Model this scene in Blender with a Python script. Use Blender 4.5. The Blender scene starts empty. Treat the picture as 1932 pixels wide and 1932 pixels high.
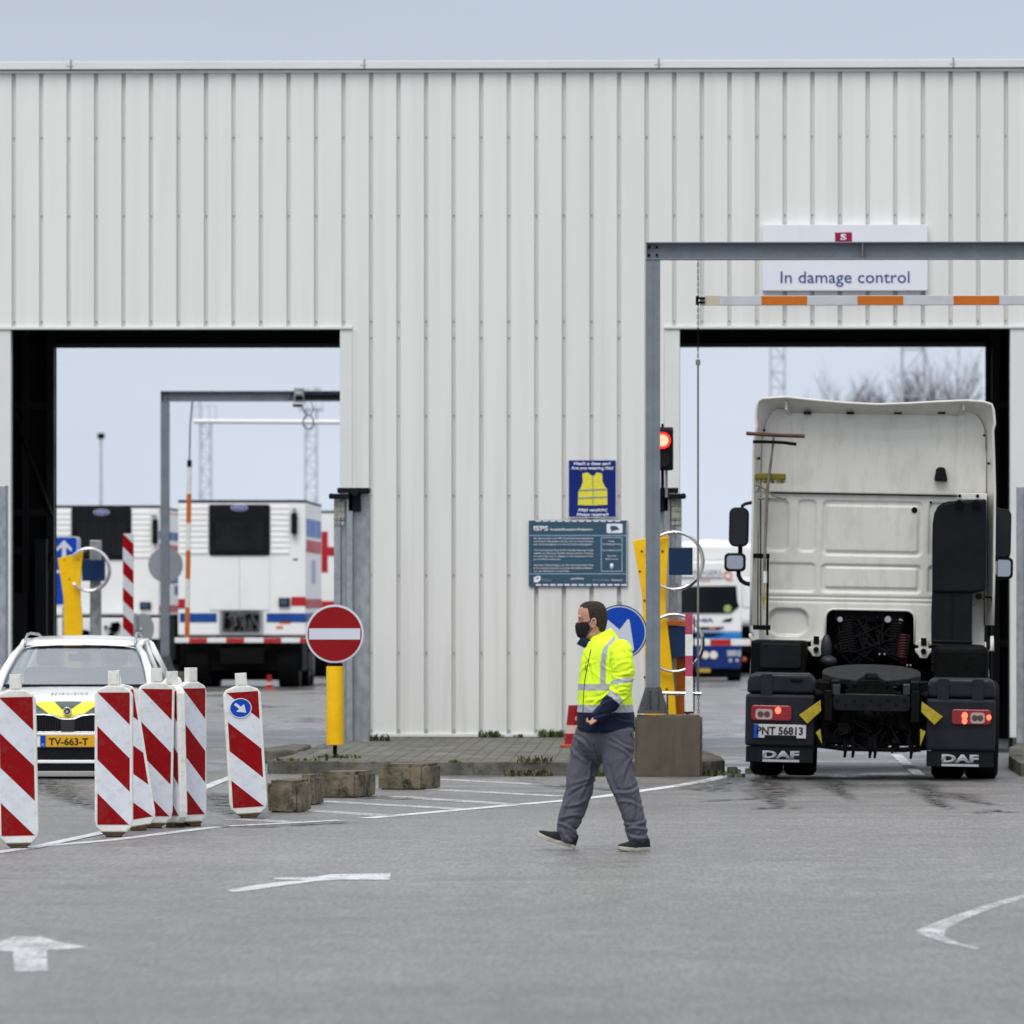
import bpy, bmesh, math, random
from math import sin, cos, pi, radians, atan2, sqrt
from mathutils import Vector, Matrix, noise
from mathutils.bvhtree import BVHTree

S = bpy.context.scene
C = S.collection

# ------------------------------------------------------------------ camera
FU, XC, YH, X0, CAMZ = 11320.0, 966.0, 1133.0, 1261.0, 1.8
TH = math.atan((X0 - XC) / FU)
cd = bpy.data.cameras.new('camera'); cam = bpy.data.objects.new('camera', cd); C.objects.link(cam)
cam.location = (0, 0, CAMZ); cam.rotation_euler = (radians(90), 0, TH)
cd.sensor_width = 36; cd.lens = 36 * FU / 1932; cd.shift_y = (YH - 966) / 1932
cd.clip_start = 0.5; cd.clip_end = 6000
cd.dof.use_dof = True; cd.dof.focus_distance = 50.0; cd.dof.aperture_fstop = 4.4
S.camera = cam

# ------------------------------------------------------------------ light
sun_dir = Vector((-0.22, -0.72, 1.15)).normalized()
w = bpy.data.worlds.new('World'); S.world = w; w.use_nodes = True
nt = w.node_tree; nt.nodes.clear()
out = nt.nodes.new('ShaderNodeOutputWorld'); bg = nt.nodes.new('ShaderNodeBackground')
sky = nt.nodes.new('ShaderNodeTexSky'); sky.sky_type = 'NISHITA'; sky.sun_disc = False
sky.sun_elevation = math.asin(sun_dir.z); sky.sun_rotation = atan2(sun_dir.x, sun_dir.y)
sky.dust_density = 3.0
tc = nt.nodes.new('ShaderNodeTexCoord'); sx = nt.nodes.new('ShaderNodeSeparateXYZ')
nt.links.new(tc.outputs['Generated'], sx.inputs[0])
rmp = nt.nodes.new('ShaderNodeValToRGB'); nt.links.new(sx.outputs['Z'], rmp.inputs[0])
e = rmp.color_ramp.elements
e[0].position = 0.0; e[0].color = (0.665, 0.73, 0.85, 1)
e[1].position = 1.0; e[1].color = (1.45, 1.48, 1.5, 1)
for p, c in ((0.045, (0.605, 0.67, 0.785)), (0.1, (0.50, 0.56, 0.665)), (0.3, (0.72, 0.77, 0.85))):
    n = rmp.color_ramp.elements.new(p); n.color = (*c, 1)
# broad, soft cloud tone
mp = nt.nodes.new('ShaderNodeMapping'); mp.inputs['Scale'].default_value = (3, 3, 14)
nt.links.new(tc.outputs['Generated'], mp.inputs[0])
nz = nt.nodes.new('ShaderNodeTexNoise'); nz.inputs['Scale'].default_value = 1.6; nz.inputs['Detail'].default_value = 3
nt.links.new(mp.outputs[0], nz.inputs['Vector'])
mr = nt.nodes.new('ShaderNodeMapRange'); mr.inputs[1].default_value = 0.3; mr.inputs[2].default_value = 0.7
mr.inputs[3].default_value = 9.2; mr.inputs[4].default_value = 10.4
nt.links.new(nz.outputs[0], mr.inputs[0])
sc = nt.nodes.new('ShaderNodeVectorMath'); sc.operation = 'SCALE'
nt.links.new(rmp.outputs[0], sc.inputs[0]); nt.links.new(mr.outputs[0], sc.inputs['Scale'])
mx = nt.nodes.new('ShaderNodeMix'); mx.data_type = 'RGBA'; mx.inputs[0].default_value = 0.93
nt.links.new(sky.outputs[0], mx.inputs[6]); nt.links.new(sc.outputs[0], mx.inputs[7])
nt.links.new(mx.outputs[2], bg.inputs[0]); bg.inputs[1].default_value = 0.1
nt.links.new(bg.outputs[0], out.inputs[0])
sl = bpy.data.lights.new('sun', 'SUN'); so = bpy.data.objects.new('sun', sl); C.objects.link(so)
sl.energy = 1.7; sl.angle = radians(35); sl.color = (1.0, 0.97, 0.92)
so.rotation_euler = (-sun_dir).to_track_quat('-Z', 'Y').to_euler(); so.location = (0, 0, 60)
S.view_settings.view_transform = 'Standard'; S.view_settings.look = 'None'
S.view_settings.exposure = 0.12; S.view_settings.gamma = 1.0

# ------------------------------------------------------------------ pixels to points (photo read at 1932 px)
def ray(px, py):
    u = (px - XC) / FU
    return Vector((u * cos(TH) - sin(TH), u * sin(TH) + cos(TH), (YH - py) / FU))
def at(px, py, Y):
    d = ray(px, py); t = Y / d.y
    return Vector((d.x * t, Y, CAMZ + d.z * t))
def gnd(px, py, z=0.0):
    d = ray(px, py); t = (z - CAMZ) / d.z
    return Vector((d.x * t, d.y * t, z))

# ------------------------------------------------------------------ materials
def _new(name):
    m = bpy.data.materials.new(name); m.use_nodes = True
    return m, m.node_tree, m.node_tree.nodes['Principled BSDF']
def nd(nt, t, **k):
    n = nt.nodes.new(t)
    for a, b in k.items(): setattr(n, a, b)
    return n
def finish(nt, b, colsock, col, rough, metal, var, vscale, bump, bscale, stretch=(1, 1, 1), dirt=0, dirtcol=(.12, .1, .08), coat=0, rvar=0.12, space='Object', spec=.28):
    """shared tail: tone variation, dirt, bump. colsock or flat col"""
    tc = nd(nt, 'ShaderNodeTexCoord'); mp = nd(nt, 'ShaderNodeMapping'); mp.inputs['Scale'].default_value = stretch
    nt.links.new(tc.outputs[space], mp.inputs[0])
    n1 = nd(nt, 'ShaderNodeTexNoise'); n1.inputs['Scale'].default_value = vscale; n1.inputs['Detail'].default_value = 5
    nt.links.new(mp.outputs[0], n1.inputs['Vector'])
    r1 = nd(nt, 'ShaderNodeMapRange'); r1.inputs[1].default_value = .3; r1.inputs[2].default_value = .7
    r1.inputs[3].default_value = 1 - var; r1.inputs[4].default_value = 1 + var
    nt.links.new(n1.outputs[0], r1.inputs[0])
    s = nd(nt, 'ShaderNodeVectorMath', operation='SCALE')
    if colsock is None: s.inputs[0].default_value = col[:3]
    else: nt.links.new(colsock, s.inputs[0])
    nt.links.new(r1.outputs[0], s.inputs['Scale'])
    c = s.outputs[0]
    if dirt:
        n2 = nd(nt, 'ShaderNodeTexNoise'); n2.inputs['Scale'].default_value = vscale * 2.7; n2.inputs['Detail'].default_value = 8
        n2.inputs['Roughness'].default_value = .65
        nt.links.new(mp.outputs[0], n2.inputs['Vector'])
        r2 = nd(nt, 'ShaderNodeMapRange'); r2.inputs[1].default_value = .48; r2.inputs[2].default_value = .75
        r2.inputs[3].default_value = 0; r2.inputs[4].default_value = dirt
        nt.links.new(n2.outputs[0], r2.inputs[0])
        m = nd(nt, 'ShaderNodeMix', data_type='RGBA'); nt.links.new(r2.outputs[0], m.inputs[0])
        nt.links.new(c, m.inputs[6]); m.inputs[7].default_value = (*dirtcol, 1); c = m.outputs[2]
    nt.links.new(c, b.inputs['Base Color'])
    r3 = nd(nt, 'ShaderNodeMapRange'); r3.inputs[3].default_value = max(0.03, rough - rvar); r3.inputs[4].default_value = min(1, rough + rvar)
    r3.inputs[1].default_value = .3; r3.inputs[2].default_value = .7
    nt.links.new(n1.outputs[0], r3.inputs[0]); nt.links.new(r3.outputs[0], b.inputs['Roughness'])
    b.inputs['Metallic'].default_value = metal; b.inputs['Specular IOR Level'].default_value = spec
    if coat: b.inputs['Coat Weight'].default_value = coat; b.inputs['Coat Roughness'].default_value = .08
    if bump:
        n3 = nd(nt, 'ShaderNodeTexNoise'); n3.inputs['Scale'].default_value = bscale; n3.inputs['Detail'].default_value = 4
        nt.links.new(mp.outputs[0], n3.inputs['Vector'])
        bp = nd(nt, 'ShaderNodeBump'); bp.inputs['Strength'].default_value = bump; bp.inputs['Distance'].default_value = .01
        nt.links.new(n3.outputs[0], bp.inputs['Height']); nt.links.new(bp.outputs[0], b.inputs['Normal'])
    return b
_mats = {}
def mat(name, col, rough=.5, metal=0, var=.08, vscale=2.0, bump=0, bscale=40, **k):
    if name in _mats: return _mats[name]
    m, nt, b = _new(name)
    finish(nt, b, None, col, rough, metal, var, vscale, bump, bscale, **k)
    _mats[name] = m; return m
def stripes(name, a, b_, direction, period, duty=.5, offset=0, rough=.45, dirt=.0, third=None):
    m, nt, b = _new(name)
    tc = nd(nt, 'ShaderNodeTexCoord'); dt = nd(nt, 'ShaderNodeVectorMath', operation='DOT_PRODUCT')
    nt.links.new(tc.outputs['Object'], dt.inputs[0]); dt.inputs[1].default_value = direction
    ad = nd(nt, 'ShaderNodeMath', operation='ADD'); nt.links.new(dt.outputs['Value'], ad.inputs[0]); ad.inputs[1].default_value = offset + 1000 * period
    dv = nd(nt, 'ShaderNodeMath', operation='DIVIDE'); nt.links.new(ad.outputs[0], dv.inputs[0]); dv.inputs[1].default_value = period
    fr = nd(nt, 'ShaderNodeMath', operation='FRACT'); nt.links.new(dv.outputs[0], fr.inputs[0])
    gt = nd(nt, 'ShaderNodeMath', operation='GREATER_THAN'); nt.links.new(fr.outputs[0], gt.inputs[0]); gt.inputs[1].default_value = duty
    mx = nd(nt, 'ShaderNodeMix', data_type='RGBA'); nt.links.new(gt.outputs[0], mx.inputs[0])
    mx.inputs[6].default_value = (*a, 1); mx.inputs[7].default_value = (*b_, 1)
    finish(nt, b, mx.outputs[2], None, rough, 0, .05, 6, 0, 10, dirt=dirt, spec=.15)
    _mats[name] = m; return m
def emis(name, col, strength):
    m, nt, b = _new(name)
    b.inputs['Base Color'].default_value = (*col, 1); b.inputs['Emission Color'].default_value = (*col, 1)
    b.inputs['Emission Strength'].default_value = strength; b.inputs['Roughness'].default_value = .3
    return m

M_white = mat('white_paint', (.74, .75, .75), .42, var=.03, vscale=1.5, dirt=.12, dirtcol=(.4, .38, .33))
M_whitep = mat('white_plastic', (.72, .72, .69), .5, var=.05, vscale=6, dirt=.5, dirtcol=(.33, .29, .22))
M_black = mat('black_plastic', (.006, .007, .010), .55, var=.3, vscale=5, dirt=.3, dirtcol=(.018, .017, .016), spec=.13)
M_blackm = mat('black_rubber', (.006, .006, .007), .8, var=.4, vscale=8, bump=.3, spec=.08)
M_dark = mat('dark_chassis', (.003, .0032, .0035), .6, var=.4, vscale=9, bump=.5, bscale=30, dirt=.5, dirtcol=(.010, .009, .008), spec=.08)
M_galv = mat('galvanised_steel', (.36, .385, .41), .42, metal=.65, var=.16, vscale=14, dirt=.25, dirtcol=(.2, .2, .2), stretch=(1, 1, .6))
M_greysteel = mat('grey_painted_steel', (.17, .195, .225), .42, var=.1, vscale=5, dirt=.25, dirtcol=(.1, .09, .08))
M_chrome = mat('chrome', (.75, .75, .75), .14, metal=1, var=.05, rvar=.05)
M_yellow = mat('yellow_paint', (.90, .52, .004), .45, var=.05, vscale=4, dirt=.2, dirtcol=(.3, .18, .03))
M_orange = mat('orange_paint', (.52, .13, .008), .5, var=.07, vscale=4, dirt=.15, dirtcol=(.3, .15, .05))
M_navy = mat('navy_paint', (.008, .028, .085), .4, var=.1)
M_red = mat('red_paint', (.27, .002, .004), .45, var=.08, vscale=4, dirt=.15)
M_redpure = mat('red_reflective', (.25, .0, .003), .38, var=.04, vscale=6)
M_whiter = mat('white_reflective', (.60, .63, .70), .38, var=.03)
M_blue = mat('blue_sign_face', (.001, .05, .40), .38, var=.04)
M_signblue = mat('royal_blue_print', (.003, .014, .16), .4, var=.04)
M_teal = mat('slate_blue_print', (.035, .085, .135), .42, var=.07, vscale=3, dirt=.15)
M_txtw = mat('white_print', (.75, .78, .85), .5, var=.02)
M_txtk = mat('black_print', (.012, .012, .014), .5)
M_txtn = mat('navy_print', (.03, .055, .22), .5)
M_concrete = mat('old_concrete', (.135, .115, .08), .9, var=.6, vscale=3.5, bump=1, bscale=22, dirt=1.3, dirtcol=(.012, .012, .006))
M_conc2 = mat('stained_concrete', (.105, .088, .068), .8, var=.2, vscale=2.2, bump=.4, bscale=30, dirt=.6, dirtcol=(.06, .05, .035), stretch=(1.8, 1.8, .35))
M_kerb = mat('kerb_concrete', (.115, .11, .095), .9, var=.4, vscale=3, bump=.9, bscale=25, dirt=.95, dirtcol=(.04, .042, .022))
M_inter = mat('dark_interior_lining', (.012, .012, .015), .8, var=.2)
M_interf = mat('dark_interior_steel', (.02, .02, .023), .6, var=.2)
M_trim = mat('white_steel_trim', (.68, .69, .675), .4, var=.03, vscale=1, dirt=.12, dirtcol=(.42, .42, .38))
M_cab = mat('cream_white_cab_paint', (.70, .69, .635), .36, var=.04, vscale=1.6, dirt=.45, dirtcol=(.40, .37, .31), coat=.3, stretch=(1.6, 1.6, .55))

# ------------------------------------------------------------------ mesh builder
SPLIT = {'guard_stay', 'frame_rail', 'rail_bracket', 'rail_end', 'spoiler_clip', 'plug', 'mirror_arm', 'coping_joint', 'rear_door_edge', 'bracket', 'spray_guard', 'cross_member_bolt', 'bolt', 'amber_lamp', 'collar_fitting', 'steel_frame', 'bulb', 'latch', 'vest_band', 'hinge_fitting', 'seat', 'intake_fixing'}
class MB:
    def __init__(s): s.v = []; s.f = []; s.m = []; s.cuts = []
    def add(s, vs, fs, mi=0, mtx=None):
        o = len(s.v); s.cuts.append((o, len(s.f)))
        for p in vs:
            p = Vector(p); s.v.append(mtx @ p if mtx else p)
        for f in fs: s.f.append([i + o for i in f]); s.m.append(mi)
        return s
    def box(s, x0, x1, y0, y1, z0, z1, mi=0, mtx=None):
        vs = [(x0, y0, z0), (x1, y0, z0), (x1, y1, z0), (x0, y1, z0), (x0, y0, z1), (x1, y0, z1), (x1, y1, z1), (x0, y1, z1)]
        return s.add(vs, [(0, 3, 2, 1), (4, 5, 6, 7), (0, 1, 5, 4), (1, 2, 6, 5), (2, 3, 7, 6), (3, 0, 4, 7)], mi, mtx)
    def prism_y(s, poly, y0, y1, mi=0, mtx=None):   # poly in (x,z), seen from -y
        n = len(poly); a = sum(poly[i][0] * poly[(i + 1) % n][1] - poly[(i + 1) % n][0] * poly[i][1] for i in range(n))
        if a < 0: poly = poly[::-1]
        vs = [(x, y0, z) for x, z in poly] + [(x, y1, z) for x, z in poly]
        fs = [list(range(n)), list(range(2 * n - 1, n - 1, -1))] + [(i + n, (i + 1) % n + n, (i + 1) % n, i) for i in range(n)]
        return s.add(vs, [tuple(f) for f in fs], mi, mtx)
    def prism_z(s, poly, z0, z1, mi=0, mtx=None):
        n = len(poly); a = sum(poly[i][0] * poly[(i + 1) % n][1] - poly[(i + 1) % n][0] * poly[i][1] for i in range(n))
        if a < 0: poly = poly[::-1]
        vs = [(x, y, z0) for x, y in poly] + [(x, y, z1) for x, y in poly]
        fs = [list(range(n - 1, -1, -1)), list(range(n, 2 * n))] + [(i, (i + 1) % n, (i + 1) % n + n, i + n) for i in range(n)]
        return s.add(vs, fs, mi, mtx)
    def prism_x(s, poly, x0, x1, mi=0, mtx=None):   # poly in (y,z)
        n = len(poly); a = sum(poly[i][0] * poly[(i + 1) % n][1] - poly[(i + 1) % n][0] * poly[i][1] for i in range(n))
        if a < 0: poly = poly[::-1]
        vs = [(x0, y, z) for y, z in poly] + [(x1, y, z) for y, z in poly]
        fs = [list(range(n - 1, -1, -1)), list(range(n, 2 * n))] + [(i, (i + 1) % n, (i + 1) % n + n, i + n) for i in range(n)]
        return s.add(vs, fs, mi, mtx)
    def tube(s, pts, r, n=8, mi=0, mtx=None, closed=False):
        pts = [Vector(p) for p in pts]; k = len(pts); rings = []
        up = None
        for i, p in enumerate(pts):
            if closed: t = pts[(i + 1) % k] - pts[i - 1]
            else: t = pts[min(i + 1, k - 1)] - pts[max(i - 1, 0)]
            t.normalize()
            if up is None: up = Vector((0, 0, 1)) if abs(t.z) < .9 else Vector((1, 0, 0))
            a = (up - t * up.dot(t)).normalized(); b = t.cross(a); up = a
            rr = r[i] if isinstance(r, (list, tuple)) else r
            rings.append([p + a * cos(2 * pi * j / n) * rr + b * sin(2 * pi * j / n) * rr for j in range(n)])
        vs = [q for g in rings for q in g]; fs = []
        for i in range(k if closed else k - 1):
            for j in range(n):
                i2 = (i + 1) % k
                fs.append((i * n + j, i * n + (j + 1) % n, i2 * n + (j + 1) % n, i2 * n + j))
        if not closed: fs += [tuple(range(n - 1, -1, -1)), tuple(range((k - 1) * n, k * n))]
        return s.add(vs, fs, mi, mtx)
    def cyl(s, p0, p1, r, n=20, mi=0, mtx=None): return s.tube([p0, p1], r, n, mi, mtx)
    def disc_y(s, cx, cz, r, y0, y1, n=48, mi=0, mtx=None, rx=None):
        rx = rx or r
        return s.prism_y([(cx + rx * cos(2 * pi * i / n), cz + r * sin(2 * pi * i / n)) for i in range(n)], y0, y1, mi, mtx)
    def loft(s, rings, mi=0, cap=True, closed_ring=True):
        n = len(rings[0]); vs = [q for g in rings for q in g]; fs = []
        for i in range(len(rings) - 1):
            for j in range(n if closed_ring else n - 1):
                fs.append((i * n + j, i * n + (j + 1) % n, (i + 1) * n + (j + 1) % n, (i + 1) * n + j))
        if cap and closed_ring: fs += [tuple(range(n - 1, -1, -1)), tuple(range((len(rings) - 1) * n, len(rings) * n))]
        return s.add(vs, fs, mi)
    def build(s, name, mats, parent=None, smooth=False, bevel=0, fixn=False, seg=2):
        if name in SPLIT and len(s.cuts) > 1:          # countable pieces: one object each
            cuts = s.cuts + [(len(s.v), len(s.f))]; last = None
            for (v0, f0), (v1, f1) in zip(cuts[:-1], cuts[1:]):
                q = MB(); q.v = s.v[v0:v1]; q.f = [[i - v0 for i in f] for f in s.f[f0:f1]]; q.m = s.m[f0:f1]; q.cuts = [(0, 0)]
                last = q.build(name, mats, parent, smooth, bevel, fixn, seg)
            return last
        me = bpy.data.meshes.new(name); me.from_pydata([tuple(v) for v in s.v], [], s.f)
        if not isinstance(mats, (list, tuple)): mats = [mats]
        for m in mats: me.materials.append(m)
        if len(mats) > 1: me.polygons.foreach_set('material_index', s.m)
        me.update()
        if fixn:
            bm = bmesh.new(); bm.from_mesh(me); bmesh.ops.recalc_face_normals(bm, faces=bm.faces[:]); bm.to_mesh(me); bm.free()
        o = bpy.data.objects.new(name, me); C.objects.link(o)
        if parent: o.parent = parent
        if smooth is True: me.polygons.foreach_set('use_smooth', [True] * len(me.polygons))
        elif smooth: me.shade_smooth() if False else None; 
        if smooth == 'auto':
            me.polygons.foreach_set('use_smooth', [True] * len(me.polygons)); sharp(me, 35)
        if bevel:
            b = o.modifiers.new('bevel', 'BEVEL'); b.width = bevel; b.segments = seg; b.limit_method = 'ANGLE'; b.angle_limit = radians(40)
            b.harden_normals = False
        return o
def sharp(me, deg):
    bm = bmesh.new(); bm.from_mesh(me)
    for e in bm.edges:
        if len(e.link_faces) == 2 and e.calc_face_angle(0) > radians(deg): e.smooth = False
    bm.to_mesh(me); bm.free()
def empty(name, loc=(0, 0, 0), rz=0.0):
    o = bpy.data.objects.new(name, None); C.objects.link(o); o.location = loc; o.rotation_euler = (0, 0, rz); o.empty_display_size = .2
    return o
def tag(o, label, cat=None, group=None, kind=None):
    if label: o['label'] = label
    if cat: o['category'] = cat
    if group: o['group'] = group
    if kind: o['kind'] = kind
    return o
def copy_tree(o, parent=None):
    c = o.copy(); C.objects.link(c)
    if parent: c.parent = parent
    for ch in list(o.children): copy_tree(ch, c)
    return c
def rrect(x0, x1, z0, z1, r, n=5):
    p = []
    for cx, cz, a in ((x1 - r, z1 - r, 0), (x0 + r, z1 - r, 90), (x0 + r, z0 + r, 180), (x1 - r, z0 + r, 270)):
        for i in range(n + 1):
            t = radians(a + 90 * i / n); p.append((cx + r * cos(t), cz + r * sin(t)))
    return p
def text(name, s, m, parent, loc, size, bold=0.0, align='CENTER', width=None, depth=.002, mirror=False, rotx=90, shear=0, rot=None, space=1.0):
    """lettering standing upright and facing -y, as mesh; width fits the line to a length"""
    cu = bpy.data.curves.new(name, 'FONT'); cu.body = s; cu.size = 1.0; cu.align_x = 'LEFT'; cu.extrude = 0.0
    cu.offset = bold; cu.resolution_u = 3; cu.space_character = space; cu.shear = shear
    t = bpy.data.objects.new(name, cu); C.objects.link(t)
    dg = bpy.context.evaluated_depsgraph_get(); dg.update()
    me = bpy.data.meshes.new_from_object(t.evaluated_get(dg)); bpy.data.objects.remove(t); bpy.data.curves.remove(cu)
    xs = [v.co.x for v in me.vertices]; 
    if not xs: return None
    x0, x1 = min(xs), max(xs); k = size; kx = size if width is None else width / (x1 - x0)
    off = {'CENTER': (x0 + x1) / 2, 'LEFT': x0, 'RIGHT': x1}[align]
    for v in me.vertices:
        v.co = Vector(((v.co.x - off) * kx * (-1 if mirror else 1), 0, v.co.y * k))
    me.materials.clear(); me.materials.append(m); me.name = name
    o = bpy.data.objects.new(name, me); C.objects.link(o); o.location = loc
    if rot: o.rotation_euler = rot
    if parent: o.parent = parent
    sd = o.modifiers.new('solid', 'SOLIDIFY'); sd.thickness = depth; sd.offset = 0
    return o
# ================================================================== GROUND AND BUILDING
YW, DEPTH = 73.2, 5.25          # hall front wall, hall depth
YB = YW + DEPTH
# ---- asphalt
def asphalt():
    m, nt, b = _new('worn_damp_asphalt')
    tc = nd(nt, 'ShaderNodeTexCoord')
    def nse(scale, detail=5, stretch=(1, 1, 1), rough=.55):
        mp = nd(nt, 'ShaderNodeMapping'); mp.inputs['Scale'].default_value = stretch; nt.links.new(tc.outputs['Object'], mp.inputs[0])
        n = nd(nt, 'ShaderNodeTexNoise'); n.inputs['Scale'].default_value = scale; n.inputs['Detail'].default_value = detail; n.inputs['Roughness'].default_value = rough
        nt.links.new(mp.outputs[0], n.inputs['Vector']); return n.outputs[0]
    def mr(src, a, b_, c, d):
        r = nd(nt, 'ShaderNodeMapRange'); nt.links.new(src, r.inputs[0])
        for i, v in enumerate((a, b_, c, d)): r.inputs[i + 1].default_value = v
        return r.outputs[0]
    def mul(a, b_):
        n = nd(nt, 'ShaderNodeMath', operation='MULTIPLY'); nt.links.new(a, n.inputs[0]); nt.links.new(b_, n.inputs[1]); return n.outputs[0]
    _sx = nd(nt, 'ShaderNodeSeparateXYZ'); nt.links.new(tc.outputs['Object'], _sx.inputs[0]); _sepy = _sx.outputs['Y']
    big = mr(nse(.16, 4), .3, .7, .84, 1.14)
    mid = mr(nse(1.3, 6, (.6, 1, 1)), .25, .75, .86, 1.13)
    streak = mr(nse(5.0, 7, (1, .3, 1), .68), .3, .7, .80, 1.16)
    grain = mr(nse(34, 3, (1, .08, 1), .85), .38, .62, .72, 1.30)
    tracks = mr(nse(1.6, 4, (1, .035, 1)), .3, .7, .90, 1.08)
    big = mul(big, mr(_sepy, 27, 37, .80, 1.0))  # base colour darkened smoothly towards the camera
    v = mul(mul(mul(mul(big, mid), streak), grain), tracks)
    s = nd(nt, 'ShaderNodeVectorMath', operation='SCALE'); s.inputs[0].default_value = (.152, .146, .144); nt.links.new(v, s.inputs['Scale'])
    # dark oily / damp patches
    dp = mr(nse(.9, 8, (.7, .9, 1), .62), .54, .70, 0, .6)
    mx = nd(nt, 'ShaderNodeMix', data_type='RGBA'); nt.links.new(dp, mx.inputs[0]); nt.links.new(s.outputs[0], mx.inputs[6]); mx.inputs[7].default_value = (.075, .074, .078, 1)
    zn = mul(mr(nse(.8, 7, (.45, 1.6, 1), .6), .46, .60, 0, .55), mr(_sepy, 46, 56, 0, 1))
    mxz = nd(nt, 'ShaderNodeMix', data_type='RGBA'); nt.links.new(zn, mxz.inputs[0]); nt.links.new(mx.outputs[2], mxz.inputs[6]); mxz.inputs[7].default_value = (.07, .068, .072, 1); mx = mxz
    # fine cracks
    mpv = nd(nt, 'ShaderNodeMapping'); nt.links.new(tc.outputs['Object'], mpv.inputs[0])
    vo = nd(nt, 'ShaderNodeTexVoronoi', feature='DISTANCE_TO_EDGE'); vo.inputs['Scale'].default_value = .55
    wob = nd(nt, 'ShaderNodeTexNoise'); wob.inputs['Scale'].default_value = 2.0; wob.inputs['Detail'].default_value = 5; nt.links.new(tc.outputs['Object'], wob.inputs['Vector'])
    va = nd(nt, 'ShaderNodeVectorMath', operation='MULTIPLY_ADD'); nt.links.new(wob.outputs['Color'], va.inputs[0]); va.inputs[1].default_value = (.9, .9, 0); nt.links.new(mpv.outputs[0], va.inputs[2])
    nt.links.new(va.outputs[0], vo.inputs['Vector'])
    ck = mul(mr(vo.outputs['Distance'], .0, .012, .5, 0), mr(nse(.3, 2), .5, .62, 0, 1))
    mx2 = nd(nt, 'ShaderNodeMix', data_type='RGBA'); nt.links.new(ck, mx2.inputs[0]); nt.links.new(mx.outputs[2], mx2.inputs[6]); mx2.inputs[7].default_value = (.045, .045, .045, 1)
    nt.links.new(mx2.outputs[2], b.inputs['Base Color'])
    # damp sheen: smooth where water lies, mostly round the doorways
    sx = nd(nt, 'ShaderNodeSeparateXYZ'); nt.links.new(tc.outputs['Object'], sx.inputs[0])
    zone = mr(sx.outputs['Y'], 54, 64, 0, 1)
    wet = mul(mr(nse(.45, 5, (1, .6, 1)), .50, .60, 0, 1), zone)
    r = nd(nt, 'ShaderNodeMapRange'); nt.links.new(wet, r.inputs[0]); r.inputs[3].default_value = .44; r.inputs[4].default_value = .12
    b.inputs['Specular IOR Level'].default_value = .6
    nt.links.new(r.outputs[0], b.inputs['Roughness'])
    bp = nd(nt, 'ShaderNodeBump'); bp.inputs['Distance'].default_value = .006; nt.links.new(nse(55, 4), bp.inputs['Height'])
    st = mr(wet, 0, 1, .6, .05); nt.links.new(st, bp.inputs['Strength'])
    nt.links.new(bp.outputs[0], b.inputs['Normal'])
    return m
g = MB(); g.add([(-2500, -60, 0), (2500, -60, 0), (2500, 4500, 0), (-2500, 4500, 0)], [(0, 1, 2, 3)])
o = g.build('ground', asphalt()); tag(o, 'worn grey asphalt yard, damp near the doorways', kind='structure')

# ---- road markings (worn white paint)
def paint(name, wear):
    """worn paint: lets the asphalt under it show through where it has gone"""
    m = bpy.data.materials.new(name); m.use_nodes = True; nt = m.node_tree; b = nt.nodes['Principled BSDF']; out = nt.nodes['Material Output']
    tc = nd(nt, 'ShaderNodeTexCoord'); fac = None
    for sc_, st_, wt in ((6, (1, .35, 1), .55), (40, (1, .12, 1), .45)):
        mp = nd(nt, 'ShaderNodeMapping'); mp.inputs['Scale'].default_value = st_; nt.links.new(tc.outputs['Object'], mp.inputs[0])
        n = nd(nt, 'ShaderNodeTexNoise'); n.inputs['Scale'].default_value = sc_; n.inputs['Detail'].default_value = 6; n.inputs['Roughness'].default_value = .65
        nt.links.new(mp.outputs[0], n.inputs['Vector'])
        q = nd(nt, 'ShaderNodeMath', operation='MULTIPLY'); nt.links.new(n.outputs[0], q.inputs[0]); q.inputs[1].default_value = wt
        if fac is None: fac = q.outputs[0]
        else:
            s = nd(nt, 'ShaderNodeMath', operation='ADD'); nt.links.new(fac, s.inputs[0]); nt.links.new(q.outputs[0], s.inputs[1]); fac = s.outputs[0]
    r = nd(nt, 'ShaderNodeMapRange'); nt.links.new(fac, r.inputs[0]); c = .62 - .35 * wear
    r.inputs[1].default_value = c - .10; r.inputs[2].default_value = c + .10; r.inputs[3].default_value = min(.9, wear * .5); r.inputs[4].default_value = min(1, .45 + wear)
    b.inputs['Base Color'].default_value = (.60, .61, .63, 1); b.inputs['Roughness'].default_value = .6
    t = nd(nt, 'ShaderNodeBsdfTransparent'); mx = nd(nt, 'ShaderNodeMixShader'); nt.links.new(r.outputs[0], mx.inputs[0]); nt.links.new(b.outputs[0], mx.inputs[1]); nt.links.new(t.outputs[0], mx.inputs[2]); nt.links.new(mx.outputs[0], out.inputs[0])
    return m
M_line = paint('worn_white_line_paint', .18); M_line2 = paint('very_worn_white_line_paint', .46); M_hatch = paint('worn_hatch_paint', .40); M_line3 = paint('fresh_white_line_paint', .12)
def strip(pts, wd, m, z=.004, name='road_marking', label='white line painted on the asphalt'):
    P = [gnd(*p) for p in pts]; g = MB(); L = []; R = []
    for i, p in enumerate(P):
        t = (P[min(i + 1, len(P) - 1)] - P[max(i - 1, 0)]).normalized(); n = Vector((-t.y, t.x, 0))
        ww = wd[i] if isinstance(wd, (list, tuple)) else wd
        L.append(p + n * ww / 2 + Vector((0, 0, z))); R.append(p - n * ww / 2 + Vector((0, 0, z)))
    k = len(P); g.add(R + L, [(i, i + 1, k + i + 1, k + i) for i in range(k - 1)])
    o = g.build(name, m); tag(o, label, kind='structure'); return o
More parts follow.
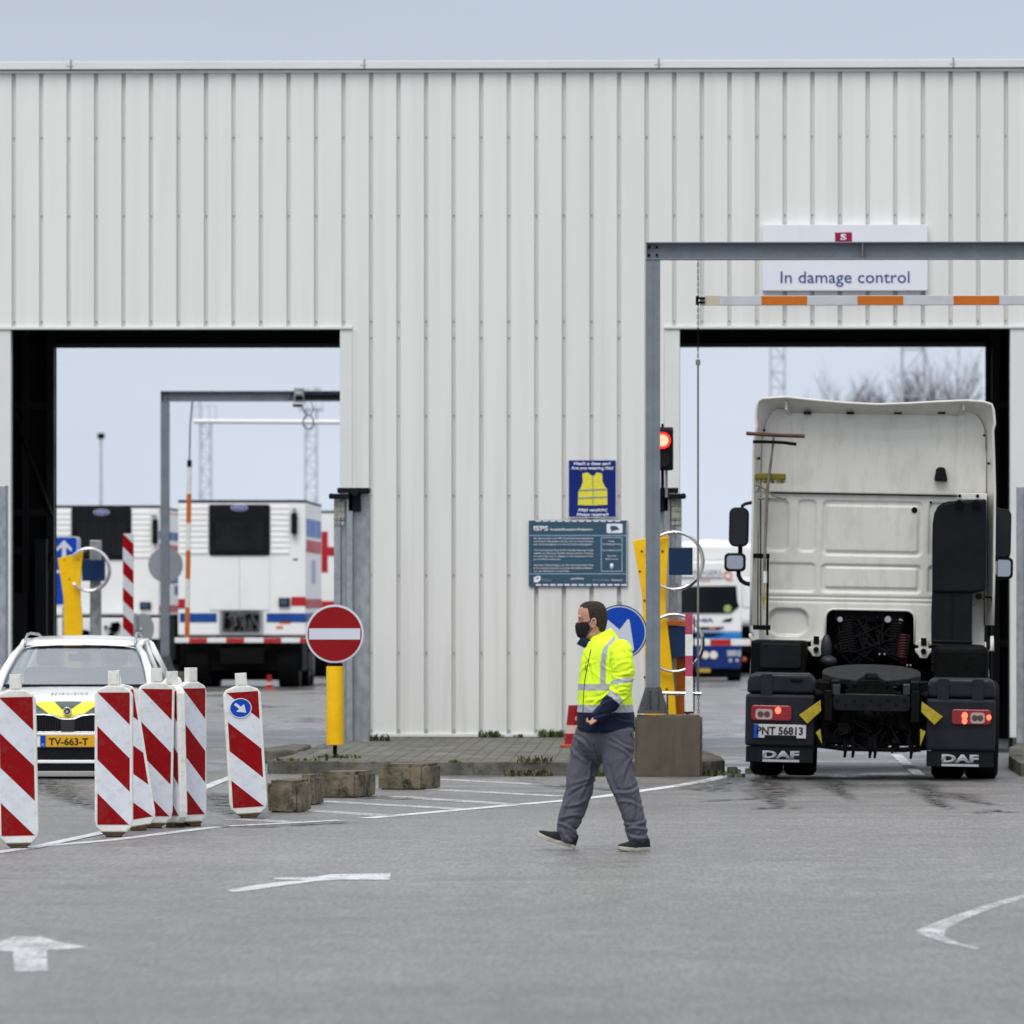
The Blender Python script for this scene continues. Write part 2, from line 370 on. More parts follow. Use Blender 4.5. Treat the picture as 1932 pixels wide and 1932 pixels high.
def gpoly(pts, m, z=.004, label='white arrow painted on the asphalt'):
    P = [gnd(*p) + Vector((0, 0, z)) for p in pts]; P2 = [(p.x, p.y) for p in P]
    n = len(P2); a = sum(P2[i][0] * P2[(i + 1) % n][1] - P2[(i + 1) % n][0] * P2[i][1] for i in range(n))
    if a < 0: P = P[::-1]
    g = MB(); g.add(P, [tuple(range(n))]); o = g.build('road_marking', m); tag(o, label, kind='structure')
strip([(-60, 1617), (0, 1608), (70, 1598), (207, 1586), (415, 1560), (526, 1554.5), (643, 1548)], .13, M_line, label='white edge line curving past the beacon boards')
strip([(60, 1601), (110, 1590), (178, 1575.5), (250, 1558), (384, 1488), (410, 1477), (440, 1466)], .11, M_line, z=.007, label='white line running in behind the beacon boards')
strip([(690, 1544.5), (984, 1518), (1060, 1511.5), (1132, 1504), (1207, 1493), (1295, 1480.5), (1345, 1471), (1372, 1464)], .16, M_line3, label='white edge line curving past the striped island')
for a, b_ in (((819, 1470.5), (1072, 1483)), ((760, 1487), (1060, 1503)), ((740, 1503), (977, 1519)), ((602, 1512), (868, 1527)), ((585, 1530), (735, 1540)), ((440, 1546), (560, 1552))):
    strip([a, b_], .26, M_hatch, label='worn white hatching bar in front of the island')
gpoly([(428, 1681), (470, 1673), (520, 1666), (580, 1661.5), (514, 1660), (520, 1657), (590, 1656), (625, 1650.5), (737, 1649), (735, 1661), (640, 1660.5), (600, 1663), (540, 1671), (480, 1680), (440, 1684)], M_line, label='white lane arrow pointing left on the asphalt')
gpoly([(0, 1776), (30, 1768), (75, 1768), (108, 1778), (168, 1789), (88, 1794), (90, 1833), (28, 1835), (24, 1797), (-20, 1793)], paint('faded_arrow_paint', .30), label='worn white lane arrow at the left edge')
strip([(1940, 1690), (1880, 1707), (1815, 1730), (1768, 1750), (1755, 1758), (1764, 1768), (1795, 1780), (1845, 1791)], [.08, .09, .11, .14, .16, .10, .06, .03], paint('faded_outline_paint', .36), label='worn white hooked arrow outline at the right edge')

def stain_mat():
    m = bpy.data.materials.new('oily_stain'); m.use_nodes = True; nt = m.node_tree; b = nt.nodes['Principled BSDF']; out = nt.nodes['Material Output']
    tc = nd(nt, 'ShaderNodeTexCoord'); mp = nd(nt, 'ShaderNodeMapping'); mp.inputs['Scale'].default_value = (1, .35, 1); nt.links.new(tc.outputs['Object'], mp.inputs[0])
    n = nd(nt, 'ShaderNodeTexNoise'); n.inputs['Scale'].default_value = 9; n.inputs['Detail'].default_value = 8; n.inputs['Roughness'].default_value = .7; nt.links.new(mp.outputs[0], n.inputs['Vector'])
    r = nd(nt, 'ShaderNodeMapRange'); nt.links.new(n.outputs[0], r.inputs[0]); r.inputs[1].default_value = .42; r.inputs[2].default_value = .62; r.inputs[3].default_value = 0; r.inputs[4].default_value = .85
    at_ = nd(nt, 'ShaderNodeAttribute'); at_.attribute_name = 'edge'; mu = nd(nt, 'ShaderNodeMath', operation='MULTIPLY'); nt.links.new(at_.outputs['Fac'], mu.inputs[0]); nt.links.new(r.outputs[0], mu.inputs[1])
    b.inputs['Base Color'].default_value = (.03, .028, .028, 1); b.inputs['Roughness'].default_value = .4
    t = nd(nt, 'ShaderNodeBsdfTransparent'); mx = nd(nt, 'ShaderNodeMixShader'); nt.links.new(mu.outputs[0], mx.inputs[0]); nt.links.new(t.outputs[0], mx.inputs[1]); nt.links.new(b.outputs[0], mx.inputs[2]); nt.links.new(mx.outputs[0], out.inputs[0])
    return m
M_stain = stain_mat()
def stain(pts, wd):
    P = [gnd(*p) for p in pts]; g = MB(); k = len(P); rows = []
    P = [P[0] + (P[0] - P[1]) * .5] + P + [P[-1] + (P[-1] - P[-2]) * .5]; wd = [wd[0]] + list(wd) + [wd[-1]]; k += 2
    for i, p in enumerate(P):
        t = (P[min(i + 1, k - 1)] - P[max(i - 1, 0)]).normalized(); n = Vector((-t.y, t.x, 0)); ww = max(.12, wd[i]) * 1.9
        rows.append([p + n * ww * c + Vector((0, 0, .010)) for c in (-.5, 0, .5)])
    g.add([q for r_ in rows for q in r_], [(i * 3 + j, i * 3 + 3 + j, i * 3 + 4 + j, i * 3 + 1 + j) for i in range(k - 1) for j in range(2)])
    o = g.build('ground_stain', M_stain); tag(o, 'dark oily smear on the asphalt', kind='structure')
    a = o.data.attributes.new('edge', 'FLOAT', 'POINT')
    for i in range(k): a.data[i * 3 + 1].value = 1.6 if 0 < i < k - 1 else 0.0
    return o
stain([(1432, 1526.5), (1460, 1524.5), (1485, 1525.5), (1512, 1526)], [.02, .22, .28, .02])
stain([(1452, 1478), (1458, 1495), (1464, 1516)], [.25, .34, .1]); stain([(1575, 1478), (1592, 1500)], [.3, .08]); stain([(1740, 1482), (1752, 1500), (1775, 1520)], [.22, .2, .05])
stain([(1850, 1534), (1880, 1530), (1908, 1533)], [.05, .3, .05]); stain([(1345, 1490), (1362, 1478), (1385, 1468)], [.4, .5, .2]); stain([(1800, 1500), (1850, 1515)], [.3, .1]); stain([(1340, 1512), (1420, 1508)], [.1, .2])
stain([(1010, 1478), (1090, 1488), (1180, 1492)], [.1, .4, .1]); stain([(590, 1500), (680, 1504), (760, 1508)], [.3, .5, .2]); stain([(400, 1500), (440, 1520), (470, 1540)], [.3, .5, .2]); stain([(90, 1480), (170, 1520)], [.4, .2])
stain([(420, 1560), (480, 1561), (640, 1553)], [.2, .3, .1])
strip([(1875, 1706), (1940, 1709)], .03, M_line2, z=.007, label='thin white stroke beside the worn arrow outline')
strip([(1640, 1441), (1790, 1437)], .14, M_line, label='white line crossing under the truck')
strip([(1690, 1424), (1735, 1464)], .12, M_line, z=.007, label='slanted white line under the truck')

# ---- pavement islands
def pavers():
    m, nt, b = _new('concrete_pavers')
    tc = nd(nt, 'ShaderNodeTexCoord'); br = nd(nt, 'ShaderNodeTexBrick'); nt.links.new(tc.outputs['Object'], br.inputs['Vector'])
    br.inputs['Scale'].default_value = 1; br.inputs['Brick Width'].default_value = .30; br.inputs['Row Height'].default_value = .30
    br.inputs['Mortar Size'].default_value = .012; br.inputs['Mortar Smooth'].default_value = .2
    br.inputs['Color1'].default_value = (.17, .165, .15, 1); br.inputs['Color2'].default_value = (.105, .102, .09, 1); br.inputs['Mortar'].default_value = (.03, .033, .02, 1)
    finish(nt, b, br.outputs['Color'], None, .8, 0, .25, 2.2, .4, 40, dirt=.55, dirtcol=(.05, .052, .03))
    return m
M_pav = pavers()
def island(name, poly, label):
    g = MB(); g.prism_z(poly, -.02, .13, 0)
    # kerb stones: frame a bit proud
    o = g.build(name, M_pav); tag(o, label, kind='structure')
    k = MB(); n = len(poly)
    for i in range(n):
        a = Vector((*poly[i], 0)); b_ = Vector((*poly[(i + 1) % n], 0)); L = (b_ - a).length
        if L < .05 or (a.y > YW - .1 and b_.y > YW - .1): continue
        t = (b_ - a) / L; ang = atan2(t.y, t.x); cnt = max(1, int(L / .98))
        for j in range(cnt):
            s0 = L * j / cnt + .006; s1 = L * (j + 1) / cnt - .006
            mt = Matrix.Translation(a) @ Matrix.Rotation(ang, 4, 'Z')
            dz = random.uniform(-.006, .006); k.box(s0, s1, -.01, .14, -.03, .137 + dz, 0, mt)
    ko = k.build('kerb', M_kerb, None, bevel=.012); tag(ko, 'mossy concrete kerb stones round ' + label.split(' in ')[0].split(' beside ')[0], kind='structure')
random.seed(5)
isl = [(-4.16, 62.3), (-3.3, 61.9), (-2.0, 61.75), (-.6, 61.62), (.0, 61.6), (.42, 61.9), (.58, 62.6), (.56, 64), (.34, 67), (.16, 70), (.14, YW - .02), (-3.98, YW - .02), (-4.0, 69.5), (-4.05, 65)]
island('pavement', isl, 'paved island between the two doorways')
isr = [(3.62, 61.6), (9.5, 61.6), (9.5, YW - .02), (4.2, YW - .02), (4.18, 71), (3.9, 68.5), (3.66, 64.5)]
island('pavement', isr, 'paved strip beside the right doorway')
# broken kerb lump at the rear left of the island, rubble at the right corner
g = MB(); p = at(600, 1395, 66)
g.prism_z([(-4.62, 66.4), (-4.1, 66.2), (-4.1, 68.8), (-4.35, 69.0)], -.02, .15)
o = g.build('kerb', M_kerb, bevel=.03); tag(o, 'angled kerb stones at the left side of the island', kind='structure')
g = MB(); random.seed(8)
for i in range(26):
    x = .62 + random.random() * .5; y = 60.2 + random.random() * 3.2; r = random.uniform(.02, .07)
    mt = Matrix.Translation((x, y, r * .3)) @ Matrix.Rotation(random.random() * 3, 4, 'Z')
    g.prism_z([(r * cos(k) * random.uniform(.7, 1.2), r * sin(k) * random.uniform(.7, 1.2)) for k in (0, 1.1, 2.3, 3.4, 4.6, 5.5)], -r * .4, r * .5, 0, mt)
o = g.build('kerb_rubble', M_kerb); tag(o, 'crumbled kerb rubble beside the concrete block', kind='stuff')

# ---- hall
hall = empty('inspection_hall', (0, YW, 0)); tag(hall, 'white ribbed steel inspection hall with two open drive-through doorways', 'building')
def HX(px): return at(px, 1133, YW).x
def HZ(py, px=1000): return at(px, py, YW).z
xl0, xl1, xr0, xr1 = HX(21), HX(641), HX(1283), HX(1905)
zlint = HZ(620); ztop = 8.36; zbase = .16
grooves = [HX(26) + i * (HX(1898) - HX(26)) / 36 for i in range(-20, 70)]
def clad_mat():
    m, nt, b = _new('white_ribbed_cladding')
    tc = nd(nt, 'ShaderNodeTexCoord'); sx = nd(nt, 'ShaderNodeSeparateXYZ'); nt.links.new(tc.outputs['Object'], sx.inputs[0])
    # panels of slightly different white: constant per rib pitch
    a = nd(nt, 'ShaderNodeMath', operation='MULTIPLY_ADD'); nt.links.new(sx.outputs['X'], a.inputs[0]); a.inputs[1].default_value = 1 / .3364; a.inputs[2].default_value = 100.3
    f = nd(nt, 'ShaderNodeMath', operation='FLOOR'); nt.links.new(a.outputs[0], f.inputs[0])
    wn = nd(nt, 'ShaderNodeTexWhiteNoise', noise_dimensions='1D'); nt.links.new(f.outputs[0], wn.inputs['W'])
    r = nd(nt, 'ShaderNodeMapRange'); nt.links.new(wn.outputs['Value'], r.inputs[0]); r.inputs[3].default_value = .965; r.inputs[4].default_value = 1.02
    s = nd(nt, 'ShaderNodeVectorMath', operation='SCALE'); s.inputs[0].default_value = (.735, .735, .715); nt.links.new(r.outputs[0], s.inputs['Scale'])
    # grime drips, growing denser low on the wall
    mp = nd(nt, 'ShaderNodeMapping'); mp.inputs['Scale'].default_value = (7, 7, .35); nt.links.new(tc.outputs['Object'], mp.inputs[0])
    n = nd(nt, 'ShaderNodeTexNoise'); n.inputs['Scale'].default_value = 1; n.inputs['Detail'].default_value = 7; nt.links.new(mp.outputs[0], n.inputs['Vector'])
    r2 = nd(nt, 'ShaderNodeMapRange'); nt.links.new(n.outputs[0], r2.inputs[0]); r2.inputs[1].default_value = .48; r2.inputs[2].default_value = .75; r2.inputs[4].default_value = .36
    r3 = nd(nt, 'ShaderNodeMapRange'); nt.links.new(sx.outputs['Z'], r3.inputs[0]); r3.inputs[1].default_value = 6; r3.inputs[2].default_value = .1; r3.inputs[3].default_value = .35; r3.inputs[4].default_value = 1.0
    mm = nd(nt, 'ShaderNodeMath', operation='MULTIPLY'); nt.links.new(r2.outputs[0], mm.inputs[0]); nt.links.new(r3.outputs[0], mm.inputs[1])
    mx = nd(nt, 'ShaderNodeMix', data_type='RGBA'); nt.links.new(mm.outputs[0], mx.inputs[0]); nt.links.new(s.outputs[0], mx.inputs[6]); mx.inputs[7].default_value = (.42, .42, .38, 1)
    nt.links.new(mx.outputs[2], b.inputs['Base Color']); b.inputs['Roughness'].default_value = .42
    # micro lining of the sheet
    wv = nd(nt, 'ShaderNodeMath', operation='MULTIPLY'); nt.links.new(sx.outputs['X'], wv.inputs[0]); wv.inputs[1].default_value = 2 * pi / .042
    sn = nd(nt, 'ShaderNodeMath', operation='SINE'); nt.links.new(wv.outputs[0], sn.inputs[0])
    pw = nd(nt, 'ShaderNodeMath', operation='POWER'); ab = nd(nt, 'ShaderNodeMath', operation='ABSOLUTE'); nt.links.new(sn.outputs[0], ab.inputs[0]); nt.links.new(ab.outputs[0], pw.inputs[0]); pw.inputs[1].default_value = 6
    bp = nd(nt, 'ShaderNodeBump'); bp.inputs['Strength'].default_value = .25; bp.inputs['Distance'].default_value = .002; nt.links.new(pw.outputs[0], bp.inputs['Height'])
    nt.links.new(bp.outputs[0], b.inputs['Normal'])
    return m
M_clad = clad_mat(); M_screw = mat('screw_grey', (.30, .30, .28), .5)
g = MB()
def clad(xa, xb, z0, z1):
    pts = [(xa, 0)]
    for c in grooves:
        if xa + .04 < c < xb - .04: pts += [(c - .027, 0), (c - .022, .062), (c + .022, .062), (c + .027, 0)]
    pts.append((xb, 0)); n = len(pts)
    vs = [(x, y, z0) for x, y in pts] + [(x, y, z1) for x, y in pts]
    g.add(vs, [(i, i + 1, n + i + 1, n + i) for i in range(n - 1)])
    for c in grooves:
        if xa + .04 < c < xb - .04:
            for zz in (HZ(258), HZ(406), HZ(606), HZ(637), HZ(784), HZ(935), HZ(1085), HZ(1232), HZ(1378)):
                if z0 + .02 < zz < z1 - .02: g.cyl((c, .061, zz), (c, .048, zz), .010, 8, 1)
XL, XR = -15.0, 10.0
clad(XL, HX(665), zlint + .03, ztop - .1)
clad(HX(665), HX(1253), zbase, ztop - .1)
clad(HX(1253), XR, zlint + .03, ztop - .1)
clad(XL, HX(-30), zbase, zlint + .03); clad(HX(1960), XR, zbase, zlint + .03)
g.build('cladding', [M_clad, M_screw], hall)
g = MB(); jn = [HX(q) for q in (-420, 135, 688, 1243, 1798, 2353)]
# coping in lengths, with overlaps at the joints
for a, b_ in zip([XL] + jn, jn + [XR]):
    g.box(a + .003, b_ - .003, -.09, .3, ztop - .073, ztop + .022)
g.box(XL, XR, -.04, .02, ztop - .115, ztop - .083)
g.build('roof_coping', M_trim, hall, bevel=.006)
g = MB()
for q in jn:
    g.box(q - .008, q + .008, -.1, .29, ztop - .06, ztop + .045); g.box(q - .05, q + .03, -.095, -.088, ztop - .035, ztop - .028)
g.build('coping_joint', M_screw, hall)
for xa, xb in ((XL, HX(665)), (HX(1253), XR)):
    g = MB(); g.box(xa, xb, -.035, .12, zlint - .005, zlint + .028); g.build('lintel_flashing', M_trim, hall, bevel=.005)
for xa, xb, lo in ((HX(-31), HX(20.5), .13), (HX(641.5), HX(665), .13), (HX(1253.3), HX(1282.5), .13), (HX(1906), HX(1961), .13)):
    g = MB(); g.box(xa, xb, -.012, .16, lo, zlint - .006); g.build('jamb_trim', M_trim, hall, bevel=.006)
g = MB(); g.box(HX(665.5), HX(1252.8), -.03, .02, .135, .175); g.box(HX(665.5), HX(672), -.008, .03, .2, zlint - .01); g.build('base_sill', M_trim, hall, bevel=.004)
# inside of the hall
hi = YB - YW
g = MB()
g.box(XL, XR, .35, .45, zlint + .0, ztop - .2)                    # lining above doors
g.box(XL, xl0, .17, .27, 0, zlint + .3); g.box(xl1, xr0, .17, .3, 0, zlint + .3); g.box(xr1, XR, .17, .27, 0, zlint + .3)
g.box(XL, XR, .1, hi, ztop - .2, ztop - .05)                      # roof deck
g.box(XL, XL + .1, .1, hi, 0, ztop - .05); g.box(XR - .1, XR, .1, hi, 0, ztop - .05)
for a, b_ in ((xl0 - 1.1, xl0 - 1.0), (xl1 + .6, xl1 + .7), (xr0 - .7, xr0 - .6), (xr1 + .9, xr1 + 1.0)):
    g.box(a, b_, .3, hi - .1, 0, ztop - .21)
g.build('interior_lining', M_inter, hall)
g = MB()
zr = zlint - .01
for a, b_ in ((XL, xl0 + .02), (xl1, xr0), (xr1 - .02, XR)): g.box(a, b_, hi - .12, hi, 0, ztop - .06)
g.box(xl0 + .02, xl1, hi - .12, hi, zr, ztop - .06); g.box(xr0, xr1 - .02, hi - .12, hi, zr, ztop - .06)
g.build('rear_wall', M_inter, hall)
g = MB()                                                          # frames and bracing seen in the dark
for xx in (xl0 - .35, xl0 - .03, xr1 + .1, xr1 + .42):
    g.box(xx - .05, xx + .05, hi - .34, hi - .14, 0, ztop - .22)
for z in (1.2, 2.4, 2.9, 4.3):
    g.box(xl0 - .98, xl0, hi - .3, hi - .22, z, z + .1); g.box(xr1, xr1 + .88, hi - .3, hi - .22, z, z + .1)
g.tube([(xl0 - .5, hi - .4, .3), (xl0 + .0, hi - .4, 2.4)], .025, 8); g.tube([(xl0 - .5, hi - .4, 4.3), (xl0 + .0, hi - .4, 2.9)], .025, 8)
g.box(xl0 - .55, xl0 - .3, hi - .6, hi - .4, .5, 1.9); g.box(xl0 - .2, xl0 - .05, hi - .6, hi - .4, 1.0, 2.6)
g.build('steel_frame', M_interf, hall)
g = MB(); 
g.box(xl0 + .0, xl0 + .02, hi - .125, hi + .02, 0, zr); g.box(xr1 - .02, xr1, hi - .125, hi + .02, 0, zr)
g.box(xl0 + .03, xl1, hi - .16, hi - .125, zr - .0, zr + .05); g.box(xr0, xr1 - .03, hi - .16, hi - .125, zr, zr + .05)
g.build('rear_door_edge', mat('dull_edge_steel', (.10, .10, .10), .5), hall)
# hall floor slab
g = MB(); g.box(xl0 - 1, xl1 + .1, YW + .1, YB, -.02, .005); g.box(xr0 - .1, xr1 + 1, YW + .1, YB, -.02, .005)
o = g.build('floor', mat('hall_floor_concrete', (.15, .15, .15), .35, var=.2, vscale=1.5, dirt=.5, dirtcol=(.07, .07, .07))); tag(o, 'damp concrete drive-through floor in the hall', kind='structure')

# ---- galvanised door guide posts
def guide_post(px0, px1, ytop, Y, label, cap=True, mirror=1, group='galvanised guide posts at the doorways', zb=.12):
    a = at(px0, ytop, Y); b_ = at(px1, ytop, Y); wd = b_.x - a.x; h = a.z - zb; xc = (a.x + b_.x) / 2
    r = empty('guide_post', (xc, Y, zb)); tag(r, label, 'post', group)
    s = mirror
    g = MB()
    hw = wd / 2
    X = lambda v: v * s
    def bx(x0, x1, y0, y1, z0, z1, mi=0):
        x0, x1 = sorted((X(x0), X(x1))); g.box(x0, x1, y0, y1, z0, z1, mi)
    bx(-hw * .22, hw, .10, .35, 0, h)                     # rear broad face
    g.build('post_body', M_galv, r, bevel=.01)
    g = MB(); bx(-hw, -hw * .62, 0, .06, 0, h - .02); bx(-hw * .62, -hw * .3, .05, .1, 0, h - .02); bx(-hw * .3, hw * .06, 0, .07, 0, h - .02)
    g.build('guide_rail', M_galv, r, bevel=.006)
    if cap:
        g = MB(); bx(-hw * .8, hw * 1.0, -.06, .38, h, h + .06); bx(-hw * 1.25, -hw * .1, -.1, .02, h - .07, h - .01); bx(-hw * .2, hw * .5, .0, .098, h - .22, h)
        g.cyl((X(-hw * 1.1), -.12, h - .04), (X(-hw * 1.1), .0, h - .04), .035, 12); g.cyl((X(hw * .2), -.12, h - .0), (X(hw * .2), .0, h - .0), .045, 12)
        g.build('cap', M_black, r, bevel=.006)
        g = MB()
        for dz in (.14, .20, .30, .36):
            for k in (-.92, -.72, -.5):
                bx(hw * k - .018, hw * k + .018, -.02, 0, h - dz - .02, h - dz + .02)
        bx(-hw * .95, -hw * .4, -.012, -.002, h - .29, h - .10)
        g.build('hinge_fitting', mat('old_zinc', (.35, .34, .3), .5, metal=.4, var=.3, vscale=20), r, bevel=.003)
    return r
guide_post(630, 697, 930, 71.0, 'galvanised guide post with black cap behind the no-entry sign')
guide_post(1224, 1286, 930, 71.0, 'galvanised guide post with black cap under the red traffic light', mirror=-1)
guide_post(1918, 1990, 915, 70.6, 'galvanised guide post without cap at the right edge of the photo', cap=False)
guide_post(-60, 9.5, 915, 70.6, 'galvanised guide post without cap at the left edge of the photo', cap=False, zb=0)
p = at(668, 1277, 70.9)
# ================================================================== SIGNS ON THE WALL
def wall_sign(name, px0, py0, px1, py1, m, proud, label, cat='sign', bev=.004, group=None):
    a = at(px0, py0, YW - proud); b_ = at(px1, py1, YW - proud)
    r = empty(name, ((a.x + b_.x) / 2, YW - proud, (a.z + b_.z) / 2)); tag(r, label, cat, group)
    hw = (b_.x - a.x) / 2; hh = (a.z - b_.z) / 2
    g = MB(); g.prism_y(rrect(-hw, hw, -hh, hh, .015, 3), 0, proud - .003); g.build('panel', m, r, bevel=bev)
    k = 1 / (1 * (at(px0 + 1, py0, YW - proud).x - a.x)) # px per metre
    def L(px, py): return ((at(px, py, YW - proud).x - r.location.x), at(px, py, YW - proud).z - r.location.z)
    return r, L, hw, hh
# In damage control
r, L, hw, hh = wall_sign('door_sign', 1438.5, 424, 1750, 548, mat('white_sign_panel', (.72, .74, .80), .35, var=.02), .10, 'large white sign reading In damage control over the right doorway')
g = MB(); g.box(-hw + .15, -hw + .21, .102, .13, -hh, hh); g.box(hw - .21, hw - .15, .102, .13, -hh, hh)
g.build('bracket', M_galv, r)
x0, z0 = L(1473, 534); x1, _ = L(1716, 534); 
text('lettering', 'In damage control', M_txtn, r, ((x0 + x1) / 2, -.004, L(1594, 533.5)[1]), .205, bold=0.0, width=x1 - x0, depth=.004)
fx0, fz0 = L(1575.5, 438); fx1, fz1 = L(1607.5, 457)
g = MB(); g.prism_y([(fx0, fz1 + .006), (fx0 + .03, fz1), (fx1 - .03, fz1 + .006), (fx1, fz1), (fx1, fz0 - .006), (fx1 - .03, fz0), (fx0 + .03, fz0 - .006), (fx0, fz0)], -.004, 0)
g.build('emblem', mat('crimson_print', (.30, .006, .05), .4), r)
text('emblem_letter', 'S', M_txtw, r, ((fx0 + fx1) / 2, -.007, fz1 + .026), .10, bold=.035, width=.075, depth=.003)
# safety vest sign
r, L, hw, hh = wall_sign('safety_sign', 1072, 868.5, 1163, 976.5, M_signblue, .022, 'dark blue safety sign with a yellow vest picture, above the slate sign')
g = MB()
for sx_ in (-1, 1):
    g.box(sx_ * (hw - .003) - .003, sx_ * (hw - .003) + .003, -.003, -.0005, -hh, hh)
g.box(-hw, hw, -.003, -.0005, -hh, -hh + .006); g.build('edge', M_txtw, r)
for s_, y_, w_, sz in (('Heeft u deze aan?', 877.5, 69, .052), ('Are you wearing this?', 886, 80, .052), ('Altijd verplicht!', 965, 55, .052), ('Always required!', 973.5, 61, .052)):
    text('lettering', s_, M_txtw, r, (0, -.003, L(1117, y_)[1]), sz, bold=.03, width=w_ / 154.6, depth=.003)
M_vest = mat('yellow_vest_print', (.72, .66, .06), .5, var=.08, vscale=20)
def P(c): return [L(1030 / 1.06 + x / (4.83 * 1.06), 880 / 1.06 + y / (4.83 * 1.06)) for x, y in c]
g = MB(); g.prism_y(P([(650, 325), (700, 312), (740, 345), (765, 345), (790, 312), (842, 325), (845, 400), (870, 455), (890, 470), (892, 625), (750, 632), (607, 628), (612, 500), (640, 450), (655, 400)]), -.003, 0)
g.build('vest_picture', M_vest, r)
M_band = mat('grey_band_print', (.25, .28, .25), .5)
g = MB()
for yy in (478, 552): g.prism_y(P([(612, yy + 4), (750, yy - 4), (892, yy - 8), (892, yy + 6), (750, yy + 12), (612, yy + 18)]), -.005, -.003)
g.prism_y(P([(748, 345), (756, 345), (756, 628), (748, 628)]), -.0062, -.005)
g.build('vest_band', M_band, r)
# ISPS sign
r, L, hw, hh = wall_sign('information_sign', 997.5, 982, 1184, 1106.5, M_teal, .03, 'slate blue information sign headed ISPS on the wall')
def Q(x, y): return L((1040 + x / 8.4) / 1.06, (1020 + y / 8.4) / 1.06)
def q_box(g, x0, y0, x1, y1, d=.0035, b0=0, mi=0):
    a = Q(x0, y0); b_ = Q(x1, y1); g.box(a[0], b_[0], -d - b0, -b0, b_[1], a[1], mi)
M_ltb = mat('pale_blue_print', (.34, .46, .58), .5, var=.02)
g = MB()
q_box(g, 160, 422, 1800, 434); q_box(g, 160, 1066, 1800, 1078)
for a in ((1360, 455, 1720, 468), (1360, 1022, 1720, 1035), (1360, 468, 1372, 1022), (1708, 468, 1720, 1022)): q_box(g, *a)
g.build('ruled_line', M_ltb, r)
g = MB(); 
for i in range(13): q_box(g, 265 + i * 120, 1245, 355 + i * 120, 1272)
for i in range(12): q_box(g, 265 + i * 121, 165, 350 + i * 121, 196)
q_box(g, 160, 163, 1800, 172, .0035)
q_box(g, 1788, 200, 1796, 1240)
g.build('border_mark', M_txtw, r)
g = MB(); g.prism_y([Q(*c) for c in ((1455, 240), (1470, 230), (1705, 230), (1722, 245), (1722, 372), (1705, 388), (1470, 388), (1455, 372))], -.0035, 0)
g.build('camera_plate', M_txtw, r)
g = MB(); g.prism_y([Q(*c) for c in ((1525, 262), (1630, 272), (1640, 300), (1665, 305), (1660, 335), (1618, 330), (1610, 345), (1560, 340), (1555, 365), (1532, 365), (1535, 335), (1512, 310))], -.0062, -.0035)
g.build('camera_symbol', M_teal, r)
s = 1 / (8.4 * 1.06 * 154.6) # metres per crop px
text('lettering', 'ISPS', M_txtw, r, (Q(230, 0)[0], -.003, Q(0, 350)[1]), .082, bold=.03, align='LEFT', width=245 * s, depth=.003)
text('lettering', 'locatie/location/lokation', M_txtw, r, (Q(510, 0)[0], -.003, Q(0, 348)[1]), .045, bold=.02, align='LEFT', width=715 * s, depth=.003)
para = [(490, 'Op deze locatie is de ISPS Code/Havenbeveiligingswet', 1000), (540, 'van kracht. Bezoekers dienen zich te onderwerpen', 1000), (590, 'aan de maatregelen van het havenbeveiligingsplan.', 990),
        (690, 'The International Ship & Port Facility Security Code', 1000), (740, 'applies to this port facility. Every person wanting', 1000), (790, 'to enter this site is subject to the measures of the', 1000), (840, 'port facility security plan.', 460),
        (940, 'Auf den Hafenanlagen ist der internationale Ship', 1000), (990, '& Port Facility Security Code fuer die Gefahrenabwehr', 995), (1040, 'von den Besuchern zu beachten.', 600)]
for y_, s_, w_ in para: text('lettering', s_, M_txtw, r, (Q(230, 0)[0], -.003, Q(0, y_)[1]), .030, bold=.008, align='LEFT', width=w_ * s, depth=.002)
for y_, s_, w_ in ((535, 'Veilig-', 110), (585, 'beveiligingsniveau', 300), (688, 'Securitylevel port', 310), (785, 'Security', 150), (835, 'Gefahrenstufe', 215)):
    text('lettering', s_, M_txtw, r, (Q(1540, 0)[0], -.003, Q(0, y_)[1]), .026, bold=.008, width=w_ * s, depth=.002)
text('lettering', '1', M_txtw, r, (Q(1540, 0)[0], -.003, Q(0, 990)[1]), .09, bold=.03, width=50 * s, depth=.003)
g = MB(); g.prism_y([Q(*c) for c in ((232, 1130), (290, 1108), (345, 1108), (345, 1180), (290, 1218), (232, 1210))], -.0035, 0); g.build('logo', M_txtw, r)
g = MB(); g.prism_y([Q(*c) for c in ((262, 1140), (315, 1138), (290, 1165))], -.006, -.0035); g.build('logo_cut', M_teal, r)
for x_, s_, w_, h_ in ((370, 'Port of', 110, .02), (370, 'Rotterdam', 165, .02)):
    text('lettering', s_, M_ltb, r, (Q(x_, 0)[0], -.003, Q(0, 1165 if 'Port' in s_ else 1195)[1]), h_, bold=.01, align='LEFT', width=w_ * s, depth=.002)
text('lettering', 'politie', M_txtw, r, (Q(860, 0)[0], -.003, Q(0, 1168)[1]), .034, bold=.02, align='LEFT', width=215 * s, depth=.002)
text('lettering', 'Koninklijke', M_ltb, r, (Q(1225, 0)[0], -.003, Q(0, 1190)[1]), .026, bold=.005, align='LEFT', width=285 * s, depth=.002)
text('lettering', 'Douane', M_txtw, r, (Q(1540, 0)[0], -.003, Q(0, 1190)[1]), .028, bold=.02, align='LEFT', width=180 * s, depth=.002)

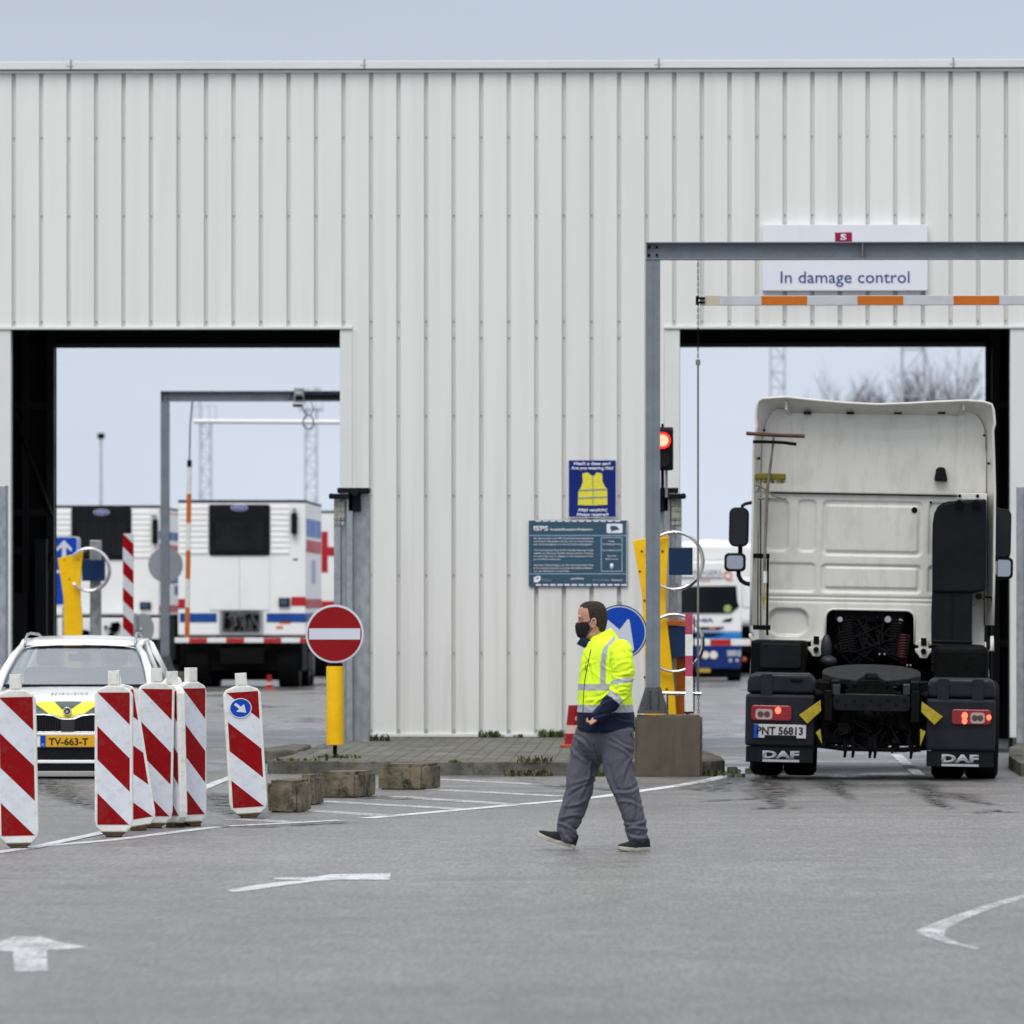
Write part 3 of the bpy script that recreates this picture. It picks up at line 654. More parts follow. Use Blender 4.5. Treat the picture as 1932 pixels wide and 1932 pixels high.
# ================================================================== HEIGHT GANTRIES
GH = 4.66
def gantry(loc, half=1, label='', width=4.3):
    r = empty('height_gantry', loc); tag(r, label, 'gantry', 'grey steel height gantries in the lanes')
    # local: x=0 is centre line of the left post; z=0 the top of the block it stands on
    H = GH
    for k in (0, width):
        g = MB(); w2 = .074
        g.box(k - w2, k + w2, -.075, -.064, .03, H); g.box(k - w2, k + w2, .064, .075, .03, H); g.box(k - .006, k + .006, -.064, .064, .03, H)
        # shallow joint line down the flange
        g.box(k - .006 + .0, k + .008, -.079, -.0752, .3, H)
        g.build('post', M_greysteel, r, bevel=.003)
        g = MB(); g.box(k - .16, k + .16, -.16, .16, 0, .03)
        for yy in (-.079, .079): g.prism_y([(k - .155, .03), (k + .155, .03), (k + w2 + .005, .27), (k - w2 - .005, .27)], yy - .006, yy + .006)
        g.box(k - .05, k - .035, -.13, -.086, .03, .24); g.box(k + .035, k + .05, -.13, -.086, .03, .24)
        for a in (-.11, .11):
            for c in (-.12, .12): g.cyl((k + a, c, .03), (k + a, c, .07), .014, 8)
        for a in (-.035, .035): g.cyl((k + a, -.095, .235), (k + a, -.08, .235), .012, 8)
        g.build('foot', mat('weathered_foot_steel', (.10, .105, .11), .5, metal=.3, var=.3, vscale=14, dirt=.6, dirtcol=(.05, .04, .03), stretch=(2, 2, .4)), r, bevel=.003)
    g = MB(); z0 = H + .002; hb = .18; x0 = -.074; x1 = width + .074
    g.box(x0, x1, -.085, .085, z0, z0 + .013); g.box(x0, x1, -.085, .085, z0 + hb - .013, z0 + hb); g.box(x0, x1, -.006, .006, z0 + .013, z0 + hb - .013)
    g.box(x0 + .0, x0 + .012, -.083, .083, z0 + .0135, z0 + hb - .0135); g.box(x1 - .012, x1, -.083, .083, z0 + .0135, z0 + hb - .0135)
    g.box(width / 2 - .006, width / 2 + .006, -.08, .08, z0 + .0135, z0 + hb - .0135)
    g.build('beam', M_greysteel, r, bevel=.002)
    g = MB()
    for a in (-.04, .04):
        for zz in (.05, .13): g.cyl((a, -.03, z0 + zz), (a, -.012, z0 + zz), .014, 8)
    g.build('bolt', M_dark, r)
    return r
def conc_block(name, x0, x1, y0, y1, h, label, m=None, group=None, zb=0, rot=0, bev=.02, wear=True):
    cx, cy = (x0 + x1) / 2, (y0 + y1) / 2
    g = MB(); hx, hy = (x1 - x0) / 2, (y1 - y0) / 2
    bm = bmesh.new(); bmesh.ops.create_cube(bm, size=1)
    bmesh.ops.scale(bm, vec=(2 * hx, 2 * hy, h), verts=bm.verts); bmesh.ops.translate(bm, vec=(0, 0, h / 2), verts=bm.verts)
    bmesh.ops.bevel(bm, geom=bm.edges[:], offset=bev, segments=2, affect='EDGES')
    bmesh.ops.triangulate(bm, faces=bm.faces[:]); bmesh.ops.subdivide_edges(bm, edges=bm.edges[:], cuts=3, use_grid_fill=True)
    bm.normal_update()
    for v in bm.verts:
        n = noise.noise(v.co * 7 + Vector((cx, cy, 0))); n2 = noise.noise(v.co * 25)
        v.co += v.normal * (n * .012 + n2 * .005)
    me = bpy.data.meshes.new(name); bm.to_mesh(me); bm.free(); me.materials.append(m or M_concrete)
    o = bpy.data.objects.new(name, me); C.objects.link(o); o.location = (cx, cy, zb - .02); o.rotation_euler = (0, 0, rot)
    tag(o, label, 'concrete block', group); return o
a = gnd(1197, 1465); b_ = gnd(1325, 1465); bh = .64
conc_block('concrete_block', a.x, b_.x, a.y, a.y + .72, bh, 'tall brown stained concrete block carrying the grey gantry post', m=M_conc2, bev=.025)
GY = a.y + .33; px_ = at(1232, 1300, GY)
gantry((px_.x, GY, bh), label='grey steel gantry frame in front of the right doorway')
GX = px_.x
# chain, hanging rod and height bar of the near gantry
def chain(x, y, z1, z0, label, loops=True):
    g = MB(); n = int((z1 - z0) / .033)
    for i in range(n):
        z = z1 - (i + .5) * (z1 - z0) / n; a = .020
        pts = []
        for k in range(10):
            t = 2 * pi * k / 10; u, v = cos(t) * .008, sin(t) * a
            pts.append((x + (u if i % 2 else 0), y + (0 if i % 2 else u), z + v))
        g.tube(pts, .0036, 5, closed=True)
    o = g.build('chain', M_dark, smooth=True); tag(o, label, 'chain'); return o
cx_ = at(1317, 600, GY).x
zb_ = bh + GH
chain(cx_, GY, zb_, at(1317, 680, GY).z, 'thin dark chain hanging from the near gantry beam')
g = MB(); g.cyl((cx_, GY, at(0, 686, GY).z), (cx_, GY, bh + .22), .011, 8); g.cyl((cx_, GY, at(0, 680, GY).z), (cx_, GY, at(0, 690, GY).z), .024, 10)
o = g.build('hanging_rod', mat('dull_rod_steel', (.24, .23, .21), .4, metal=.5, var=.15), smooth='auto'); tag(o, 'long thin steel rod hanging on the chain beside the near gantry post', 'rod')
chain(cx_ + .005, GY - .03, bh + .22, bh + .005, 'short chain between the hanging rod and the concrete block')
# height bar
bz = (at(1330, 558, GY).z + at(1330, 576, GY).z) / 2; bx0 = cx_ + .02; bx1 = GX + 4.2
r = empty('height_bar', (bx0, GY + .03, bz)); tag(r, 'orange and white height limit bar hanging below the near gantry beam', 'height bar')
g = MB(); g.box(0, bx1 - bx0, -.02, .02, -.05, .05); g.build('bar', mat('dull_white_bar', (.50, .52, .55), .45, var=.06, dirt=.2), r, bevel=.006)
p184 = 183.6
x = (1436 - 1320) / p184
for i in range(5):
    g = MB(); a = x + i * 181 / p184; g.box(a, min(a + 86 / p184, bx1 - bx0 - .05), -.024, .024, -.045, .045)
    if a + .3 < bx1 - bx0: g.build('orange_band', M_orange, r)
g = MB(); g.box(.05, .2, -.023, .023, -.049, .049); g.build('end_sleeve', mat('beige_sleeve', (.5, .44, .34), .6), r)
g = MB(); g.box(-.03, .05, -.054, .0, .012, .034); g.box(-.03, .05, -.054, .0, -.03, -.01); g.cyl((-.03, -.03, -.045), (-.03, -.03, .045), .014, 8); g.cyl((bx1 - bx0 - .03, 0, .05), (bx1 - bx0 - .03, 0, zb_ - bz - .0), .008, 6); g.build('hook', M_dark, r)

# far gantry seen through the left doorway
FY = 103.6; fp = at(311.5, 1265, FY)
conc_block('concrete_block', fp.x - .35, fp.x + .35, FY - .33, FY + .39, .58, 'concrete block under the far gantry post behind the white car', m=M_conc2)
gr = gantry((fp.x, FY, .58), label='grey steel gantry frame seen through the left doorway')
conc_block('concrete_block', fp.x + 4.3 - .35, fp.x + 4.3 + .35, FY - .33, FY + .39, .58, 'concrete block under the far gantry, behind the ribbed wall', m=M_conc2)
zt = .58 + GH
r = empty('beam_trolley', (at(565, 740, FY).x, FY - .1, zt)); tag(r, 'grey clamp with dangling cable ring on the far gantry beam', 'clamp')
g = MB(); g.box(-.085, .085, -.03, 0, -.02, .24); g.box(-.11, .06, -.05, 0.0, -.1, -.03); g.box(-.06, .05, -.05, -.03, .1, .16); g.build('clamp_body', M_galv, r, bevel=.01)
g = MB(); g.box(-.06, .07, -.055, -.031, .02, .09); g.box(-.1, .05, -.06, -.051, -.09, -.06); g.box(.1, .75, .01, .09, .06, .12); g.build('cable_drum', M_dark, r)
g = MB(); pts = [(.16 + .09 * cos(t), -.02, -.36 + .12 * sin(t)) for t in [k * pi / 8 for k in range(16)]]; g.tube(pts, .012, 6, closed=True)
g.tube([(.1, -.02, -.0), (.06, -.02, -.12), (.12, -.02, -.25)], .008, 6); g.tube([(.2, -.02, -.0), (.25, -.02, -.12), (.2, -.02, -.25)], .008, 6)
g.build('cable_ring', mat('teal_cable', (.06, .14, .17), .5), r, smooth=True)
# broken hanging bar: vertical orange-white
ax = at(363, 752, FY).x; bx_ = at(357.5, 868, FY); b2 = at(353, 1203, FY)
g = MB(); g.tube([(ax, FY, zt), (at(359, 800, FY).x, FY, at(0, 800, FY).z), (bx_.x, FY, bx_.z)], .012, 6); o = g.build('hanging_cable', M_dark); tag(o, 'dark cable holding the broken orange and white bar', 'cable')
r = empty('height_bar', (bx_.x, FY, bx_.z)); tag(r, 'broken orange and white height bar hanging straight down, far lane', 'height bar')
dv = Vector((b2.x - bx_.x, 0, b2.z - bx_.z)); Ld = dv.length; dv.normalize()
seq = [(0, .04, 3), (.04, .19, 0), (.19, .355, 1), (.355, .51, 0), (.51, .67, 1), (.67, .83, 0), (.83, 1.0, 1)]
for a, b_, k in seq:
    g = MB(); g.tube([dv * Ld * a, dv * Ld * b_], .042, 14); g.build({0: 'white_band', 1: 'orange_band', 3: 'end_cap'}[k], [M_whitep, M_orange, None, M_dark][k], r, smooth='auto')
# white bar further away
wa = at(366, 795, 118); wb = at(700, 797, 118)
g = MB(); g.tube([wa, wb], .045, 12); g.box(wb.x - .06, wb.x + .06, 117.94, 118.06, 0, wb.z + .2)
g.box(wa.x - .1, wb.x + .2, 117.9, 118.1, wa.z + 1.2, wa.z + 1.38) if False else None
o = g.build('height_bar', M_white, smooth='auto'); tag(o, 'thin plain white height bar high up beyond the far gantry', 'height bar')

# ================================================================== BEACON BOARDS
BW, BH = .29, 1.06
M_bs = stripes('beacon_stripes', (.60, .63, .70), (.40, .004, .010), (1, 0, 1), .53, .5, 0, dirt=.1)
def board_stripe(period, off):
    return stripes('beacon_stripes', (.64, .67, .73), (.24, .0, .003), (-1, 0, -1), period, .5, off, dirt=.25)
M_brd = board_stripe(.51, .977)
def make_board():
    r = empty('beacon_board')
    hw = BW / 2; z0 = .07
    g = MB()
    sil = [(-hw + .05, z0 - .035), (-hw + .01, z0 + .01), (-hw, z0 + .06), (-hw, z0 + BH - .05), (-hw + .02, z0 + BH - .008), (-hw + .09, z0 + BH + .022), (hw - .09, z0 + BH + .022), (hw - .02, z0 + BH - .008), (hw, z0 + BH - .05), (hw, z0 + .06), (hw - .01, z0 + .01), (hw - .05, z0 - .035)]
    g.prism_y(sil, -.035, .035); g.build('housing', M_whitep, r, bevel=.012, seg=3)
    g = MB(); g.box(-.043, .043, -.03, .03, z0 + BH + .02, z0 + BH + .135); g.box(-.030, .030, -.033, -.029, z0 + BH + .03, z0 + BH + .12)
    g.build('lamp_socket', M_whitep, r, bevel=.008)
    for s in (-1, 1):
        g = MB(); y = -.0365 * 1
        g.box(-hw + .022, hw - .022, s * .0365 - .0015, s * .0365 + .0015, z0 + .025, z0 + BH - .03)
        g.build('striped_face', M_brd, r)
    g = MB(); g.prism_y([(-hw + .05, z0 - .034), (hw - .05, z0 - .034), (.04, .0), (-.04, .0)], -.05, .05); g.box(-.06, .06, -.06, .06, 0, .02)
    g.build('foot', mat('dirty_foot_rubber', (.05, .032, .018), .8, var=.4, vscale=20, bump=.4), r, bevel=.008)
    return r
def place_board(o, px, py, label, yaw=0, lean=0, tilt=0, s=1.0):
    p = gnd(px, py); o.location = p; o.rotation_euler = (radians(tilt), radians(lean), radians(yaw)); o.scale = (s * 1.13 if s == .95 else s, s, s); tag(o, label, 'beacon board', 'red and white beacon boards in the lane')
proto = make_board()
places = [(36, 1601, 'red and white striped beacon board, leftmost, cut off by the photo edge', 3, -1.2, 0, 1.0),
          (215, 1579, 'red and white beacon board nearest the camera of the close cluster', 0, 0, 0, 1.0),
          (263, 1567, 'beacon board mostly hidden behind its neighbours, leaning to the left, second of the cluster', 8, -9.0, 0, 1.0),
          (290, 1562, 'beacon board third in the cluster, turned a little', 12, 1.0, 0, 1.0),
          (331, 1561, 'beacon board showing only a sliver between the last two of the cluster', -55, -2.5, 0, .98),
          (360, 1559, 'beacon board at the right end of the close cluster, turned slightly aside', 48, 0, 0, 1.0),
          (470, 1543, 'beacon board standing alone with a small blue arrow disc on top', 10, -3.4, 0, .95)]
boards = []
for i, (px, py, lb, yaw, lean, tilt, s_) in enumerate(places):
    o = proto if i == 0 else copy_tree(proto)
    place_board(o, px, py, lb, yaw, lean, tilt, s_); boards.append(o)
# arrow disc on the lone board
o = boards[-1]
g = MB(); z_ = .07 + BH - .17; g.disc_y(-.02, z_, .083, -.043, -.038, 40); d = g.build('arrow_disc', M_blue, o)
g = MB(); 
n = 40; pts = [(-.02 + .083 * cos(2 * pi * i / n), z_ + .083 * sin(2 * pi * i / n)) for i in range(n)]; g.tube([(x, -.043, z) for x, z in pts], .004, 6, closed=True)
g.build('disc_rim', M_whiter, d)
def arrow_dr(cx, cz, s):   # arrow pointing down right
    base = [(-.62, .12), (-.05, .12), (-.05, .48), (.62, 0), (-.05, -.48), (-.05, -.12), (-.62, -.12)]
    a = radians(-45); return [(cx + s * (x * cos(a) - y * sin(a)), cz + s * (x * sin(a) + y * cos(a))) for x, y in base]
g = MB(); g.prism_y(arrow_dr(-.02, z_, .095), -.0445, -.0435); g.build('arrow', M_whiter, d)

# ================================================================== ROAD SIGNS
def round_sign(px, py, rpx, Y, zbase, kind, label):
    c = at(px, py, Y); R_ = rpx / (FU / Y); h = c.z - zbase
    r = empty(kind, (c.x, Y, zbase)); tag(r, label, 'road sign')
    return r, h, R_
r, h, R_ = round_sign(632, 1196, 55, 63.6, .13, 'no_entry_sign', 'round red no-entry sign with a white bar on a yellow bollard')
g = MB(); g.disc_y(0, h, R_, -.06, -.045, 64); sd = g.build('sign_disc', M_whiter, r, bevel=.003)
g = MB(); g.disc_y(0, h, R_ * .93, -.063, -.0602, 64); g.build('red_face', M_redpure, sd)
g = MB(); g.box(-R_ * .88, R_ * .88, -.0655, -.0632, h - R_ * .19, h + R_ * .19); g.build('white_bar', M_whiter, sd)
g = MB(); g.disc_y(0, h, R_ * .985, -.045, -.035, 64); g.box(-.05, .05, -.035, .03, h - .1, h + .1); g.build('sign_back', M_galv, sd)
def bollard(r, z0, z1, rr=.092, m=None):
    g = MB(); n = 28
    g.tube([(0, 0, z0), (0, 0, z1)], rr, n); g.build('bollard_sleeve', m or M_yellow, r, smooth='auto', bevel=.004)
    g = MB(); g.cyl((0, 0, z1 + .001), (0, 0, z1 + .03), rr * .9, 20); g.cyl((0, 0, -.01), (0, 0, z0 - .001), .022, 12); g.cyl((0, 0, z1 + .03), (0, 0, h - .05), .024, 10); g.build('pole', M_dark, r, smooth='auto')
bollard(r, at(0, 1405, 63.6).z - .13, at(0, 1257, 63.6).z - .13)
g = MB(); g.box(-.07, -.03, -.05, .0, at(0, 1255, 63.6).z - .13, at(0, 1248, 63.6).z - .13); g.box(.03, .07, -.05, .0, at(0, 1255, 63.6).z - .13, at(0, 1248, 63.6).z - .13); g.build('clip', M_redpure, r)
r, h, R_ = round_sign(1169, 1193, 52, 63.8, .13, 'direction_sign', 'round blue sign with a white diagonal arrow behind the walking man')
g = MB(); g.disc_y(0, h, R_, -.06, -.045, 64); sd = g.build('sign_disc', M_navy, r, bevel=.003)
g = MB(); g.disc_y(0, h, R_ * .955, -.062, -.0602, 64); g.build('white_ring', M_whiter, sd)
g = MB(); g.disc_y(0, h, R_ * .915, -.0645, -.0622, 64); g.build('blue_face', M_blue, sd)
# arrow shape read from the photo: head lower right
def U2(x, y): p = at((1000 + x / 3.22) / 1.06, (1150 + y / 3.22) / 1.06, 63.8); return (p.x - r.location.x, p.z - r.location.z)
g = MB(); g.prism_y([U2(*c) for c in ((655, 345), (695, 288), (770, 352), (822, 284), (834, 288), (864, 482), (850, 488), (690, 460), (688, 450), (730, 400))], -.0665, -.0646); g.build('arrow', M_whiter, sd)
g = MB(); g.disc_y(0, h, R_ * .98, -.045, -.035, 64); g.box(-.025, .025, -.035, .02, h - .2, h + R_ + .035); g.cyl((0, 0, 0), (0, 0, h + .1), .024, 10); g.build('pole', M_galv, r, smooth='auto')
g = MB(); g.tube([(0, 0, .1), (0, 0, .92)], .09, 28); g.build('bollard_sleeve', M_yellow, r, smooth='auto', bevel=.004)

# ================================================================== TRAFFIC LIGHT
Y = 69.5; c = at(1250, 848, Y); k = FU / Y
r = empty('traffic_light', (c.x, Y, c.z)); tag(r, 'two-lamp traffic light glowing red behind the grey gantry post', 'traffic light')
g = MB(); g.prism_x([(.0, -.24), (0, .23), (.05, .26), (.2, .26), (.2, -.24)], -.125, .125); g.build('housing', M_black, r, bevel=.02)
M_glow = emis('red_lamp_glow', (1.0, .012, .006), 3.0); M_core = emis('red_lamp_core', (1.0, .30, .18), 2.2)
for zz, nm in ((.105, 'lit'), (-.11, 'off')):
    g = MB(); n = 20
    rings = []
    for yy, rr in ((-.002, .098), (-.14, .104)):
        rings.append([(rr * cos(pi * (-.12 + 1.24 * i / n)), yy, zz + rr * sin(pi * (-.12 + 1.24 * i / n))) for i in range(n + 1)])
    g.loft(rings, cap=False, closed_ring=False); v = g.build('visor', M_black, r); sm = v.modifiers.new('s', 'SOLIDIFY'); sm.thickness = .006
    g = MB(); g.disc_y(0, zz, .094, -.016, -.001, 32); g.build('lens', M_glow if nm == 'lit' else mat('dark_lens', (.012, .01, .01), .15), r)
    if nm == 'lit':
        g = MB(); g.disc_y(-.0, zz, .068, -.02, -.0165, 32); g.build('lamp_core', M_core, r)
g = MB(); g.cyl((0, .1, -.24), (0, .1, -.55), .02, 10); g.cyl((0, .12, .26), (0, .12, .3), .015, 8); g.build('bracket', M_dark, r)
g = MB(); g.box(.03, .06, .19, .22, -.55, .2); g.build('arm', M_galv, r)

# ================================================================== CARD TERMINAL PILLARS (yellow guard plates and chrome hoops)
def terminal(pl, Y, zb, outline, hoops, boxes, label, th=.12, tube_r=.016):
    ps = [at(x, y, Y) for x, y in outline]; cx = sum(p.x for p in ps) / len(ps)
    r = empty('card_terminal', (cx, Y, zb)); tag(r, label, 'card terminal', 'yellow card terminals beside the lanes')
    g = MB(); g.prism_y([(p.x - cx, p.z - zb) for p in ps], -.03, -.03 + th); g.build('guard_plate', M_yellow, r, bevel=.006)
    g = MB()
    for x, y in pl:
        q = at(x, y, Y - .03); g.cyl((q.x - cx, -.038, q.z - zb), (q.x - cx, -.03, q.z - zb), .013, 8)
    g.build('bolt', mat('rusty_bolt', (.10, .06, .02), .6), r)
    for (hx, hy, rx, ry, a0, a1, nh) in hoops:
        for j in range(nh):
            q = at(hx, hy, Y); kk = Y / FU; n = 30
            pts = [(q.x - cx + rx * kk * cos(radians(a0 + (a1 - a0) * i / n)) + j * .012, -.09 + j * .10, q.z - zb + ry * kk * sin(radians(a0 + (a1 - a0) * i / n)) - j * .006) for i in range(n + 1)]
            g = MB(); g.tube(pts, tube_r, 10); g.build('chrome_hoop', M_chrome, r, smooth=True)
    for (x0, y0, x1, y1, m, nm, dy) in boxes:
        a = at(x0, y0, Y); b_ = at(x1, y1, Y); g = MB(); g.box(a.x - cx, b_.x - cx, .0 + dy, .16 + dy, b_.z - zb, a.z - zb); g.build(nm, m, r, bevel=.008)
    return r
terminal([(1250, 1040), (1211, 1040), (1207, 1078), (1216, 1133), (1218, 1204), (1216, 1278), (1258, 1300)], 65.0, .13,
         [(1194, 1020), (1222, 1015), (1262, 1013), (1258, 1090), (1256, 1150), (1262, 1200), (1272, 1290), (1276, 1345), (1278, 1400), (1216, 1400), (1217, 1345), (1217, 1250), (1211, 1120)],
         [(1272, 1058, 53, 54, 172, -172, 2), (1272, 1213, 53, 54, 172, -172, 2)],
         [(1262, 1033, 1307, 1085, M_navy, 'reader_box', .0), (1259, 1181, 1307, 1240, M_navy, 'reader_box', .0), (1256, 1171, 1306, 1180.5, M_orange, 'orange_bracket', -.02),
          (1276, 1237, 1302, 1400, M_orange, 'orange_plate', .17), (1262, 1100, 1279, 1400, M_galv, 'column', .18)],
         'yellow guard plate terminal with two large chrome hoops behind the gantry post')
Y = 62.6; p = at(1250, 1308, Y); q = at(1323, 1309, Y)
g = MB(); g.tube([(p.x, Y, p.z), (q.x, Y, q.z)], .02, 12)
g.cyl((p.x + .04, Y, .13), (p.x + .04, Y, p.z), .02, 10); g.cyl((q.x - .16, Y, .13), (q.x - .16, Y, p.z), .018, 10)
o = g.build('guard_rail', M_chrome, smooth='auto'); tag(o, 'low horizontal chrome guard tube behind the red and white post', 'guard rail')
def q5(x, y): return (x / 2.844, 566 + y / 2.844)
terminal([q5(345, 1393), q5(420, 1393), q5(372, 1497)], 96.0, 0,
         [q5(*c) for c in ((310, 1387), (445, 1350), (437, 1440), (430, 1520), (432, 1620), (441, 1700), (440, 1810), (441, 2100), (344, 2100), (344, 1810), (342, 1600), (326, 1490))],
         [(168.5, 1075, 38, 40, 142, -142, 2)],
         [(154.5, 1056, 197.5, 1096, M_navy, 'reader_box', .0), (167.5, 1019.5, 188, 1330, M_galv, 'column', .17)],
         'yellow guard plate terminal with one chrome hoop seen through the left doorway', tube_r=.022)

# ================================================================== STRIPED POSTS
Y = a_y = gnd(1300, 1465).y + .18; p0 = at(1300, 1345, Y); p1 = at(1300, 1158, Y)
r = empty('marker_post', (p0.x, Y, bh)); tag(r, 'square red and white banded marker post on the tall concrete block', 'marker post')
segs = [(1158, 1197, M_redf := mat('faded_red_paint', (.42, .05, .10), .55, var=.15, vscale=12, dirt=.3)), (1197, 1237, M_whitep), (1237, 1276, M_redf), (1276, 1346, M_whitep)]
for y0, y1, m in segs:
    z1 = at(1300, y0, Y).z - bh; z0 = max(0.001, at(1300, y1, Y).z - bh)
    g = MB(); g.box(-.038, .038, -.038, .038, z0, z1); g.build('red_band' if m is M_redf else 'white_band', m, r)
g = MB(); g.box(-.05, .05, -.05, .05, 0.001, .02); g.cyl((.052, 0, .02), (.052, 0, 1.0), .006, 6); g.build('fixing', M_dark, r)
Y = 90.0; p0 = gnd(242, 1133 + 1.8 * FU / 90.0); z1 = at(242, 1007, Y).z; x_ = at(242, 1100, Y).x
M_d2 = stripes('post_stripes', (.6, .63, .68), (.30, .002, .006), (-1, 0, -1), .405, .5, .1)
g = MB(); hw = 10 / (FU / Y); g.box(-hw, hw, -.03, .03, 0, z1); o = g.build('marker_post', M_d2, bevel=.004); o.location = (x_, Y, 0); tag(o, 'tall red and white diagonally striped post seen through the left doorway', 'marker post')

# round sign backs behind far gantry
def back_sign(px, py, rx, ry, Y, label, polepx, zpole_top, z0=0):
    c = at(px, py, Y); k = Y / FU
    r = empty('road_sign', (c.x, Y, 0)); tag(r, label, 'road sign', 'grey sign backs beyond the hall')
    g = MB(); g.disc_y(0, c.z, ry * k, -.01, 0, 48, rx=rx * k); g.build('sign_back', mat('grey_sign_back', (.27, .29, .31), .5, metal=.3), r)
    g = MB(); px_ = at(polepx, 0, Y).x - c.x; g.cyl((px_, -.04, 0), (px_, -.04, at(0, zpole_top, Y).z), .035, 12); g.build('pole', M_galv, r, smooth='auto')
    g = MB(); g.box(-.05, -.02, -.03, -.011, c.z - .02, c.z + .02) ; g.build('clip', M_whiter, r)
back_sign(312.5, 1066, 33, 33, 106, 'large round grey sign back behind the far gantry post', 312, 1040)
back_sign(270, 1186, 21, 29, 100, 'smaller turned round sign back just above the car roof', 255, 1157)
# blue arrow sign
for i, (x0, x1, y0, y1, Y, lb) in enumerate(((93, 147, 1012, 1146, 101.0, 'tall blue sign with a white upward arrow at the left doorway edge'), (98, 151.5, 1013, 1143, 101.8, 'second blue sign just behind the arrow sign, only its edge showing'))):
    a = at(x0, y0, Y); b_ = at(x1, y1, Y); r = empty('lane_sign', ((a.x + b_.x) / 2, Y, 0)); tag(r, lb, 'road sign')
    hw = (b_.x - a.x) / 2
    g = MB(); g.prism_y(rrect(-hw, hw, b_.z, a.z, .05), 0, .02); p_ = g.build('panel', M_whiter, r)
    g = MB(); g.prism_y(rrect(-hw + .018, hw - .018, b_.z + .05, a.z - .018, .04), -.003, -.0005); g.build('blue_face', M_blue, p_)
    if i == 0:
        z = a.z; xo = at(121, 0, Y).x - r.location.x
        g = MB(); g.prism_y([(xo, z - .06), (xo + .13, z - .20), (xo + .13, z - .26), (xo + .035, z - .18), (xo + .035, z - .42), (xo - .035, z - .42), (xo - .035, z - .18), (xo - .13, z - .26), (xo - .13, z - .20)], -.006, -.0032); g.build('arrow', M_whiter, p_)
        g = MB(); g.box(-hw + .03, hw - .03, -.006, -.0032, z - .62, z - .57); g.build('divider', M_whiter, p_)
    g = MB(); g.cyl((0, .05, 0), (0, .05, a.z - .1), .03, 10); g.build('pole', M_galv, r)

# ================================================================== LOOSE CONCRETE BLOCKS
def eco(px0, px1, ytop, ybot, depth, label, rot=0):
    a = gnd(px0, ybot); b_ = gnd(px1, ybot); k = FU / a.y
    zt = at(px0, ytop, a.y).z
    return conc_block('concrete_block', a.x, b_.x, a.y, a.y + depth, zt, label, group='loose mossy concrete blocks in front of the island', rot=radians(rot), bev=.03)
eco(512, 573, 1468, 1533, .55, 'low mossy concrete block beside the lone beacon board, nearest of the four', -8)
eco(570, 598, 1458, 1519, .5, 'narrow concrete block tucked behind the nearest mossy block', -8)
eco(614, 690, 1452, 1505, .62, 'dark mossy concrete block below the no-entry sign', -14)
eco(724, 815, 1438, 1490, .60, 'concrete block with a broken pebbly face, rightmost of the four', -14)

# ================================================================== CONE behind the man, far small cone
def cone(loc, h, label, s=1.0):
    r = empty('traffic_cone', loc); tag(r, label, 'traffic cone', 'traffic cones')
    g = MB(); g.tube([(0, 0, .03), (0, 0, h)], [.13 * s, .075 * s], 20); g.build('cone_body', M_red, r, smooth='auto')
    f = lambda z: .13 * s + (.075 * s - .13 * s) * (z - .03) / (h - .03)
    g = MB(); z0, z1 = h * .32, h * .52; g.tube([(0, 0, z0), (0, 0, z1)], [f(z0) + .003, f(z1) + .003], 20); g.build('white_band', mat('pinkish_white_band', (.6, .4, .36), .5), r, smooth='auto')
    g = MB(); g.box(-.19 * s, .19 * s, -.19 * s, .19 * s, 0, .03); g.build('base', mat('orange_red_rubber', (.45, .09, .03), .6), r, bevel=.008)
    return r
p = at(1083, 1412, 68.5); cone((p.x, 68.5, .13), .475, 'red traffic cone by the wall, mostly hidden by the man', .85)
p = gnd(508, 1301); cone((p.x, p.y, 0), .30, 'small red and white cone in the dark under the trailer', .55)

# ================================================================== WEEDS
M_weed = mat('weed_green', (.06, .085, .025), .7, var=.4, vscale=20); M_weedd = mat('dry_weed', (.085, .075, .04), .8, var=.4, vscale=20)
def weed(x, y, z, n, h, spread, label, m=None, seed=0):
    random.seed(seed); g = MB()
    for i in range(n):
        cl = x + (i * 7 % 5 - 2) * spread * .55; bx, by = cl + random.gauss(0, spread * .22), y + random.gauss(0, min(.07, spread)) * (.6); a = random.random() * 2 * pi; hh = h * random.uniform(.4, 1.1); ln = random.uniform(.2, .9) * hh
        wd = random.uniform(.006, .014); n2 = Vector((-sin(a), cos(a), 0)) * wd
        p0 = Vector((bx, by, z)); p1 = p0 + Vector((cos(a) * ln * .4, sin(a) * ln * .4, hh * .6)); p2 = p0 + Vector((cos(a) * ln, sin(a) * ln, hh))
        g.add([p0 - n2, p0 + n2, p1 + n2 * 1.3, p1 - n2 * 1.3, p2], [(0, 1, 2, 3), (3, 2, 4)])
    o = g.build('weed', m or M_weed); tag(o, label, 'weed', 'weeds growing in the pavement'); return o
for i, (px, py, n, h, s_, lb) in enumerate(((925, 1394, 60, .09, .09, 'green weed tuft at the wall foot under the ISPS sign'), (1040, 1392, 80, .11, .11, 'bushy green weed tuft at the wall foot beside the cone'), (978, 1394, 16, .05, .05, 'small weed between two tufts at the wall foot'), (705, 1398, 70, .10, .2, 'weed patch at the foot of the galvanised post by the no-entry sign'))):
    p = at(px, py, YW - .12); weed(p.x, YW - .12 if i < 3 else 71.2, .13, n, h, s_, lb, seed=i)
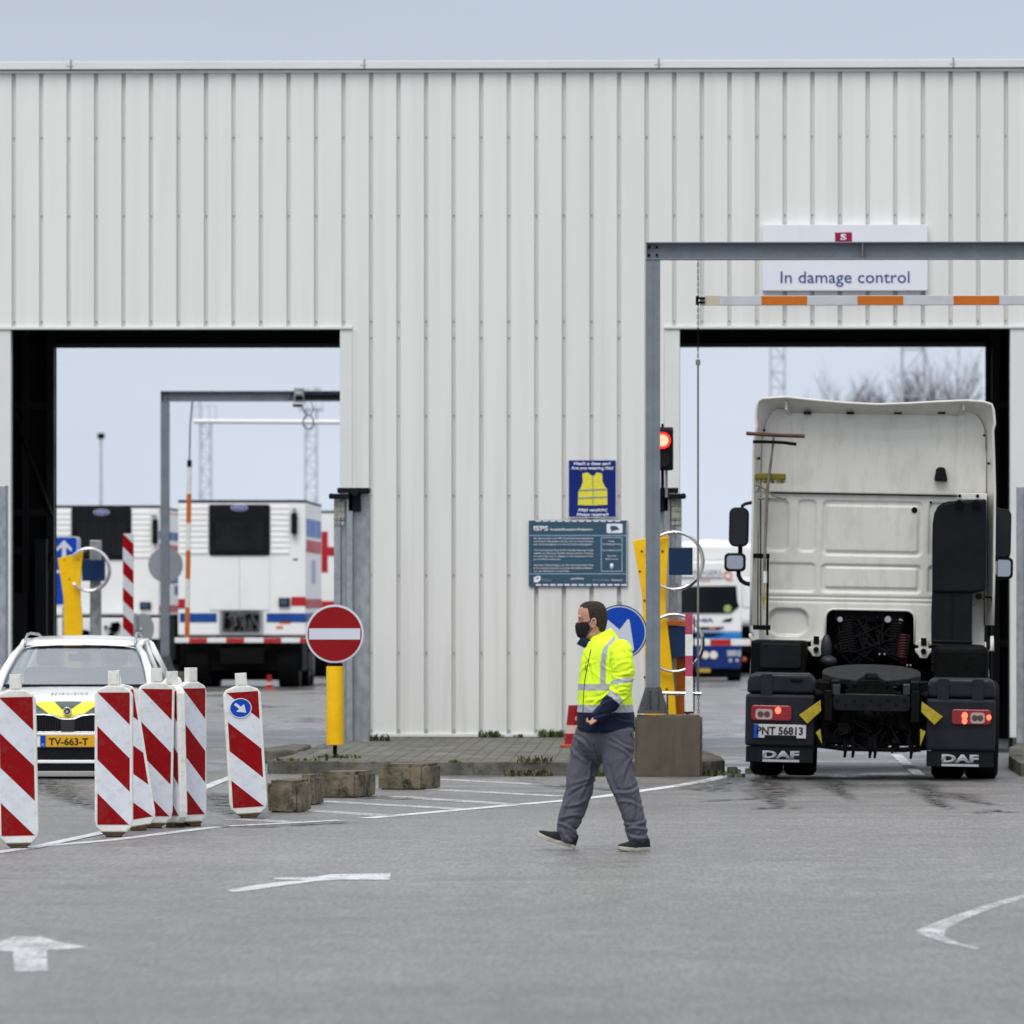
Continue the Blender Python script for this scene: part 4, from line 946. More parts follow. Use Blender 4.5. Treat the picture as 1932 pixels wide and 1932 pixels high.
for i, (px, n, h, s_, lb, zz, yy) in enumerate(((640, 60, .05, .16, 'weeds round the foot of the no-entry sign', .135, 63.3), (560, 40, .035, .2, 'moss and weeds on the kerb left of the no-entry sign', .135, 62.2), (1010, 50, .09, .12, 'dry weeds growing over the kerb edge left of the man', .13, 61.7), (1000, 90, .08, .16, 'dry leaf litter and weeds in the gutter left of the man', .0, 61.45), (860, 16, .035, .05, 'small weed on the kerb right of the pebbly block', .13, 61.7), (1125, 50, .08, .12, 'gutter weeds just behind the man', .0, 61.4), (1345, 60, .07, .2, 'weeds in the crumbled kerb right of the tall block', .0, 61.5))):
    p = at(px, 1440, yy); weed(p.x, yy, zz, n, h, s_, lb, M_weedd if 'dry' in lb else M_weed, seed=20 + i)
# ================================================================== TRUCK TRACTOR (seen from behind)
TY = 59.9
MT = Matrix.Translation((2.04, TY, .012)) @ Matrix.Rotation(radians(-2.3), 4, 'Z') @ Matrix.Rotation(radians(1.05), 4, 'Y')
MTi = MT.inverted()
def TL(px, py, yl):
    o = MTi @ Vector((0, 0, CAMZ)); d = MTi.to_3x3() @ ray(px, py); t = (yl - o.y) / d.y; p = o + d * t
    return (p.x, p.z)
def c3(x, y, yl=3.5): return TL((1400 + x / 2.981) / 1.06, (750 + y / 2.981) / 1.06, yl)
def c4(x, y, yl=0.0): return TL((1400 + x / 2.981) / 1.06, (1200 + y / 2.981) / 1.06, yl)
truck = empty('truck_tractor'); truck.matrix_world = MT
tag(truck, 'cream white truck tractor without trailer, seen from behind at the right doorway', 'truck')
CW = 1.235  # half width
YC = 3.5
# --- outlines of the rear edge and of the inner arch
outer = [c3(*p, 3.2) for p in ((302, 1491), (306, 1200), (314, 900), (318, 660), (319, 480), (324, 380), (340, 300), (332, 250), (338, 190), (348, 155), (372, 141), (440, 136), (510, 132), (680, 150), (860, 166), (1050, 176), (1240, 170), (1420, 160), (1590, 153), (1690, 160), (1738, 176), (1750, 210), (1757, 290), (1746, 330), (1752, 500), (1757, 700), (1755, 900), (1752, 1200), (1746, 1491))]
inner = [c3(*p, YC) for p in ((352, 1491), (354, 1200), (356, 900), (360, 660), (366, 480), (372, 380), (384, 310), (400, 270), (418, 240), (440, 218), (470, 204), (500, 205), (540, 232), (680, 236), (860, 240), (1050, 243), (1240, 246), (1420, 249), (1545, 246), (1600, 226), (1640, 240), (1672, 270), (1692, 310), (1704, 360), (1708, 500), (1708, 700), (1708, 900), (1706, 1200), (1702, 1491))]
g = MB(); n = len(outer)
vs = [(x, 3.2, z) for x, z in outer] + [(x, YC, z) for x, z in inner] + [(x + (.012 if x > .0 else -.012) * 0, 5.75 - .0, z if z < 2.9 else z - .25) for x, z in outer]
fs = [(i, i + 1, n + i + 1, n + i) for i in range(n - 1)] + [(i + 1, i, 2 * n + i, 2 * n + i + 1) for i in range(n - 1)]
g.add(vs, fs)
xm_ = sum(x for x, z in inner) / n
g.add([(x, YC, z) for x, z in inner] + [(x + (xm_ - x) * .06, YC + .05, z - (.05 if z > 3.3 else 0)) for x, z in inner], [(i, i + 1, n + i + 1, n + i) for i in range(n - 1)])
o = g.build('cab_shell', M_cab, truck, smooth='auto')
g = MB(); g.tube([(x, 3.205, z) for x, z in outer], .014, 8); g.build('shell_edge', M_cab, truck, smooth=True)
# gussets under the spoiler
g = MB()
for px in (520, 1578):
    a = c3(px, 150, 3.25); b_ = c3(px + (25 if px < 1000 else -25), 235, YC)
    g.add([(a[0], 3.25, a[1] - .01), (a[0], 3.25, a[1] - .10), (b_[0], YC, b_[1] - .01), (b_[0], YC, b_[1] + .1)], [(0, 1, 2, 3)])
o = g.build('spoiler_gusset', M_cab, truck); sm = o.modifiers.new('s', 'SOLIDIFY'); sm.thickness = .02
# --- back wall: grid with pressed recesses
def sd_rr(x, z, x0, x1, z0, z1, r):
    cx, cz = (x0 + x1) / 2, (z0 + z1) / 2; qx = abs(x - cx) - (x1 - x0) / 2 + r; qz = abs(z - cz) - (z1 - z0) / 2 + r
    return min(max(qx, qz), 0) + sqrt(max(qx, 0) ** 2 + max(qz, 0) ** 2) - r
recs = []
for (x0, y0, x1, y1, r, dep) in ((395, 745, 522, 1048, .055, .022), (588, 745, 687, 1052, .05, .022), (735, 748, 1322, 1082, .06, .018), (1368, 762, 1640, 1090, .055, .02),
                                 (395, 1120, 683, 1292, .04, .018), (725, 1128, 1316, 1302, .045, .02), (1362, 1140, 1640, 1310, .04, .02)):
    a = c3(x0, y0); b_ = c3(x1, y1); recs.append((a[0], b_[0], b_[1], a[1], r, dep))
a = c3(755, 775); b_ = c3(1297, 1058); recs.append((a[0], b_[0], b_[1], a[1], .03, -.016))
a = c3(748, 1145); b_ = c3(1292, 1275); recs.append((a[0], b_[0], b_[1], a[1], .02, -.017))
a = c3(412, 1392); b_ = c4(640, 212, YC); recs.append((a[0], b_[0], b_[1], a[1], .11, .05))
hole = (c4(748, 58, YC)[0], c4(1282, 58, YC)[0], c4(0, 330, YC)[1] - .4, c4(1000, 58, YC)[1])
zseam1 = c3(1000, 712)[1]; zs2 = c3(900, 1327)[1]; zs3 = c3(900, 1352)[1]
xcr0 = c3(545, 500)[0]; xcr1 = c3(1525, 500)[0]
zbot = c4(500, 238, YC)[1]
arch = inner
def top_at(x):
    # height of the inner arch at x
    best = 0
    for (xa, za), (xb, zb) in zip(arch[:-1], arch[1:]):
        if min(xa, xb) - 1e-6 <= x <= max(xa, xb) + 1e-6 and abs(xb - xa) > 1e-6:
            z = za + (zb - za) * (x - xa) / (xb - xa); best = max(best, z)
    return best
g = MB(); st = .0125; xs0 = min(p[0] for p in arch) + .012; xs1 = max(p[0] for p in arch) - .012
nx = int((xs1 - xs0) / st); zmax = max(p[1] for p in arch); nz_ = int((zmax - zbot) / st) + 1
idx = {}
def depth(x, z):
    d = 0
    for (x0, x1, z0, z1, r, dep) in recs:
        s_ = sd_rr(x, z, x0, x1, z0, z1, r); t = max(0, min(1, .5 - s_ / .022)); t = t * t * (3 - 2 * t); d += dep * t
    for zz, ww, dp in ((zs2, .010, .014), (zs3, .010, .014)):
        d += dp * math.exp(-((z - zz) / ww) ** 2)
    if z > zseam1:
        d -= .03; 
        for xc in (xcr0 - (z - zseam1) * .03, xcr1 + (z - zseam1) * .03):
            d += .012 * math.exp(-((x - xc) / .018) ** 2)
        d += .10 * max(0, (abs(x) - .98)) ** 1.3
    return d
for j in range(nz_ + 1):
    for i in range(nx + 1):
        x = xs0 + (xs1 - xs0) * i / nx; z = min(zbot + st * j, 9)
        if z > top_at(x) + .02: continue
        if hole[0] < x < hole[1] and z < hole[3] and sd_rr(x, z, *hole, .09) < 0: continue
        idx[i, j] = len(g.v); g.v.append(Vector((x, YC + depth(x, z), z)))
for j in range(nz_):
    for i in range(nx):
        q = [(i, j), (i + 1, j), (i + 1, j + 1), (i, j + 1)]
        if all(k in idx for k in q): g.f.append([idx[k] for k in q]); g.m.append(0)
g.build('cab_rear_wall', M_cab, truck, smooth=True)
g = MB(); xa = c3(420, 700)[0]; xb = c3(1545, 718)[0]; g.box(xa, xb, YC - .034, YC - .028, zseam1 - .008, zseam1 + .006); g.build('seam', M_dark, truck)
g = MB(); h0, h1, h2, h3 = hole; pts = [(h0, YC, zbot - .02)] + [(x, YC, z) for x, z in reversed(rrect(h0, h1, zbot - .6, h3, .09)[:12])] + [(h1, YC, zbot - .02)]
g.tube(pts, .013, 8); g.build('opening_rim', M_cab, truck, smooth=True)
# lower edge flange and corner legs
g = MB()
g.box(xs0, h0 - .01, YC - .01, YC + .12, zbot - .012, zbot + .012); g.box(h1 + .01, xs1, YC - .01, YC + .12, zbot - .03, zbot + .0)
g.build('lower_flange', M_cab, truck, bevel=.005)
for (x0, y0, x1, y1) in ((640, 235, 745, 345), (1280, 245, 1385, 355)):
    P_ = lambda x, y: c4(x, y, YC - .1)
    g = MB(); xm = (x0 + x1) / 2
    g.prism_y([P_(xm - 32, y0 - 6), P_(xm + 32, y0 - 6), P_(xm + 30, y0 + 45), P_(xm + 52, y0 + 42), P_(xm + 50, y0 + 62), P_(xm + 28, y0 + 88), P_(xm + 22, y1 - 8), P_(xm - 22, y1 - 8), P_(xm - 28, y0 + 88), P_(xm - 50, y0 + 62), P_(xm - 52, y0 + 42), P_(xm - 30, y0 + 45)], YC - .1, YC + .05)
    g.build('cab_mount', M_cab, truck, bevel=.01)
    g = MB(); a = P_(xm, y0 + 60); g.cyl((a[0], YC - .13, a[1]), (a[0], YC - .1, a[1]), .03, 12); g.box(a[0] - .03, a[0] + .03, YC - .112, YC - .101, a[1] + .06, a[1] + .14); g.build('mount_bolt', M_dark, truck)
# cab body, windows, front behind (seen from the side only)
g = MB(); g.box(-CW + .09, CW - .09, YC + .3, 5.85, 1.15, 3.1); g.box(-CW + .12, CW - .12, YC + .3, 5.7, 3.1, 3.62)
g.box(-CW + .05, CW - .05, 4.2, 5.9, .35, 1.1)
g.build('cab_core', M_dark, truck, bevel=.05)
g = MB()
for s in (-1, 1):
    g.box(s * 1.262 - .004, s * 1.262 + .004, 4.45, 5.3, 2.05, 2.75)
g.build('side_window', mat('dark_glass', (.01, .012, .015), .06, rvar=.02), truck)
# collar ends curling down beside the battery box
for pts in (((302, 200), (300, 215), (322, 240), (322, 262), (308, 320), (300, 440)), ((1740, 215), (1742, 300), (1722, 302), (1700, 250), (1704, 300), (1722, 460))):
    g = MB(); pp = [c4(x, y, 3.2) for x, y in pts]
    if pts[0][0] < 1000: g.tube([(x, 3.2, z) for x, z in pp], [.018, .018, .014, .01, .008, .006], 8)
    else: g.tube([(x, 3.2, z) for x, z in pp[:3]], [.018, .022, .008], 8); g.tube([(x, 3.25, z) for x, z in pp[3:]], .008, 8)
    g.build('collar_end', M_cab, truck, smooth=True)
g = MB()   # seals and straps on the inside of the side collars
for x0, yy in ((344, 0), (1716, 0)):
    pts = [c3(x0, y, 3.4) for y in (720, 900, 1100, 1300, 1491)]
    for dx in (-.035, .0, .03): g.tube([(x + dx, 3.44, z) for x, z in pts], .006, 6)
for yy in (1075, ): 
    a = c3(315, yy, 3.25); b_ = c3(415, yy + 10, 3.25); g.box(a[0], b_[0], 3.22, 3.3, a[1] - .03, a[1] + .02)
for x0, x1, y in ((316, 420, 1490),): a = c3(x0, y, 3.3); b_ = c3(x1, y, 3.3); g.box(a[0], b_[0], 3.24, 3.4, a[1] - .05, a[1] + .0)
a = c3(1700, 1325, 3.3); b_ = c3(1752, 1325, 3.3); g.box(a[0], b_[0], 3.24, 3.3, a[1] - .01, a[1] + .012)
for (x, y) in ((382, 330), (352, 497), (1694, 360), (1720, 527)): a = c3(x, y, 3.33); g.cyl((a[0], 3.3, a[1]), (a[0], 3.36, a[1]), .015, 8)
g.build('collar_fitting', M_dark, truck)
# spoiler underside fixings
g = MB()
for x in (640, 895, 1180, 1440): a = c3(x, 228, 3.45); g.box(a[0] - .04, a[0] + .04, 3.4, 3.47, a[1] - .01, a[1] + .012)
g.build('spoiler_clip', M_black, truck)
g = MB(); a = c3(1395, 632, 3.42); b_ = c3(1478, 550, 3.42); g.prism_y([(a[0], a[1] + .01), (a[0] + .02, a[1]), (b_[0] - .015, a[1] - .005), (b_[0], a[1] + .01), (b_[0] - .03, b_[1] - .01), (b_[0] - .06, b_[1]), (a[0] + .05, b_[1]), (a[0] + .02, b_[1] - .02)], 3.38, 3.48); g.build('rear_camera', M_black, truck, bevel=.01)
g = MB(); a = c3(1278, 805); g.cyl((a[0], YC - .01, a[1]), (a[0], YC + .02, a[1]), .032, 16); a = c3(1376, 760); g.cyl((a[0], YC - .01, a[1]), (a[0], YC + .02, a[1]), .015, 12); g.build('plug', M_dark, truck, bevel=.004)
# --- black air intake
P_ = lambda x, y: c3(x, y, 3.05)
P4 = lambda x, y: c4(x, y, 3.05)
g = MB()
sil = [P_(1384, 1300), P_(1384, 1000), P_(1387, 880), P_(1396, 825), P_(1415, 785), P_(1445, 762), P_(1480, 752), P_(1600, 745), P_(1708, 738), P_(1710, 1000), P_(1706, 1285), P_(1670, 1305), P_(1640, 1290), P_(1600, 1245), P_(1500, 1250)]
g.prism_y([P_(1384, 1300), P_(1384, 1000), P_(1387, 880), P_(1396, 825), P_(1415, 785), P_(1445, 762), P_(1480, 752), P_(1600, 745), P_(1708, 738), P_(1710, 1000), P_(1706, 1285), P_(1625, 1300)], 3.08, 3.42)
g.build('air_intake', M_black, truck, bevel=.03, seg=3)
g = MB(); g.prism_y([P4(1378, 430), P4(1380, 300), P4(1378, 100), P4(1384, -60), P4(1622, -60), P4(1622, 240), P4(1625, 430)], 3.1, 3.44)
for y in (245, 268, 375): a = P4(1378, y); b_ = P4(1626, y); g.box(a[0], b_[0], 3.08, 3.1, a[1] - .012, a[1] + .012)
a = P4(1500, 225); g.box(a[0] - .008, a[0] + .008, 3.085, 3.1, a[1], P4(1500, -40)[1]); g.build('intake_duct', M_black, truck, bevel=.012)
g = MB(); a = P_(1430, 1285); b_ = P_(1600, 1270); g.box(a[0], b_[0], 3.074, 3.08, a[1] - .006, a[1] + .006); g.build('intake_latch', M_dark, truck)
g = MB(); a = P_(1535, 742); b_ = P_(1712, 706); g.box(a[0], b_[0], 3.12, 3.4, a[1], b_[1]); g.build('intake_bracket', M_cab, truck, bevel=.006)
g = MB()
for x in (1548, 1655): q = P_(x, 720); g.cyl((q[0], 3.1, q[1]), (q[0], 3.125, q[1]), .018, 10)
for x in (1545, 1645): q = P_(x, 752); g.cyl((q[0], 3.04, q[1] - .03), (q[0], 3.2, q[1] - .03), .045, 12)
q = P_(1662, 1320); g.cyl((q[0], 3.06, q[1]), (q[0], 3.3, q[1]), .035, 12)
g.build('intake_fixing', M_dark, truck)
# --- mirrors
M_mirrorglass = mat('mirror_glass', (.38, .39, .42), .04, metal=1, rvar=.02, var=.02)
def mirror(cr, x0, y0, x1, y1, r, yl, glass):
    a = c3(x0, y1, yl); b_ = c3(x1, y0, yl)
    m = MB(); m.prism_y(rrect(a[0], b_[0], a[1], b_[1], r), yl, yl + .12); h = m.build('mirror', M_black, truck, bevel=.02, seg=3)
    k = MB(); i_ = .028 if glass == 'bright' else .02; k.prism_y(rrect(a[0] + i_, b_[0] - i_, a[1] + i_, b_[1] - i_, r * .7), yl - .004, yl - .0005)
    k.build('mirror_glass', M_mirrorglass if glass == 'bright' else mat('dull_mirror_back', (.012, .013, .015), .2), h); return h
mirror(0, 170, 790, 292, 1022, .07, 4.9, 'dark'); mirror(0, 143, 1062, 273, 1170, .05, 4.9, 'bright')
mirror(0, 1740, 800, 1858, 1092, .07, 4.9, 'dark'); mirror(0, 1745, 1088, 1868, 1215, .05, 4.9, 'bright')
g = MB()
def t3(g, pts, r, yl): g.tube([(c3(x, y, yl)[0], yl, c3(x, y, yl)[1]) for x, y in pts], r, 10)
t3(g, [(250, 800), (252, 780), (270, 768), (310, 760)], .018, 5.0); t3(g, [(240, 1000), (240, 1070)], .025, 5.0); t3(g, [(228, 1160), (230, 1195), (245, 1225), (270, 1242), (310, 1250)], .024, 5.0)
t3(g, [(1700, 790), (1780, 800), (1800, 820)], .02, 5.0); t3(g, [(1800, 1080), (1800, 1120)], .025, 5.0); t3(g, [(1700, 1225), (1790, 1205)], .024, 5.0)
g.build('mirror_arm', M_black, truck, smooth=True)
# --- cable rod on the left collar
g = MB(); t3(g, [(405, 1080), (402, 1300), (400, 1491)], .013, 3.15); a = c4(402, 210, 3.15); g.cyl((c3(400, 1491, 3.15)[0], 3.15, c3(400, 1491, 3.15)[1]), (a[0], 3.15, a[1]), .013, 8); g.build('black_rod', M_blackm, truck)
g = MB(); t3(g, [(325, 655), (360, 665), (400, 690), (440, 720), (500, 738)], .009, 3.14); t3(g, [(330, 700), (360, 660), (345, 700)], .008, 3.14); a = c3(420, 732, 3.14); b_ = c3(515, 745, 3.14); g.box(a[0], b_[0], 3.12, 3.16, b_[1], a[1]); t3(g, [(345, 735), (420, 738)], .012, 3.16); g.build('tool_bracket', mat('dull_metal', (.2, .2, .2), .4, metal=.6), truck)
# squeegee and brush are carried tools
def tool(name, cat, label):
    e = empty(name); e.matrix_world = MT; tag(e, label, cat); return e
sq = tool('squeegee', 'squeegee', 'long-handled rubber squeegee with two cross bars strapped to the left of the cab')
g = MB(); t3(g, [(440, 372), (425, 500), (400, 690), (392, 900), (385, 1110), (384, 1240)], [.011, .014, .018, .018, .015, .012], 3.1); g.build('handle', mat('weathered_wood_handle', (.17, .15, .13), .6, var=.3, vscale=12), sq, smooth=True)
g = MB()
for (xa_, ya_, xb_, yb_) in ((275, 348, 625, 365),):
    a = c3(xa_, ya_, 3.08); b_ = c3(xb_, yb_, 3.08); g.tube([(a[0], 3.08, a[1]), ((a[0] + b_[0]) / 2, 3.08, (a[1] + b_[1]) / 2 - .004), (b_[0], 3.08, b_[1])], .02, 8)
g.build('cross_bar', mat('rusty_brown_bar', (.10, .045, .03), .6, var=.4, vscale=10), sq, smooth='auto')
g = MB(); t3(g, [(315, 398), (380, 398), (440, 400), (500, 403), (575, 413)], .017, 3.06); g.build('rubber_blade', M_blackm, sq, smooth='auto')
g = MB(); t3(g, [(388, 1170), (388, 1240)], .02, 3.09); g.build('tape', M_white, sq); g = MB(); t3(g, [(378, 1320), (380, 1370)], [.02, .008], 3.09); t3(g, [(384, 1240), (382, 1300), (378, 1370), (385, 1400)], .006, 3.09); g.build('strap', mat('ochre_strap', (.4, .25, .03), .6), sq)
br = tool('wash_brush', 'brush', 'olive yellow wash brush held behind the squeegee handle')
g = MB(); a = c3(328, 622, 3.14); b_ = c3(512, 588, 3.14); g.box(a[0], b_[0], 3.13, 3.2, a[1], b_[1]); g.build('brush_back', mat('olive_yellow_plastic', (.17, .14, .01), .5), br, bevel=.012)
g = MB(); random.seed(3)
for i in range(90):
    x = a[0] + (b_[0] - a[0]) * random.random(); y = random.uniform(3.13, 3.19); g.tube([(x, y, a[1] + .005), (x + random.gauss(0, .008), y - .02, a[1] - random.uniform(.02, .045))], .003, 4)
g.build('bristles', mat('olive_bristles', (.14, .12, .02), .8), br)
# --- dark space under the cab: rear cross member, air lines
g = MB(); a = c4(752, 90, 3.75); b_ = c4(1278, 90, 3.75); g.box(-1.15, 1.15, 3.9, 4.1, .42, a[1] + .25); g.build('dark_backing_plate', M_dark, truck)  # plain dark plate, widened to stop light showing through under the truck
g = MB(); a = c4(800, 128, 3.6); b_ = c4(1225, 70, 3.6); g.box(a[0], b_[0], 3.55, 3.7, a[1], b_[1])
for x in (870, 910, 975, 1060, 1150): q = c4(x, 105, 3.5); g.cyl((q[0], 3.5, q[1]), (q[0], 3.56, q[1]), .02, 10)
g.box(a[0], b_[0], 3.5, 3.7, a[1] - .30, a[1] - .26); g.build('connection_panel', M_dark, truck, bevel=.01)
g = MB()
for x, y, r_ in ((835, 115, .028), (1120, 115, .034), (1195, 125, .024)): q = c4(x, y, 3.45); g.cyl((q[0], 3.42, q[1]), (q[0], 3.5, q[1]), r_, 14)
for x in (760, 780, 1070, 1100, 1235, 1255): q = c4(x, 388 if x < 900 or x > 1200 else 322, 3.2); g.cyl((q[0], 3.2, q[1]), (q[0], 3.22, q[1]), .010, 8)
g.build('coupling', mat('bright_coupling', (.5, .5, .5), .3, metal=.8), truck)
def coil(pa, pb, R_, turns, r, m, nm, sag=0.0):
    a = Vector(pa); b_ = Vector(pb); ax = (b_ - a).normalized(); u = ax.cross(Vector((0, 1, 0))).normalized(); v = ax.cross(u); pts = []
    N = turns * 12
    for i in range(N + 1):
        t = i / N; p = a.lerp(b_, t) + Vector((0, 0, -sag * 4 * t * (1 - t))); th = 2 * pi * turns * t
        pts.append(p + u * cos(th) * R_ + v * sin(th) * R_)
    g = MB(); g.tube(pts, r, 6); return g.build(nm, m, truck, smooth=True)
def V4(x, y, yl): q = c4(x, y, yl); return (q[0], yl, q[1])
coil(V4(875, 130, 3.4), V4(905, 330, 3.3), .062, 13, .012, M_blackm, 'air_line')
coil(V4(845, 200, 3.35), V4(870, 330, 3.25), .05, 8, .011, M_blackm, 'air_line')
coil(V4(1180, 130, 3.4), V4(1140, 345, 3.3), .062, 14, .012, M_blackm, 'air_line')
coil(V4(1215, 215, 3.35), V4(1200, 360, 3.25), .055, 9, .011, mat('dark_red_hose', (.05, .008, .012), .5), 'air_line')
coil(V4(950, 150, 3.5), V4(1080, 350, 3.4), .05, 12, .010, M_blackm, 'air_line')
g = MB(); random.seed(11)
for i in range(16):
    a = V4(random.uniform(820, 1230), random.uniform(110, 180), 3.5); b_ = V4(random.uniform(820, 1230), random.uniform(300, 400), 3.2); mid = (Vector(a) + Vector(b_)) / 2 + Vector((random.gauss(0, .15), -.1, -random.uniform(0, .12)))
    g.tube([a, Vector(a).lerp(mid, .5) + Vector((random.gauss(0, .03), 0, 0)), mid, Vector(b_).lerp(mid, .5), b_], .009, 6)
g.build('hose_tangle', M_blackm, truck, smooth=True)
# --- chassis
g = MB()
for s in (-1, 1):
    xx = .40 * s; g.box(xx - .04, xx + .04, .1, 4.2, .72, .98)
g.build('frame_rail', M_dark, truck, bevel=.01)
g = MB(); a = c4(790, 658); b_ = c4(1255, 568); g.prism_y(rrect(a[0], b_[0], a[1], b_[1], .05), -.02, .10)
g.build('cross_member', M_black, truck, bevel=.008)
g = MB(); 
for i in range(9):
    q = c4(820 + i * 50, 600 + (i % 2) * 25); g.cyl((q[0], -.028, q[1]), (q[0], -.02, q[1]), .014, 8)
g.build('cross_member_bolt', M_dark, truck)
g = MB()
for x0, x1, y0, y1 in ((740, 790, 540, 720), (1257, 1310, 545, 730)): a = c4(x0, y1); b_ = c4(x1, y0); g.box(a[0], b_[0], -.04, .3, a[1], b_[1])
g.build('rail_bracket', M_dark, truck, bevel=.008)
g = MB()
for x0, x1 in ((790, 834), (1210, 1253)): a = c4(x0, 566); b_ = c4(x1, 505); g.box(a[0], b_[0], .0, .5, a[1], b_[1])
a = c4(866, 562, .3); b_ = c4(1180, 530, .3); g.box(a[0], b_[0], .3, .9, a[1] - .05, a[1] + .0)
g.build('rail_end', mat('worn_grey_frame', (.03, .032, .038), .5, metal=.3, var=.3, vscale=12), truck, bevel=.006)
g = MB(); a = c4(870, 500, 1.0); b_ = c4(1185, 500, 1.0); 
for i in range(7):
    x = a[0] + (b_[0] - a[0]) * (i + .5) / 7; g.box(x - .03, x + .02, .95, 1.0, a[1] - .03, a[1] + .01 * (i % 3))
g.build('worn_plate', M_galv, truck, bevel=.004)
# fifth wheel: a tilted horseshoe plate
g = MB(); cx5 = c4(1022, 440, 1.35)[0]; zc = c4(1022, 452, 1.2)[1]
R5 = .50
pl = []
for i in range(41):
    t = radians(0 + 180 * i / 40); pl.append((cx5 + R5 * cos(t), 1.35 + .45 * sin(t)))
pl += [(cx5 - R5, 1.2), (cx5 - .36, .95), (cx5 - .15, .82), (cx5 - .07, 1.1), (cx5 - .05, 1.28), (cx5 + .05, 1.28), (cx5 + .07, 1.1), (cx5 + .15, .82), (cx5 + .36, .95), (cx5 + R5, 1.2)]
tilt = Matrix.Translation((cx5, 1.3, zc)) @ Matrix.Rotation(radians(9), 4, 'X') @ Matrix.Translation((-cx5, -1.3, 0))
g.prism_z(pl, -.035, .035, 0, tilt)
g.build('fifth_wheel', mat('greasy_coupling_plate', (.010, .011, .014), .6, metal=0, var=.6, vscale=10, bump=.8, bscale=20, spec=.2), truck, bevel=.012)
g = MB(); g.prism_x([(1.0, zc - .04), (1.6, zc - .03), (1.55, zc - .22), (1.05, zc - .22)], cx5 - .42, cx5 - .3); g.prism_x([(1.0, zc - .04), (1.6, zc - .03), (1.55, zc - .22), (1.05, zc - .22)], cx5 + .3, cx5 + .42); g.box(cx5 - .5, cx5 + .5, 1.0, 1.6, zc - .25, zc - .2)
g.cyl((cx5 + .1, 1.2, zc - .1), (cx5 + .95, 1.0, zc - .03), .014, 8); g.cyl((cx5 + .95, 1.0, zc - .03), (cx5 + 1.02, .98, zc - .07), .012, 8)
g.prism_y([(cx5 - .28, zc - .16), (cx5 - .1, zc - .04), (cx5 + .1, zc - .04), (cx5 + .28, zc - .16), (cx5 + .2, zc - .2), (cx5 - .2, zc - .2)], .86, .95)
g.build('fifth_wheel_base', M_dark, truck, bevel=.01)
# axle, differential, hanging bits
g = MB(); zc_ = .52
def blob(g, c, r, seg=20):
    bm = bmesh.new(); bmesh.ops.create_uvsphere(bm, u_segments=seg, v_segments=seg // 2, radius=1)
    vs = [Vector((c[0] + v.co.x * r[0], c[1] + v.co.y * r[1], c[2] + v.co.z * r[2])) for v in bm.verts]; fs = [[v.index for v in f.verts] for f in bm.faces]; bm.free(); g.add(vs, fs)
blob(g, (cx5, 1.0, .52), (.30, .28, .27)); g.cyl((-.95, 1.05, .52), (.95, 1.05, .52), .09, 16)
for i in range(10):
    a = 2 * pi * i / 10; g.cyl((cx5 + .22 * cos(a), .72, .52 + .2 * sin(a)), (cx5 + .22 * cos(a), .80, .52 + .2 * sin(a)), .016, 6)
g.build('axle', M_dark, truck, smooth='auto')
g = MB(); g.box(-.62, .62, 1.75, 1.95, .30, .97); g.build('chassis_backing_plate', M_dark, truck, bevel=.04)  # plain plate added behind the axle to keep the chassis centre dark
g = MB()
for s in (-1, 1):
    g.cyl((s * .48, .35, .42), (s * .48, .35, .82), .13, 18); g.cyl((s * .62, .62, .35), (s * .60, .7, .95), .035, 10); g.box(s * .48 - .16, s * .48 + .16, .2, 1.4, .36, .44)
    g.cyl((s * .3, .25, .5), (s * .3, .25, .72), .10, 14)
g.tube([(-.7, .3, .34), (-.3, .22, .30), (.3, .22, .30), (.7, .3, .34)], .025, 8)
g.cyl((-.35, .45, .62), (.2, .4, .66), .11, 16)
random.seed(4)
for i in range(26):
    x = random.uniform(-.6, .6); z = random.uniform(.32, .78); y = random.uniform(.08, .5)
    if i % 3: g.cyl((x, y, z), (x + random.uniform(-.1, .1), y + .05, z + random.uniform(-.12, .12)), random.uniform(.012, .035), 8)
    else: g.box(x - .05, x + .05, y, y + .1, z - .04, z + .05)
g.build('suspension', M_dark, truck, smooth='auto')
g = MB()
for i in range(26):
    x = random.uniform(-.5, .5); pts = [(x, .12 + random.random() * .1, random.uniform(.55, .75))]
    for k in range(5): q = pts[-1]; pts.append((q[0] + random.gauss(0, .07), q[1] + random.gauss(0, .03), max(.27, q[2] - random.uniform(-.02, .11))))
    g.tube(pts, random.uniform(.006, .011), 5)
for x in (-.30, -.22, -.05, .0, .36): g.tube([(x, .2, .42), (x + .02, .2, .3), (x + .01, .2, .21)], [.03, .02, .012], 6)
g.build('cable_clutter', M_blackm, truck, smooth=True)
g = MB()
for s in (-1, 1): g.prism_y([(s * .56, .62), (s * .74, .60), (s * .72, .28), (s * .6, .25)], .1, .5)
g.build('spray_guard', M_dark, truck, bevel=.02)
# yellow plates
M_yp = mat('dirty_yellow_plate', (.36, .28, .02), .45, var=.25, vscale=14, dirt=.5, dirtcol=(.1, .08, .02))
for poly in ([(718, 596), (590, 686), (640, 738), (722, 662)], [(1322, 606), (1448, 696), (1397, 745), (1318, 668)], [(690, 790), (718, 768), (728, 862)], [(1346, 786), (1312, 768), (1312, 874)]):
    g = MB(); g.prism_y([c4(x, y, -.06) for x, y in poly], -.07, -.03); g.build('yellow_plate', M_yp, truck, bevel=.006)
for pts in (((722, 500), (640, 500), (600, 520)),): pass
